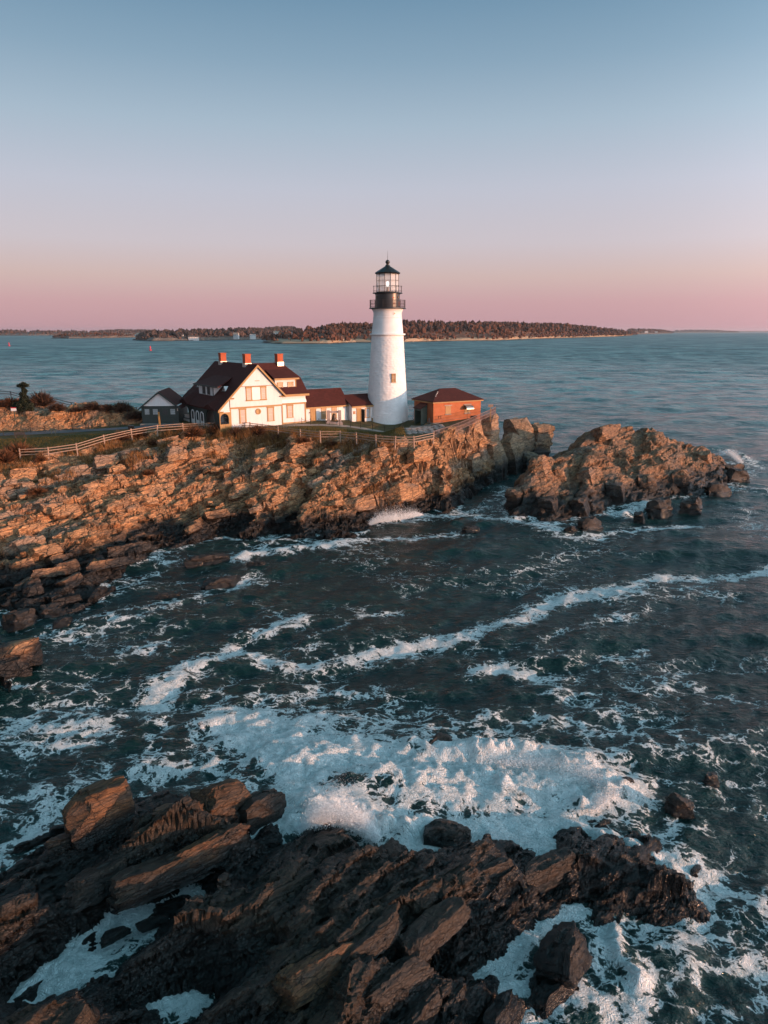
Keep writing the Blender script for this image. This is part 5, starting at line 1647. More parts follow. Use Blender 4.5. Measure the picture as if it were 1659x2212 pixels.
# small round ports in the watch room and one under the gallery
for az, zz, rr, rw_ in ((R(-62), 26.75, 0.13, 2.335), (R(-150), 29.3, 0.12, 2.0), (R(-30), 29.3, 0.12, 2.0)):
    c, s_ = math.cos(az), math.sin(az)
    T = lambda p, c=c, s_=s_, rw_=rw_: ((rw_ + p[1]) * c - p[0] * s_, (rw_ + p[1]) * s_ + p[0] * c, p[2])
    mb = MB(T)
    for k in range(16):
        a0, a1 = 2 * math.pi * k / 16, 2 * math.pi * (k + 1) / 16
        p = [(math.cos(a) * r_, zz + math.sin(a) * r_) for a, r_ in ((a0, rr), (a1, rr), (a1, rr * 1.75), (a0, rr * 1.75))]
        mb.hexa([(x, -0.03, z_) for x, z_ in p], [(x, 0.05, z_) for x, z_ in p])
    pr = mb.build('porthole', M['tower_white'] if zz < 27 else M['black'], tower)
    mb = MB(T)
    i = mb.addv([(rr * 1.02 * math.cos(2 * math.pi * k / 16), 0.012, zz + rr * 1.02 * math.sin(2 * math.pi * k / 16)) for k in range(16)])
    mb.f.append(tuple(range(i, i + 16)))
    mb.build('pane', M['glass_amber'], pr)
# rust streaked patches where paint has flaked from the watch room
for az, zz, w_, h_ in ((R(-62), 29.2, 0.24, 0.13), (R(-64), 28.9, 0.15, 0.07), (R(-58), 28.35, 0.20, 0.11), (R(-22), 28.3, 0.1, 0.5)):
    c, s_ = math.cos(az), math.sin(az)
    T = lambda p, c=c, s_=s_: ((2.004 + p[1]) * c - p[0] * s_, (2.004 + p[1]) * s_ + p[0] * c, p[2])
    mb = MB(T)
    rs = np.random.RandomState(int(zz * 100))
    i = mb.addv([(w_ * math.cos(a) * rs.uniform(0.6, 1), 0.006, zz + h_ * math.sin(a) * rs.uniform(0.6, 1)) for a in np.linspace(0, 2 * math.pi, 14)[:-1]])
    mb.f.append(tuple(range(i, i + 13)))
    mb.build('flaked_patch', M['brick2'], tower)
# shaft window
az = math.atan2(-2.35, 0.98)
for zz in (16.55,):
    rw_ = rad(zz) + 0.02
    az = -math.pi / 2 + math.asin(0.98 / rw_)
    c, s_ = math.cos(az), math.sin(az)
    T = lambda p, c=c, s_=s_, rw_=rw_: ((rw_ + p[1]) * c - p[0] * s_, (rw_ + p[1]) * s_ + p[0] * c, p[2])
    mb = MB(T)
    mb.box(-0.36, -0.26, -0.05, 0.10, zz - 0.62, zz + 0.62)
    mb.box(0.26, 0.36, -0.05, 0.10, zz - 0.62, zz + 0.62)
    mb.box(-0.36, 0.36, -0.05, 0.12, zz + 0.622, zz + 0.72)
    mb.box(-0.40, 0.40, -0.05, 0.16, zz - 0.72, zz - 0.622)
    wf_ = mb.build('window', M['tan'], tower)
    MB(T).box(-0.258, 0.258, -0.05, 0.05, zz - 0.60, zz + 0.60).build('pane', M['glass_amber'], wf_)
    mb = MB(T)
    mb.box(-0.015, 0.015, 0.052, 0.07, zz - 0.6, zz + 0.6)
    mb.box(-0.258, 0.258, 0.052, 0.075, zz - 0.03, zz + 0.03)
    mb.box(-0.258, 0.258, 0.052, 0.07, zz + 0.26, zz + 0.29)
    mb.build('sash', M['muntin'], wf_)

# ---------------------------------------------------------------- brick fog-signal house
bh = thing('brick_signal_house', 'orange brick signal house with hipped red roof right of the tower', 'building', (8.12, 117.41, 0), R(28.68))
BW, BD = 9.55, 6.1
MB().box(0, BW, 0, BD, 9.3, 12.62).build('wall', M['brick'], bh)
MB().box(-0.09, BW + 0.09, -0.09, BD + 0.09, 8.0, 9.29).build('foundation', M['concrete'], bh)
mb = MB()
e, ze = 0.38, 12.78
c4 = [(-e, -e, ze), (BW + e, -e, ze), (BW + e, BD + e, ze), (-e, BD + e, ze)]
ra, rb_ = (3.12, BD / 2, 14.59), (6.3, BD / 2, 14.59)
i = mb.addv(c4 + [ra, rb_] + [(x, y, ze - 0.1) for x, y, _ in c4])
mb.f += [(i, i + 1, i + 5, i + 4), (i + 1, i + 2, i + 5), (i + 2, i + 3, i + 4, i + 5), (i + 3, i, i + 4), (i + 6, i + 9, i + 8, i + 7), (i, i + 6, i + 7, i + 1), (i + 1, i + 7, i + 8, i + 2), (i + 2, i + 8, i + 9, i + 3), (i + 3, i + 9, i + 6, i)]
broof = mb.build('roof', M['roof'], bh)
mb = MB()
mb.box(-0.3, BW + 0.3, -0.34, -0.004, 12.50, 12.672)
mb.box(-0.34, -0.004, -0.002, BD + 0.3, 12.50, 12.67)
mb.build('cornice', M['tan'], bh)
for k in range(4):
    q = 0.42 + 0.1 * k
    x, y, z_ = (-e + (ra[0] + e) * q, -e + (ra[1] + e) * q, ze + (ra[2] - ze) * q)
    MB().box(x - 0.06, x + 0.1, y - 0.03, y + 0.12, z_ - 0.02, z_ + 0.05).build('ridge_flashing', M['white_plain'], broof)
TB_ = Tfront(0.0)
for a0, a1, z0, z1 in ((2.36, 3.44, 10.62, 11.95), (6.2, 7.35, 10.62, 11.95)):
    mb = MB(TB_)
    mb.box(a0 - 0.22, a1 + 0.22, 0.003, 0.07, z1, z1 + 0.16)
    mb.box(a0 - 0.08, a1 + 0.08, 0.003, 0.10, z0 - 0.16, z0)
    wb = mb.build('window', M['concrete'], bh)
    for k in range(11):
        zz = z0 + (z1 - z0) * k / 11
        MB(TB_).hexa([(a0, 0.004, zz + 0.01), (a1, 0.004, zz + 0.01), (a1, 0.05, zz + 0.005), (a0, 0.05, zz + 0.005)], [(a0, 0.004, zz + 0.11), (a1, 0.004, zz + 0.11), (a1, 0.02, zz + 0.11), (a0, 0.02, zz + 0.11)]).build('slat', M['tan'], wb)
# rounded metal hood over the right window
mb = MB(TB_)
nn = 8
P = [(0.95 * math.sin(k * math.pi / 2 / nn), 11.30 + 0.62 * math.cos(k * math.pi / 2 / nn)) for k in range(nn + 1)]
for (y0, z0), (y1, z1) in zip(P, P[1:]):
    mb.hexa([(6.05, y0, z0 - 0.03), (7.5, y0, z0 - 0.03), (7.5, y1 - 0.02, z1 - 0.02), (6.05, y1 - 0.02, z1 - 0.02)], [(6.05, y0, z0), (7.5, y0, z0), (7.5, y1, z1), (6.05, y1, z1)])
mb.build('metal_hood', M['steel'], bh)
MB(TB_).box(7.6, 8.7, 0.003, 0.25, 9.72, 10.05).build('vent_box', M['dark_hole'], bh)
mb = MB(TB_)
mb.tube([(1.0, 0.05, 9.95), (1.0, 0.07, 10.35), (1.45, 0.07, 10.35), (1.45, 0.05, 9.95)], 0.03, 5)
mb.build('pipe_bracket', M['rail_iron'], bh)
MB(TB_).tube([(0.1, 0.04, 9.75), (9.4, 0.04, 9.72)], 0.025, 5).build('wall_pipe', M['mesh'], bh)
MB(TB_).box(4.4, 4.65, 0.1, 0.3, 8.9, 9.35).build('drain_box', M['rail_iron'], bh)
# entry on the left face
TBL = Tleft(0.0)
mb = MB(TBL)
mb.box(1.88, 2.02, 0.003, 1.2, 8.7, 11.45)
mb.box(3.86, 4.0, 0.003, 1.2, 8.7, 11.45)
mb.box(2.02, 3.86, 1.06, 1.2, 11.1, 11.45)
mb.slab([(1.88, 0.003, 11.46), (1.88, 1.2, 11.46), (1.88, 0.003, 12.1)], (2.12, 0, 0))
en = mb.build('entry_porch', M['green2'], bh)
MB(TBL).box(2.03, 3.85, 0.004, 0.03, 8.75, 11.09).build('doorway', M['dark_hole'], en)
mb = MB(TBL)
mb.slab([(1.75, -0.0, 12.22), (1.75, 1.42, 11.42), (1.75, 1.42, 11.52), (1.75, 0.0, 12.32)], (2.4, 0, 0))
mb.build('porch_roof', M['roof'], en)
MB(TBL).box(0.9, 1.1, 0.05, 0.25, 8.8, 10.0).build('standpipe', M['mesh'], bh)
MB(TBL).box(4.7, 5.2, 0.004, 0.06, 10.2, 11.3).build('wall_board', M['green2'], bh)

# ---------------------------------------------------------------- garage
gr = thing('garage', "small dark green garage with white gable standing left of the keepers' house", 'garage', (-38.69, 113.95, 0), R(4.9))
GW, GL = 5.76, 7.9
mb = MB()
mb.box(0, GW, 0, GL, 9.4, 12.40)
mb.build('wall', M['green'], gr)
mb = MB()
mb.slab([(0.0, 0.0, 12.402), (GW, 0.0, 12.402), (GW / 2, 0.0, 14.5)], (0, GL, 0))
mb.build('gable', M['white'], gr)
mb = MB()
gs = (14.72 - 12.35) / (GW / 2 + 0.05)
for sgn in (-1, 1):
    xe, xm = GW / 2 + sgn * (GW / 2 + 0.45), GW / 2 + sgn * 0.002
    mb.slab([(xm, -0.35, 14.72), (xe, -0.35, 14.72 - gs * (GW / 2 + 0.45)), (xe, -0.35, 14.72 - gs * (GW / 2 + 0.45) - 0.15), (xm, -0.35, 14.55)], (0, GL + 0.7, 0))
mb.build('roof', M['roof'], gr)
mb = MB()
for sgn in (-1, 1):
    xe, xm = GW / 2 + sgn * (GW / 2 + 0.48), GW / 2 + sgn * 0.003
    ze_ = 14.72 - gs * (GW / 2 + 0.48)
    mb.slab([(xm, -0.43, 14.70), (xe, -0.43, ze_ - 0.02), (xe, -0.43, ze_ - 0.28), (xm, -0.43, 14.42)], (0, 0.07, 0))
mb.build('bargeboard', M['green'], gr)
TG = Tfront(0.0)
MB(TG).box(0.02, GW - 0.02, 0.004, 0.05, 12.42, 12.55).build('gable_board', M['white_plain'], gr)
for a0, a1 in ((0.25, 2.80), (2.95, 5.55)):
    mb = MB(TG)
    mb.box(a0, a1, 0.004, 0.05, 9.68, 12.2)
    for k in range(1, 6):
        x = a0 + (a1 - a0) * k / 6
        mb.box(x - 0.012, x + 0.012, 0.051, 0.062, 9.72, 10.9)
    d_ = mb.build('garage_door', M['green'], gr)
for (a0, a1), pm in zip(((0.47, 1.26), (1.74, 2.57), (3.28, 4.05), (4.48, 5.29)), ('glass_grey', 'glass_grey', 'glass_dark', 'glass_grey')):
    T = (lambda T0: (lambda p: T0((p[0], p[1] + 0.052, p[2]))))(TG)
    window(gr, T, a0 - 0.06, a1 + 0.06, 11.02, 12.02, 0.06, 4, 3, pm, 'green', 'green' if pm == 'glass_dark' else 'green2', meet=False, sill=False, depth=0.04)
MB(TG).box(5.58, 5.72, 0.004, 0.06, 11.6, 12.0).build('wall_lamp', M['steel'], gr)
MB(TG).box(2.8, 2.95, 0.004, 0.12, 12.75, 13.0).build('flood_lamp', M['white_plain'], gr)
MB().box(-0.2, GW + 0.3, -1.0, -0.002, 9.3, 9.66).build('apron', M['concrete'], gr)
#PART4
def onto(px, py, zmax=15.0):
    """where the sight line through a photo point meets the headland"""
    for zt in np.arange(zmax, 0.0, -0.05):
        x, y, _ = at(px, py, zt)
        if gz(x, y) >= zt:
            return x, y, gz(x, y)
    return at(px, py, 0.0)


# ================================================================== GROUND SHEETS
def drape(name, poly_rows, mat, lift=0.03, kind='structure'):
    """strip between two edges of a path, laid on the ground"""
    V, F = [], []
    n = len(poly_rows[0])
    for row in poly_rows:
        for x, y in row:
            V.append((x, y, gz(x, y) + lift))
    me = np_mesh(name, V, grid_faces(len(poly_rows), n), mat)
    return link(name, me, kind=kind)


def strip_rows(pts, width, step=0.8, across=5):
    P = [np.array(p, float) for p in pts]
    rows = []
    for a, b_ in zip(P[:-1], P[1:]):
        L = np.linalg.norm(b_ - a)
        for k in range(max(1, int(L / step))):
            rows.append(a + (b_ - a) * k / max(1, int(L / step)))
    rows.append(P[-1])
    out = []
    for i, p in enumerate(rows):
        d = rows[min(i + 2, len(rows) - 1)] - rows[max(i - 2, 0)]
        d = d / np.linalg.norm(d)
        nrm = np.array([-d[1], d[0]])
        w0, w1 = width if isinstance(width, tuple) else (width / 2, width / 2)
        out.append([tuple(p + nrm * (-w0 + (w0 + w1) * k / (across - 1))) for k in range(across)])
    return out


drape('lane', strip_rows([(-66, 106.5), (-55, 108.2), (-46, 110.0), (-40, 111.2), (-34, 111.6), (-31.5, 112.2)], 2.6), M['asphalt'], 0.05)
drape('forecourt', strip_rows([(-38.5, 111.9), (-33.0, 112.6)], 2.4), M['asphalt'], 0.058)
drape('footpath', strip_rows([(-16.0, 110.6), (-11, 113.6), (-6, 115.8), (-2, 116.2), (1.5, 115.6), (4.6, 116.4)], 1.5), M['concrete'], 0.045)
drape('yard', strip_rows([(3.6, 118.6), (6.2, 116.6), (8.2, 115.2)], 3.4), M['concrete'], 0.05)
pav = bpy.data.objects.new('paving', None)
COL.objects.link(pav)
pav['kind'] = 'structure'
rs = np.random.RandomState(8)
fl_meshes = []
for k in range(6):
    n = 5 + k % 3
    aa = np.sort(rs.uniform(0, 2 * math.pi, n) * 0.25 + np.arange(n) * 2 * math.pi / n)
    ring = [(0.5 * math.cos(a) * rs.uniform(0.85, 1.1), 0.5 * math.sin(a) * rs.uniform(0.85, 1.1)) for a in aa]
    mb = MB()
    mb.slab([(x, y, 0) for x, y in ring], (0, 0, 0.07))
    fl_meshes.append(mb.mesh('flagstone', M['flag']))
for i in range(7):
    for j in range(9):
        x, y = 3.6 + 0.92 * i + rs.uniform(-0.12, 0.12) + 0.2 * (j % 2), 105.5 + 0.98 * j + rs.uniform(-0.12, 0.12) + 0.32 * i
        o = link('flagstone', fl_meshes[rs.randint(6)], pav, (x, y, gz(x, y) + 0.0 + rs.uniform(0, 0.02)))
        o.rotation_euler = (0, 0, rs.uniform(0, 6.28))
        o.scale = (rs.uniform(0.85, 1.1), rs.uniform(0.85, 1.1), 1)

# ================================================================== FENCES
fence = thing('rail_fence', 'pale three-rail wooden fence running along the cliff top', 'fence')
FP = [(44, 989, 8.3), (105, 986, 8.4), (167, 977, 8.6), (226, 958, 8.9), (285, 944, 9.15), (340, 935, 9.35), (396, 931, 9.35), (475, 928, 9.35), (540, 929, 9.35), (601, 937, 9.3), (649, 945, 9.2), (692, 949, 9.15), (735, 949, 9.1), (770, 952, 9.05), (812, 958, 8.95), (853.5, 961, 8.85), (894, 960.5, 8.85), (936, 952, 8.9)]
post_me = MB().box(-0.075, 0.075, -0.075, 0.075, -0.5, 1.22).mesh('post', M['fence'])
rs = np.random.RandomState(2)
FW = []
for px, py, z0 in FP:
    x, y, _ = at(px, py, z0)
    zz = gz(x, y)
    FW.append((x, y, z0))
for i, (x, y, z0) in enumerate(FW):
    o = link('post', post_me, fence, (x, y, z0))
    o.rotation_euler = (rs.normal() * 0.03, rs.normal() * 0.03, 0.6)
for (a, b_) in zip(FW[:-1], FW[1:]):
    if math.dist(a, b_) < 0.9:
        continue
    for hh in (0.38, 0.74, 1.08):
        j0, j1 = rs.normal() * 0.02, rs.normal() * 0.02
        MB().bar((a[0], a[1] - 0.09, a[2] + hh + j0), (b_[0], b_[1] - 0.09, b_[2] + hh + j1), 0.045, 0.095).build('rail', M['fence'], fence)
# pipe railing with a mesh of thin pickets climbing the rim of the cliff
pr = thing('pipe_railing', 'rusty pink pipe railing with thin pickets climbing the cliff edge', 'railing')
RP = [(936, 950, 8.9), (966, 940, 9.15), (990, 931, 9.35), (1014, 921, 9.6), (1040, 909, 9.9), (1062, 899, 10.2), (1071, 894, 10.3)]
RW = [at(*p) for p in RP]
RW = [(x, y + 0.4, z_) for x, y, z_ in RW]
for a in RW:
    MB().tube([(a[0], a[1], a[2] - 1.2), (a[0], a[1], a[2] + 1.15)], 0.04, 5).build('post', M['mesh'], pr)
pk = MB()
for a, b_ in zip(RW[:-1], RW[1:]):
    for hh in (0.12, 0.62, 1.12):
        MB().tube([(a[0], a[1], a[2] + hh), (b_[0], b_[1], b_[2] + hh)], 0.035, 5).build('rail', M['mesh'], pr)
    n = int(math.dist(a, b_) / 0.14)
    for k in range(1, n):
        q = [a[i] + (b_[i] - a[i]) * k / n for i in range(3)]
        pk.bar((q[0], q[1], q[2] + 0.12), (q[0], q[1], q[2] + 1.12), 0.022)
o = pk.build('picket', M['mesh'], pr)
o['kind'] = 'stuff'
sgn = thing('sign_post', 'tan sign on a post at the cliff end of the railing', 'sign', (at(1061, 899, 10.3)[0], at(1061, 899, 10.3)[1] + 0.9, 10.2))
MB().box(-0.05, 0.05, -0.05, 0.05, -1.0, 1.75).build('post', M['tan'], sgn)
MB().box(-0.42, 0.42, -0.09, -0.052, 1.55, 1.95).build('panel', M['fence'], sgn)


def chain_fence(name, label, P, h, r, chains, mat='black'):
    f = thing(name, label, 'fence')
    me = MB().lathe([(r, -0.3), (r, h), (r * 1.6, h + 0.02), (r * 1.6, h + 0.08), (0.01, h + 0.12)], 6).mesh('post', M[mat])
    W_ = []
    for px, py, z0 in P:
        x, y, _ = at(px, py, z0)
        W_.append((x, y, gz(x, y)))
        link('post', me, f, W_[-1])
    for a, b_ in zip(W_[:-1], W_[1:]):
        for hh in chains:
            pts = []
            for k in range(7):
                q = k / 6
                pts.append((a[0] + (b_[0] - a[0]) * q, a[1] + (b_[1] - a[1]) * q, a[2] + (b_[2] - a[2]) * q + hh - 0.18 * 4 * q * (1 - q)))
            MB().tube(pts, 0.022, 4).build('chain', M[mat], f)
    return f


cv = lambda pts, ox, oy, s, z0: [((ox + x / s) / 1.507, (oy + y / s) / 1.507, z0) for x, y in pts]
chain_fence('chain_fence', 'low dark post and chain fence round the lawn before the lighthouse', cv([(18, 897), (185, 893), (347, 887), (545, 872), (745, 867), (955, 862), (1150, 852), (1378, 847), (1607, 852), (1800, 862)], 980, 1240, 5.925, 9.1) + cv([(380, 205), (402, 243)], 1200, 1340, 3.606, 8.95), 0.95, 0.04, (0.85,))
chain_fence('chain_fence', 'row of dark posts with chain along the far side of the lane', cv([(35, 712), (190, 706), (335, 692), (490, 690), (640, 680), (787, 677), (927, 667), (1060, 662), (1187, 657), (1302, 650), (1392, 632)], 0, 1200, 3.318, 8.9), 0.85, 0.05, (0.75, 0.4))
bf = thing('back_fence', 'dark rail fence on the far edge of the headland against the water', 'fence')
BP = [(-10, 856, 11.4), (24, 857, 11.4), (60, 868, 11.0), (115, 872, 10.9), (155, 882, 10.6), (190, 886, 10.4), (225, 888, 10.2), (262, 890, 10.0), (296, 893, 9.8)]
BW_ = [at(*p) for p in BP]
for a in BW_:
    g_ = gz(a[0], a[1])
    MB().box(a[0] - 0.06, a[0] + 0.06, a[1] - 0.06, a[1] + 0.06, min(g_, a[2]) - 0.3, a[2] + 1.1).build('post', M['darkwood'], bf)
for a, b_ in zip(BW_[:-1], BW_[1:]):
    for hh in (0.55, 1.0):
        MB().bar((a[0], a[1] - 0.08, a[2] + hh), (b_[0], b_[1] - 0.08, b_[2] + hh), 0.05, 0.1).build('rail', M['darkwood'], bf)
# railing behind the tower
rb = thing('sea_railing', 'thin dark railing behind the tower above the water', 'railing')
for k in range(4):
    x, y = 5.2 + 1.0 * k, 127.5 - 0.6 * k
    g_ = 8.9
    MB().tube([(x, y, g_ - 0.3), (x, y, g_ + 1.2)], 0.035, 5).build('post', M['black'], rb)
    if k:
        for hh in (0.4, 0.8, 1.15):
            MB().tube([(x - 1.0, y + 0.6, g_ + hh), (x, y, g_ + hh)], 0.025, 5).build('rail', M['black'], rb)
# twin fog horns on a stand beside the brick house
fh_ = thing('fog_horn_stand', 'black stand with two round horns between tower and brick house', 'horn', (6.1, 125.3, 8.9))
MB().tube([(0, 0, -0.2), (0, 0, 2.6)], 0.06, 6).build('post', M['black'], fh_)
for dx in (-0.32, 0.32):
    T = lambda p, dx=dx: (dx + p[0], p[2], 2.75 + p[1])
    MB(T).lathe([(0.08, 0.3), (0.15, 0.1), (0.32, -0.15), (0.34, -0.18)], 12).build('horn', M['black'], fh_)
MB().box(-0.4, 0.4, -0.04, 0.04, 2.3, 2.38).build('crossbar', M['black'], fh_)

# bell in its stone frame
bx_, by_, _ = at(*cv([(640, 838)], 980, 1240, 5.925, 9.1)[0])
bell = thing('fog_bell', 'bronze fog bell hanging between pale stone posts before the low wing', 'bell', (bx_, by_, gz(bx_, by_)), R(8))
MB().box(-1.35, 1.35, -0.7, 0.7, -0.25, 0.22).build('plinth', M['flag'], bell)
for s_ in (-1, 1):
    MB().box(s_ * 0.92 - 0.24, s_ * 0.92 + 0.24, -0.3, 0.3, 0.22, 2.1).build('post', M['flag'], bell)
MB().box(-0.67, 0.67, -0.14, 0.14, 1.72, 2.0).build('beam', M['flag'], bell)
MB().lathe([(0.52, 0.5), (0.55, 0.56), (0.44, 0.72), (0.34, 1.0), (0.30, 1.3), (0.24, 1.5), (0.10, 1.58), (0.06, 1.72)], 20).build('bell', M['bronze'], bell, True)

# small things along the lane
sx, sy, _ = at(*cv([(178, 665)], 0, 1200, 3.318, 8.9)[0])
s1 = thing('notice_board', 'white notice with a red band on a green post by the lane', 'sign', (sx, sy, gz(sx, sy)))
MB().box(-0.06, 0.06, -0.06, 0.06, -0.2, 1.5).build('post', M['green2'], s1)
MB().box(-0.42, 0.42, -0.10, -0.062, 1.45, 1.88).build('panel', M['white_plain'], s1)
MB().box(-0.42, 0.42, -0.115, -0.101, 1.89, 2.0).build('red_band', M['red'], s1)


def bench(label, px, py, mat, n_slats=4):
    x, y, _ = at(*cv([(px, py)], 0, 1200, 3.318, 8.8)[0])
    r = thing('park_bench', label, 'bench', (x, y, gz(x, y)), R(8))
    for k in range(n_slats):
        MB().box(-0.75, 0.75, -0.25 + 0.13 * k, -0.15 + 0.13 * k, 0.42, 0.46).build('slat', M[mat], r)
    for k in range(3):
        MB().box(-0.75, 0.75, -0.34, -0.30, 0.55 + 0.14 * k, 0.66 + 0.14 * k).build('slat', M[mat], r)
    for s_ in (-0.65, 0.65):
        MB().box(s_ - 0.04, s_ + 0.04, 0.16, 0.24, 0, 0.42).build('leg', M[mat], r)
        MB().box(s_ - 0.04, s_ + 0.04, -0.295, -0.22, 0, 0.98).build('leg', M[mat], r)
    return r


bench('dark slatted bench at the lawn edge nearest the notice', 222, 738, 'darkwood')
x, y, _ = at(*cv([(580, 720)], 0, 1200, 3.318, 8.8)[0])
tb = thing('picnic_grill', 'green iron stand with two legs on the lane verge', 'stand', (x, y, gz(x, y)))
for s_ in (-0.28, 0.28):
    MB().box(s_ - 0.04, s_ + 0.04, -0.04, 0.04, -0.1, 0.8).build('leg', M['green2'], tb)
MB().box(-0.45, 0.45, -0.25, 0.25, 0.8, 0.98).build('top', M['green2'], tb)
x, y, _ = at(*cv([(1420, 690)], 0, 1200, 3.318, 9.3)[0])
bi = thing('litter_bin', 'dark square bin on a post near the forecourt', 'bin', (x, y, gz(x, y)))
MB().box(-0.05, 0.05, -0.05, 0.05, -0.1, 0.6).build('post', M['black'], bi)
MB().box(-0.35, 0.35, -0.3, 0.3, 0.55, 1.15).build('box', M['black'], bi)
MB().box(-0.40, 0.40, -0.35, 0.35, 1.152, 1.22).build('lid', M['black'], bi)
x, y, _ = at(343, 925, 9.35)
tp = MB().box(-0.11, 0.11, -0.11, 0.11, -0.4, 2.5).build('marker_post', M['tan'], None, loc=(x + 0.25, y - 0.2, gz(x, y)), label='tall tan post rising above the fence in front of the garage', cat='post')

# ================================================================== VEGETATION
def leaf_mat(name, c0, c1):
    m, t, b, _ = new_mat(name)
    a_ = t.add('ShaderNodeAttribute', attribute_name='tone')
    t.put(b.inputs['Base Color'], t.mix(a_.outputs['Fac'], c0, c1))
    b.inputs['Roughness'].default_value = 0.8
    b.inputs['Specular IOR Level'].default_value = 0.2
    return m


M['grass'] = leaf_mat('dry_grass_blades', (0.085, 0.035, 0.012), (0.30, 0.145, 0.050))
M['twig'] = leaf_mat('bare_red_twigs', (0.05, 0.022, 0.014), (0.20, 0.085, 0.036))
M['twig_dark'] = leaf_mat('bare_grey_twigs', (0.028, 0.018, 0.015), (0.10, 0.055, 0.035))
M['needle'] = leaf_mat('dark_needles', (0.010, 0.014, 0.009), (0.035, 0.042, 0.022))
M['bark'] = paint('grey_bark', (0.10, 0.075, 0.06), 0.9, 0.3, 3.0, 0.4)


def blades(P, h, w_, lean, rs, name, mat):
    n = len(P)
    a = rs.uniform(0, 2 * math.pi, n)
    hh = h * rs.uniform(0.5, 1.25, n)
    dx, dy = np.cos(a) * w_, np.sin(a) * w_
    la = rs.uniform(0, 2 * math.pi, n)
    ll = lean * rs.uniform(0.2, 1, n) * hh
    V = np.zeros((n, 3, 3))
    V[:, 0] = P + np.stack([dx, dy, -0.05 * np.ones(n)], -1)
    V[:, 1] = P - np.stack([dx, dy, 0.05 * np.ones(n)], -1)
    V[:, 2] = P + np.stack([np.cos(la) * ll - 0.1 * hh, np.sin(la) * ll, hh], -1)
    tone = np.repeat(rs.uniform(0, 1, n), 3)
    return np_mesh(name, V.reshape(-1, 3), np.arange(3 * n).reshape(n, 3), mat, False, {'tone': tone})


rs = np.random.RandomState(12)
# dry grass: a belt along the fence and pockets down the rocks
cand = rs.uniform(0, 1, (400000, 2)) * np.array([62, 34]) + np.array([-52, 84])
cx, cy = cand.T
bf_ = beyond_fence(cx, cy)
dens = np.exp(-((bf_ + 1.2) / 1.7) ** 2) * sst(fbm2(cx / 2.2, cy / 2.2, 7, 4), 0.36, 0.58)
dens = np.maximum(dens, 0.55 * sst(fbm2(cx / 4.5, cy / 4.5, 19, 4), 0.60, 0.68) * (bf_ < -2) * (bf_ > -11))
tall = sst(cx, -12, -18) * sst(cx, -36, -30)
dens = np.maximum(dens, tall * np.exp(-((bf_ + 1.5) / 2.2) ** 2))
dens *= (right_of_cliff(cx, cy) < -3) * np.where(cx > -8, sst(cx, 4, -1) * 0.9 + 0.0, 1) 
keep = rs.uniform(0, 1, len(cx)) < dens * 0.55
cx, cy, tall = cx[keep], cy[keep], tall[keep]
P = np.stack([cx, cy, HEAD(cx, cy)], -1)
hgt = 0.55 + 0.75 * tall * fbm2(cx / 1.5, cy / 1.5, 77, 3)
link('dry_grass', blades(P, hgt, 0.035, 0.55, rs, 'dry_grass', M['grass']), kind='stuff', label='orange brown dry grass along the cliff-top fence')
# short turf blades on the lawn before the lighthouse
cand = rs.uniform(0, 1, (26000, 2)) * np.array([26, 16]) + np.array([-22, 99])
cx, cy = cand.T
lf_ = rs.uniform(0, 1, (26000, 2)) * np.array([32, 14]) + np.array([-66, 95])
cx, cy = np.concatenate([cx, lf_[:, 0]]), np.concatenate([cy, lf_[:, 1]])
ok = (beyond_fence(cx, cy) > 0.8) & (cx < 3.2) & (cy < 114 + 0.18 * cx)
P = np.stack([cx[ok], cy[ok], HEAD(cx[ok], cy[ok])], -1)
M['turf'] = leaf_mat('turf_blades', (0.05, 0.055, 0.014), (0.16, 0.10, 0.03))
link('lawn_grass', blades(P, 0.16, 0.05, 0.5, rs, 'lawn_grass', M['turf']), kind='stuff', label='short yellow green grass between fence and lighthouse')


def twig_mesh(seed, n, rx, rz, mat):
    """a dome of thin twigs fanning from the root"""
    rs = np.random.RandomState(seed)
    d = rs.normal(size=(n, 3))
    d[:, 2] = np.abs(d[:, 2]) + 0.25
    d /= np.linalg.norm(d, axis=1)[:, None]
    L = rs.uniform(0.55, 1.0, n)
    base = d * np.array([rx, rx, rz]) * (L * rs.uniform(0.1, 0.75, n))[:, None]
    tip = d * np.array([rx, rx, rz]) * L[:, None] + rs.normal(size=(n, 3)) * 0.10 * rz
    side = np.cross(d, rs.normal(size=(n, 3)))
    side /= np.linalg.norm(side, axis=1)[:, None] + 1e-6
    w_ = 0.022 + 0.02 * rs.uniform(0, 1, n)
    V = np.stack([base + side * w_[:, None], base - side * w_[:, None], tip], 1).reshape(-1, 3)
    V[:, 2] = np.maximum(V[:, 2], -0.1)
    return np_mesh('twigs', V, np.arange(3 * n).reshape(n, 3), mat, False, {'tone': np.repeat(rs.uniform(0, 1, n), 3)})


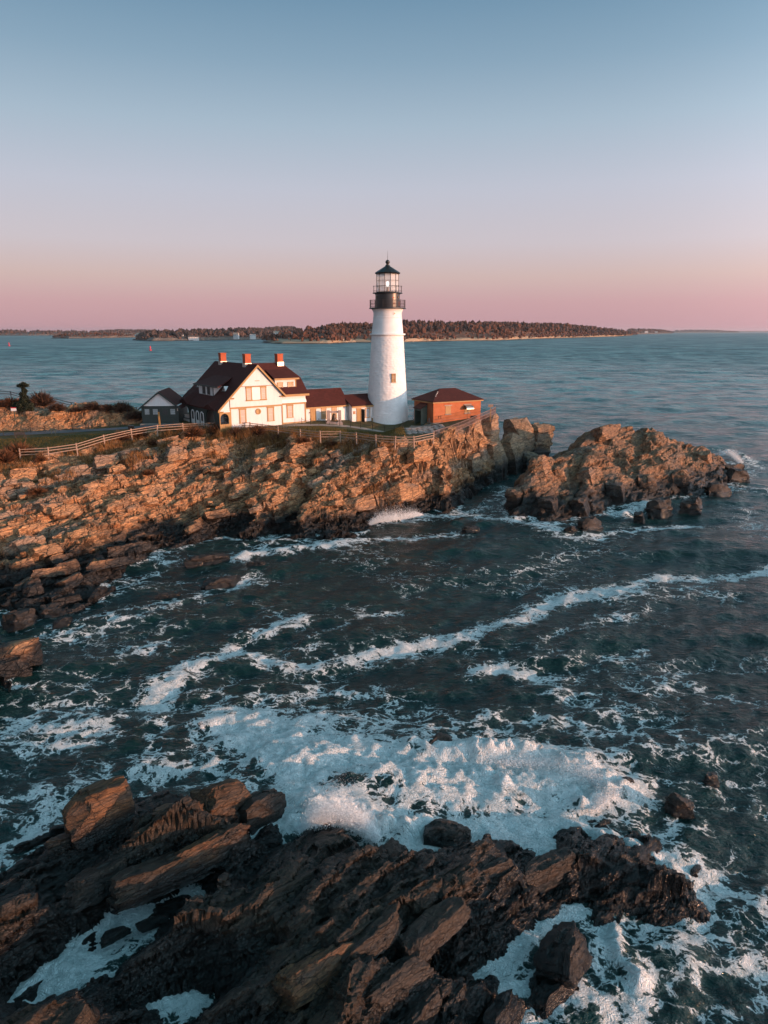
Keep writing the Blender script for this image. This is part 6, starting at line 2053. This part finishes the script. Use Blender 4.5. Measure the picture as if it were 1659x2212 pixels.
tw = [twig_mesh(40 + k, 900, 1.0, 1.0, M['twig']) for k in range(3)]
twd = [twig_mesh(50 + k, 1100, 1.0, 1.0, M['twig_dark']) for k in range(3)]
SHR = [(40, 985, 8.2, 2.6, 2.2, 0, 'large rust brown bush at the open end of the fence'), (8, 1000, 7.9, 2.2, 1.9, 0, 'rust brown bush beside the largest one at the fence end'), (88, 1000, 8.0, 1.1, 0.9, 0, 'low brown bush under the first span of the fence'),
       (262, 950, 9.0, 1.8, 1.5, 0, 'reddish bush hiding the fence left of the tall post'), (300, 945, 9.2, 2.0, 1.6, 0, 'reddish bush right below the tall post'), (330, 960, 8.8, 1.4, 1.1, 0, 'short reddish bush on the rock edge below the tall post'), (420, 942, 9.2, 2.0, 1.7, 0, 'wide reddish bush below the porch corner'), (470, 938, 9.3, 2.1, 2.0, 0, 'tallest reddish bush in front of the house porch'),
       (510, 948, 9.1, 1.9, 1.6, 0, 'reddish bush below the left front window of the house'), (555, 940, 9.2, 1.8, 1.7, 0, 'reddish bush below the round window of the house'), (600, 950, 9.0, 1.5, 1.1, 0, 'low reddish bush where the fence comes into view again'), (655, 958, 8.6, 1.5, 0.9, 0, 'low bush below the fence in front of the low wing'), (720, 962, 8.5, 1.4, 0.8, 0, 'low bush below the fence in front of the bell'),
       (320, 1025, 6.9, 1.2, 0.8, 0, 'small russet bush in a hollow of the tan rocks'), (80, 1065, 6.0, 1.6, 0.8, 0, 'russet bush among the rocks near the left edge'), (490, 1020, 6.6, 0.9, 0.6, 0, 'tiny russet bush high on the middle rocks'),
       (92, 876, 11.6, 2.7, 2.7, 1, 'big grey brown bush right of the lone pine'), (25, 874, 11.5, 2.4, 1.6, 0, 'orange brown bush on the outcrop left of the pine'), (125, 884, 11.0, 1.8, 1.6, 1, 'grey brown bush on top of the outcrop'), (200, 880, 11.0, 2.2, 1.2, 1, 'dark bush on the crest of the shaded outcrop'), (232, 880, 10.9, 2.0, 1.2, 1, 'dark bush in the middle of the outcrop crest'), (265, 886, 10.3, 2.2, 2.0, 1, 'dark bush between outcrop and garage'), (290, 898, 9.8, 1.8, 1.5, 1, 'dark bush beside the garage wall'), (165, 884, 10.8, 1.6, 0.9, 1, 'low dark bush between the outcrop humps'), (5, 872, 11.3, 2.0, 1.4, 1, 'dark bush at the left edge behind the outcrop')]
for k, (px, py, z0, rx, rz, dk, lab) in enumerate(SHR):
    x, y, _ = onto(px, py + (6 if dk or py < 880 else 0), 14.0)
    r = thing('bush', lab, 'bush', (x, y, gz(x, y) - 0.1), 0, 'bushes on the headland')
    o = link('twigs', (twd if dk else tw)[k % 3], r)
    o.scale = (rx, rx, rz)
    o.rotation_euler = (0, 0, k * 1.3)
    MB().tube([(0, 0, -0.2), (0.05, 0.02, 0.4 * rz)], [0.06, 0.03], 5).build('stem', M['bark'], r)

# lone pine with a windblown top
x, y, _ = onto(55, 889)
pine = thing('pine_tree', 'lone dark pine with a bare neck and windblown top on the outcrop', 'tree', (x, y, gz(x, y) - 0.1))
pine.scale = (0.85, 0.85, 0.85)
MB().tube([(0, 0, 0), (0.05, 0, 1.6), (-0.08, 0, 3.2), (0.15, 0, 4.4), (0.0, 0, 5.2)], [0.16, 0.13, 0.09, 0.06, 0.03], 7).build('trunk', M['bark'], pine)
mb = MB()
for a, b_ in (((0.1, 0, 4.2), (-0.9, 0.1, 4.9)), ((0.1, 0, 4.4), (0.9, -0.1, 4.9)), ((0.05, 0, 3.4), (0.5, 0.2, 3.8)), ((0, 0, 1.2), (-1.6, 0.1, 1.7)), ((0, 0, 1.6), (0.9, 0, 2.0))):
    mb.tube([a, b_], [0.05, 0.02], 5)
mb.build('branch', M['bark'], pine)
rs = np.random.RandomState(77)
cl = []
for c, r_, n in (((-0.1, 0, 1.1), (1.7, 1.2, 1.1), 1100), ((0.1, 0, 2.2), (0.95, 0.7, 1.0), 520), ((-0.25, 0, 3.2), (0.5, 0.4, 0.5), 120), ((0.35, 0, 3.9), (0.45, 0.3, 0.4), 110), ((-1.7, 0, 1.3), (0.6, 0.5, 0.5), 160), ((-0.45, 0, 4.9), (0.62, 0.4, 0.3), 130), ((0.3, 0, 5.2), (0.5, 0.4, 0.3), 120), ((0.75, 0, 4.9), (0.42, 0.4, 0.25), 120), ((0.1, 0, 3.3), (0.42, 0.4, 0.8), 190), ((0.1, 0, 4.3), (0.35, 0.3, 0.6), 130), ((0.6, 0, 0.6), (1.0, 0.8, 0.7), 300)):
    q = rs.normal(size=(n, 3))
    q /= np.linalg.norm(q, axis=1)[:, None]
    cl.append(np.array(c) + q * np.array(r_) * rs.uniform(0.3, 1.0, n)[:, None] ** 0.6)
P = np.concatenate(cl)
n = len(P)
d1, d2 = rs.normal(size=(n, 3)) * 0.13, rs.normal(size=(n, 3)) * 0.13
V = np.stack([P + d1, P - d1 * 0.5 + d2, P - d2], 1).reshape(-1, 3)
link('crown', np_mesh('crown', V, np.arange(3 * n).reshape(n, 3), M['needle'], False, {'tone': np.repeat(rs.uniform(0, 1, n), 3)}), pine)

# ================================================================== FAR SHORES
def far_mat(name, rock, veg):
    m, t, b, _ = new_mat(name)
    geo = t.add('ShaderNodeNewGeometry')
    pos = geo.outputs['Position']
    sp = t.add('ShaderNodeSeparateXYZ')
    t.put(sp.inputs[0], pos)
    n = t.noise(pos, 0.03, 6, 0.65).outputs[0]
    n2 = t.noise(pos, 0.25, 4, 0.65).outputs[0]
    zz = t.math('ADD', sp.outputs[2], t.math('MULTIPLY', t.math('SUBTRACT', n, 0.5), 9.0))
    wet = t.sstep(sp.outputs[2], 0.6, 2.2, 1.0, 0.0)
    c = t.mix(n2, tuple(x * 0.55 for x in rock), rock)
    c = t.mix(t.sstep(zz, 6.5, 9.5), c, t.mix(n2, tuple(x * 0.6 for x in veg), tuple(x * 1.3 for x in veg)))
    t.put(b.inputs['Base Color'], t.mix(wet, c, (0.03, 0.024, 0.02)))
    b.inputs['Roughness'].default_value = 0.9
    return m


M['shore'] = far_mat('far_shore', (0.42, 0.30, 0.19), (0.10, 0.045, 0.022))
M['shore_dim'] = far_mat('dim_far_shore', (0.16, 0.13, 0.105), (0.06, 0.042, 0.028))
M['trees'] = leaf_mat('leafless_wood', (0.030, 0.017, 0.012), (0.140, 0.055, 0.030))
M['trees_grey'] = leaf_mat('grey_leafless_wood', (0.026, 0.021, 0.019), (0.11, 0.062, 0.045))


def crowns(name, P, Rr, Hh, conif, rs, mat, tone, lobes=1):
    """low-poly tree crowns: lumpy domes and narrow firs, all one far-off wood"""
    VV, FF, TT, off = [], [], [], 0
    n = len(P)
    k = 7
    ang = np.linspace(0, 2 * math.pi, k, endpoint=False)
    lv = [(0.0, 0.75, 0.5), (0.45, 1.0, 0.8), (0.8, 0.62, 0.42), (1.0, 0.08, 0.02)]
    V = np.zeros((n, len(lv), k, 3))
    for j, (h, r_d, r_c) in enumerate(lv):
        r = np.where(conif, r_c * 0.62, r_d)[:, None] * Rr[:, None] * rs.uniform(0.6, 1.3, (n, k))
        V[:, j, :, 0] = P[:, None, 0] + r * np.cos(ang) 
        V[:, j, :, 1] = P[:, None, 1] + r * np.sin(ang)
        V[:, j, :, 2] = P[:, None, 2] + (h * Hh * np.where(conif, 1.15, 1.0))[:, None] + rs.uniform(-0.09, 0.09, (n, k)) * Hh[:, None]
    V = V.reshape(-1, 3)
    i = np.arange(len(V)).reshape(n, len(lv), k)
    F = np.stack([i[:, :-1], np.roll(i, -1, 2)[:, :-1], np.roll(i, -1, 2)[:, 1:], i[:, 1:]], -1).reshape(-1, 4)
    tv = np.repeat(np.where(conif, tone * 0.18, tone), len(lv) * k) + rs.uniform(-0.12, 0.12, len(V))
    return link(name, np_mesh(name, V, F, mat, False, {'tone': np.clip(tv, 0, 1)}), kind='stuff')


def far_land(name, shore, tops, depth, mat, wood_mat, ntree, seed, conif_share, tree_h, label, min_front=0.05, shelf=0.0):
    """land seen across the water. shore: photo points on the waterline; tops: photo points of the skyline"""
    rs = np.random.RandomState(seed)
    S = np.array([at(px, py, 0.0)[:2] for px, py in shore])
    seg = np.concatenate([[0], np.cumsum(np.hypot(*np.diff(S, axis=0).T))])
    nx, ny = 240, 40
    s = np.linspace(0, seg[-1], nx)
    bx, by = np.interp(s, seg, S[:, 0]), np.interp(s, seg, S[:, 1])
    dist = np.hypot(bx, by)
    ux, uy = bx / dist, by / dist
    pxs = 829.5 + FPX * bx / (by * math.cos(PITCH) + CAM_H * math.sin(PITCH))
    ty = np.interp(pxs, [p[0] for p in tops], [p[1] for p in tops])
    q = np.linspace(0, 1, ny) ** 1.5
    X = bx[:, None] + ux[:, None] * depth * q[None]
    Y = by[:, None] + uy[:, None] * depth * q[None]
    dyv = (1106 - ty) / FPX
    slope = (-math.sin(PITCH) + dyv * math.cos(PITCH)) / (math.cos(PITCH) + dyv * math.sin(PITCH))
    crest = np.maximum(CAM_H + slope * (by + depth * 0.55) - tree_h * 0.85, 1.5)
    jag = (fbm2(s[:, None] / 25 + 0 * q[None], q[None] * depth / 25, seed, 4) - 0.5)
    prof = np.clip(q / 0.55, 0, 1) ** 0.75 * np.where(q > 0.8, (1 - q) / 0.2 * 0.6 + 0.4, 1)
    rise = sst(q * depth, 0, 14.0) * (5.0 + 6.0 * (fbm2(s / 60, s * 0, seed + 3, 3)[:, None] - 0.3))
    taper = sst(s, 0, seg[-1] * 0.06) * sst(seg[-1] - s, 0, seg[-1] * 0.05)
    Z = np.maximum(rise, crest[:, None] * prof[None]) + jag * np.minimum(6, 0.25 * crest[:, None] + 2)
    Z = Z * taper[:, None]
    Z[:, 0] = -1.5
    X += jag * 22 * (1 - q[None])
    Y += jag * 10 * (1 - q[None])
    V = np.stack([X, Y, Z], -1).reshape(-1, 3)
    o = link(name, np_mesh(name, V, grid_faces(nx, ny), mat), kind='structure')
    a, c = rs.randint(0, nx - 1, ntree * 3), rs.uniform(min_front, 0.85, ntree * 3)
    ci = np.clip((c * (ny - 1)).astype(int), 0, ny - 2)
    zz = Z[a, ci]
    wd = sst(fbm2(X[a, ci] / 60, Y[a, ci] / 60, seed + 8, 3), 0.25, 0.45) + (c > 0.5)
    ok = (zz > 4.5 + shelf) & (rs.uniform(0, 1, len(a)) < wd)
    a, ci, zz = a[ok][:ntree], ci[ok][:ntree], zz[ok][:ntree]
    P = np.stack([X[a, ci] + rs.normal(size=len(a)) * seg[-1] / nx, Y[a, ci] + rs.normal(size=len(a)) * 5, zz - 1.0], -1)
    front = (ci / (ny - 1)) < 0.35
    hh = tree_h * rs.uniform(0.4, 1.12, len(a)) * np.where(front, 0.55, 1.0)
    con = rs.uniform(0, 1, len(a)) < np.where(front, conif_share * 0.3, conif_share)
    if ntree:
        w_ = crowns('far_wood', P, hh * rs.uniform(0.32, 0.75, len(a)), hh, con, rs, wood_mat, np.clip(rs.normal(0.5, 0.22, len(a)) + np.where(front, 0.25, 0), 0, 1))
        w_['label'] = label
    return o


far_land('far_island', [(568, 741), (600, 743), (700, 743), (760, 740), (850, 740), (960, 737), (1060, 736), (1160, 732), (1260, 729), (1330, 727), (1366, 724)],
         [(560, 714), (600, 708), (640, 707), (690, 703), (750, 697), (820, 696), (900, 692), (1000, 693), (1100, 696), (1160, 699), (1190, 697), (1250, 703), (1300, 708), (1335, 713), (1366, 722)],
         420, M['shore'], M['trees'], 4300, 5, 0.34, 13, 'leafless rust brown and fir wood covering the nearer island')
far_land('far_island', [(288, 735), (330, 737), (420, 736), (520, 735), (580, 733), (640, 730)], [(286, 726), (310, 718), (330, 713), (380, 711), (420, 711), (480, 710), (520, 708), (560, 709), (600, 706), (640, 705)],
         380, M['shore_dim'], M['trees_grey'], 1700, 6, 0.12, 12, 'grey brown leafless wood around the shore houses', 0.16)
far_land('fort_islet', [(112, 731), (150, 731.5), (200, 731), (250, 730), (292, 729)], [(110, 729), (130, 720.5), (160, 719), (200, 718), (230, 717.5), (255, 719), (292, 725)],
         260, M['shore_dim'], M['trees'], 420, 7, 0.05, 6, 'low brown scrub on the small fort islet', 0.1)
far_land('far_hills', [(-60, 725), (60, 725), (140, 724.5), (230, 724), (330, 722)], [(-60, 711), (20, 711), (60, 713), (140, 713), (190, 714), (260, 711.5), (330, 712)],
         1400, M['shore_dim'], M['trees_grey'], 1300, 8, 0.2, 15, 'blue grey wooded hills on the left horizon', 0.05)
far_land('far_headland', [(1350, 723), (1400, 721.5), (1452, 720)], [(1345, 712), (1370, 709), (1400, 710), (1430, 711.5), (1455, 716)], 700, M['shore_dim'], M['trees'], 600, 9, 0.2, 12, 'low russet wood on the point right of the island', 0.12)
far_land('far_headland', [(1452, 718.6), (1520, 718.4), (1600, 718.2)], [(1440, 713.5), (1480, 712), (1520, 711.5), (1560, 713), (1605, 716.5)], 1200, M['shore_dim'], M['trees_grey'], 420, 10, 0.2, 15, 'dim blue wood on the farthest point to the right', 0.1)
far_land('far_headland', [(1420, 717.4), (1560, 717.0), (1660, 716.9), (1720, 716.9)], [(1420, 714), (1500, 713.5), (1600, 714.2), (1720, 714.4)], 2000, M['shore_dim'], M['trees_grey'], 0, 11, 0.2, 10, '', 0.1)

# houses on the far shore
FH = [(430.5, 727.5, 1930, 26, 10, 9, 'far_white', 'largest white house on the far shore, long with low wing'), (380, 729.0, 1900, 15, 7, 5, 'far_white', 'low white house with red roof at the far shore edge'), (404.5, 723.0, 1990, 12, 8, 7, 'far_white', 'pale gabled house left of the largest far house'),
      (520, 722.0, 1960, 13, 8, 9, 'far_white', 'white steep gabled house alone above the far shore'), (554, 722.0, 1960, 15, 9, 9, 'far_white', 'cream house with dark roof above the far shore'), (604, 718.5, 1980, 14, 8, 8, 'far_white', 'grey house half hidden by far trees'), (617, 720, 1700, 9, 6, 6, 'far_white', 'leftmost of the white cottages where the island begins'), (627, 717.5, 1720, 8, 6, 6, 'far_white', 'second white cottage where the island begins'), (640, 717.0, 1730, 9, 6, 7, 'far_white', 'upper white cottage under the island wood'), (316, 721.5, 2050, 12, 8, 7, 'far_white', 'pale house among trees near the left end of the shore'),
      (1396, 714.8, 4700, 22, 12, 9, 'far_white', 'small sunlit house on the point right of the island'), (1418, 715.2, 4700, 16, 10, 8, 'far_white', 'second sunlit house on the point right of the island')]
for k, (px, py, Y_, W_, D_, Hh, mt, lab) in enumerate(FH):
    dyv = (1106 - py) / FPX
    dd = (math.cos(PITCH) + dyv * math.sin(PITCH), -math.sin(PITCH) + dyv * math.cos(PITCH))
    tt = Y_ / dd[0]
    x, zc = (px - 829.5) / FPX * tt, CAM_H + dd[1] * tt
    r = thing('far_house', lab, 'house', (x, Y_ - 60 if Y_ < 3000 else Y_, zc - Hh * 0.5), R(25 - 13 * (k % 4)), 'houses on the far shore')
    MB().box(-W_ / 2, W_ / 2, -D_ / 2, D_ / 2, -8, Hh * 0.55).build('wall', M[mt], r)
    mb = MB()
    e = 0.6
    mb.slab([(-W_ / 2 - e, -D_ / 2 - e, Hh * 0.55 - 0.2), (-W_ / 2 - e, D_ / 2 + e, Hh * 0.55 - 0.2), (-W_ / 2 - e, 0, Hh)], (W_ + 2 * e, 0, 0))
    mb.build('roof', M['roof'] if k in (1, 10, 11) else M['stone'] if k % 2 else M['darkwood'], r)
    n_ = max(2, int(W_ / 4))
    for j in range(n_):
        xx = -W_ / 2 + W_ * (j + 0.5) / n_
        MB().box(xx - 0.6, xx + 0.6, -D_ / 2 - 0.06, -D_ / 2 - 0.01, Hh * 0.12, Hh * 0.38).build('window', M['glass_dark'], r)
    MB().box(W_ * 0.2, W_ * 0.2 + 1.0, -0.5, 0.5, Hh * 0.8, Hh + 1.4).build('chimney', M['brick2'], r)
# the fort's stone wall on its islet
fx, fy, _ = at(240, 729, 0)
ft = thing('stone_fort', 'pale granite fort wall with openings on the small far islet', 'fort', (fx + 8, fy + 60, 2.0), R(-8))
MB().box(-16, 16, 0, 9, -4, 12).build('wall', M['stone'], ft)
for j in range(4):
    MB().box(-12 + 7 * j, -10 + 7 * j, -0.08, -0.01, 3.5, 8.5).build('opening', M['dark_hole'], ft)

# buoys
for px, py, hh, lab in ((325, 757, 6.2, 'red channel buoy nearer to the camera, left of the chimneys'), (20, 747.5, 6.6, 'smaller looking red buoy far out at the left edge')):
    x, y, _ = at(px, py, 0)
    r = thing('channel_buoy', lab, 'buoy', (x, y, 0), 0, 'red buoys in the channel')
    MB().lathe([(1.0, -0.6), (1.55, -0.2), (1.6, 0.7), (1.1, 1.1), (0.3, 1.15)], 16).build('float', M['red'], r)
    mb = MB()
    for k in range(4):
        a = math.pi / 4 + k * math.pi / 2
        mb.tube([(1.0 * math.cos(a), 1.0 * math.sin(a), 1.0), (0.6 * math.cos(a), 0.6 * math.sin(a), hh * 0.72)], 0.12, 5)
    for zz, rr in ((2.2, 0.9), (3.4, 0.75)):
        mb.lathe([(rr, zz), (rr, zz + 0.16)], 8)
    mb.build('cage', M['red'], r)
    MB().lathe([(0.95, hh * 0.5), (1.0, hh * 0.52), (0.72, hh * 0.76), (0.3, hh * 0.78)], 10).build('daymark', M['red'], r)
    MB().lathe([(0.28, hh * 0.78), (0.28, hh * 0.93), (0.12, hh)], 10).build('lantern', M['red'], r)

# ================================================================== SPRAY
m, t, b, _ = new_mat('spray_white')
b.inputs['Base Color'].default_value = (0.88, 0.88, 0.88, 1)
b.inputs['Roughness'].default_value = 0.8
b.inputs['Subsurface Weight'].default_value = 0.0
M['spray'] = m


def spray(label, pts, n, spread, height, size, seed):
    """burst of drops thrown up along a line of breaking water"""
    rs = np.random.RandomState(seed)
    P = np.array([at(x, y, z_) for x, y, z_ in pts])
    i = rs.randint(0, len(P) - 1, n)
    q = rs.uniform(0, 1, n)[:, None]
    C = P[i] * (1 - q) + P[i + 1] * q
    along = (i + q[:, 0]) / (len(P) - 1)
    env = np.sin(along * math.pi) ** 0.7 * (0.55 + 0.9 * vn2(along * 9, along * 0, seed))
    h = np.abs(rs.normal(size=n)) * 0.5 * height * env
    C[:, 2] += h
    C[:, :2] += rs.normal(size=(n, 2)) * spread * (0.35 + 0.5 * (h / height))[:, None]
    sz = size * rs.uniform(0.3, 1.0, n) ** 2 * np.exp(-h / height * 0.9) + 0.012
    d = rs.normal(size=(n, 3, 3))
    d /= np.linalg.norm(d, axis=2)[:, :, None]
    V = (C[:, None] + d * sz[:, None, None]).reshape(-1, 3)
    F = np.arange(3 * n).reshape(n, 3)
    link('spray', np_mesh('spray', V, F, M['spray']), kind='stuff', label=label)


spray('white burst of spray over the black rock of the near ledge', [(655, 1792, 0.5), (690, 1782, 0.8), (730, 1778, 0.9), (775, 1792, 0.7), (810, 1812, 0.4)], 90000, 0.42, 1.4, 0.034, 1)
spray('breaking crest of white water at the right end of the surf', [(1010, 1640, 0.3), (1100, 1648, 0.5), (1200, 1655, 0.5), (1280, 1680, 0.5), (1325, 1712, 0.4), (1280, 1745, 0.3)], 50000, 0.45, 0.6, 0.034, 2)
spray('splash of white water at the foot of the headland', [(800, 1132, 0.2), (825, 1126, 0.5), (850, 1124, 0.5), (880, 1120, 0.3), (910, 1112, 0.2)], 24000, 0.5, 1.4, 0.075, 3)
spray('splash behind the right tip of the islet', [(1560, 985, 0.5), (1580, 985, 0.9), (1600, 1000, 0.5)], 14000, 0.8, 1.6, 0.09, 4)
spray('little plume leaping from the dark bay', [(434, 1575, 0.1), (437, 1574, 0.2), (441, 1578, 0.1)], 900, 0.12, 0.5, 0.03, 5)

HAZE = True
# ================================================================== AIR
if HAZE:
    m = bpy.data.materials.new('haze_air')
    m.use_nodes = True
    t = NT(m.node_tree)
    out = t.add('ShaderNodeOutputMaterial')
    pv = t.add('ShaderNodeVolumePrincipled')
    pv.inputs['Color'].default_value = (0.80, 0.84, 0.92, 1)
    pv.inputs['Density'].default_value = 0.00003
    pv.inputs['Anisotropy'].default_value = 0.3
    t.l.new(pv.outputs[0], out.inputs['Volume'])
    MB().box(-18500, 18500, -1500, 18500, -10, 75).build('haze', m, kind='stuff')
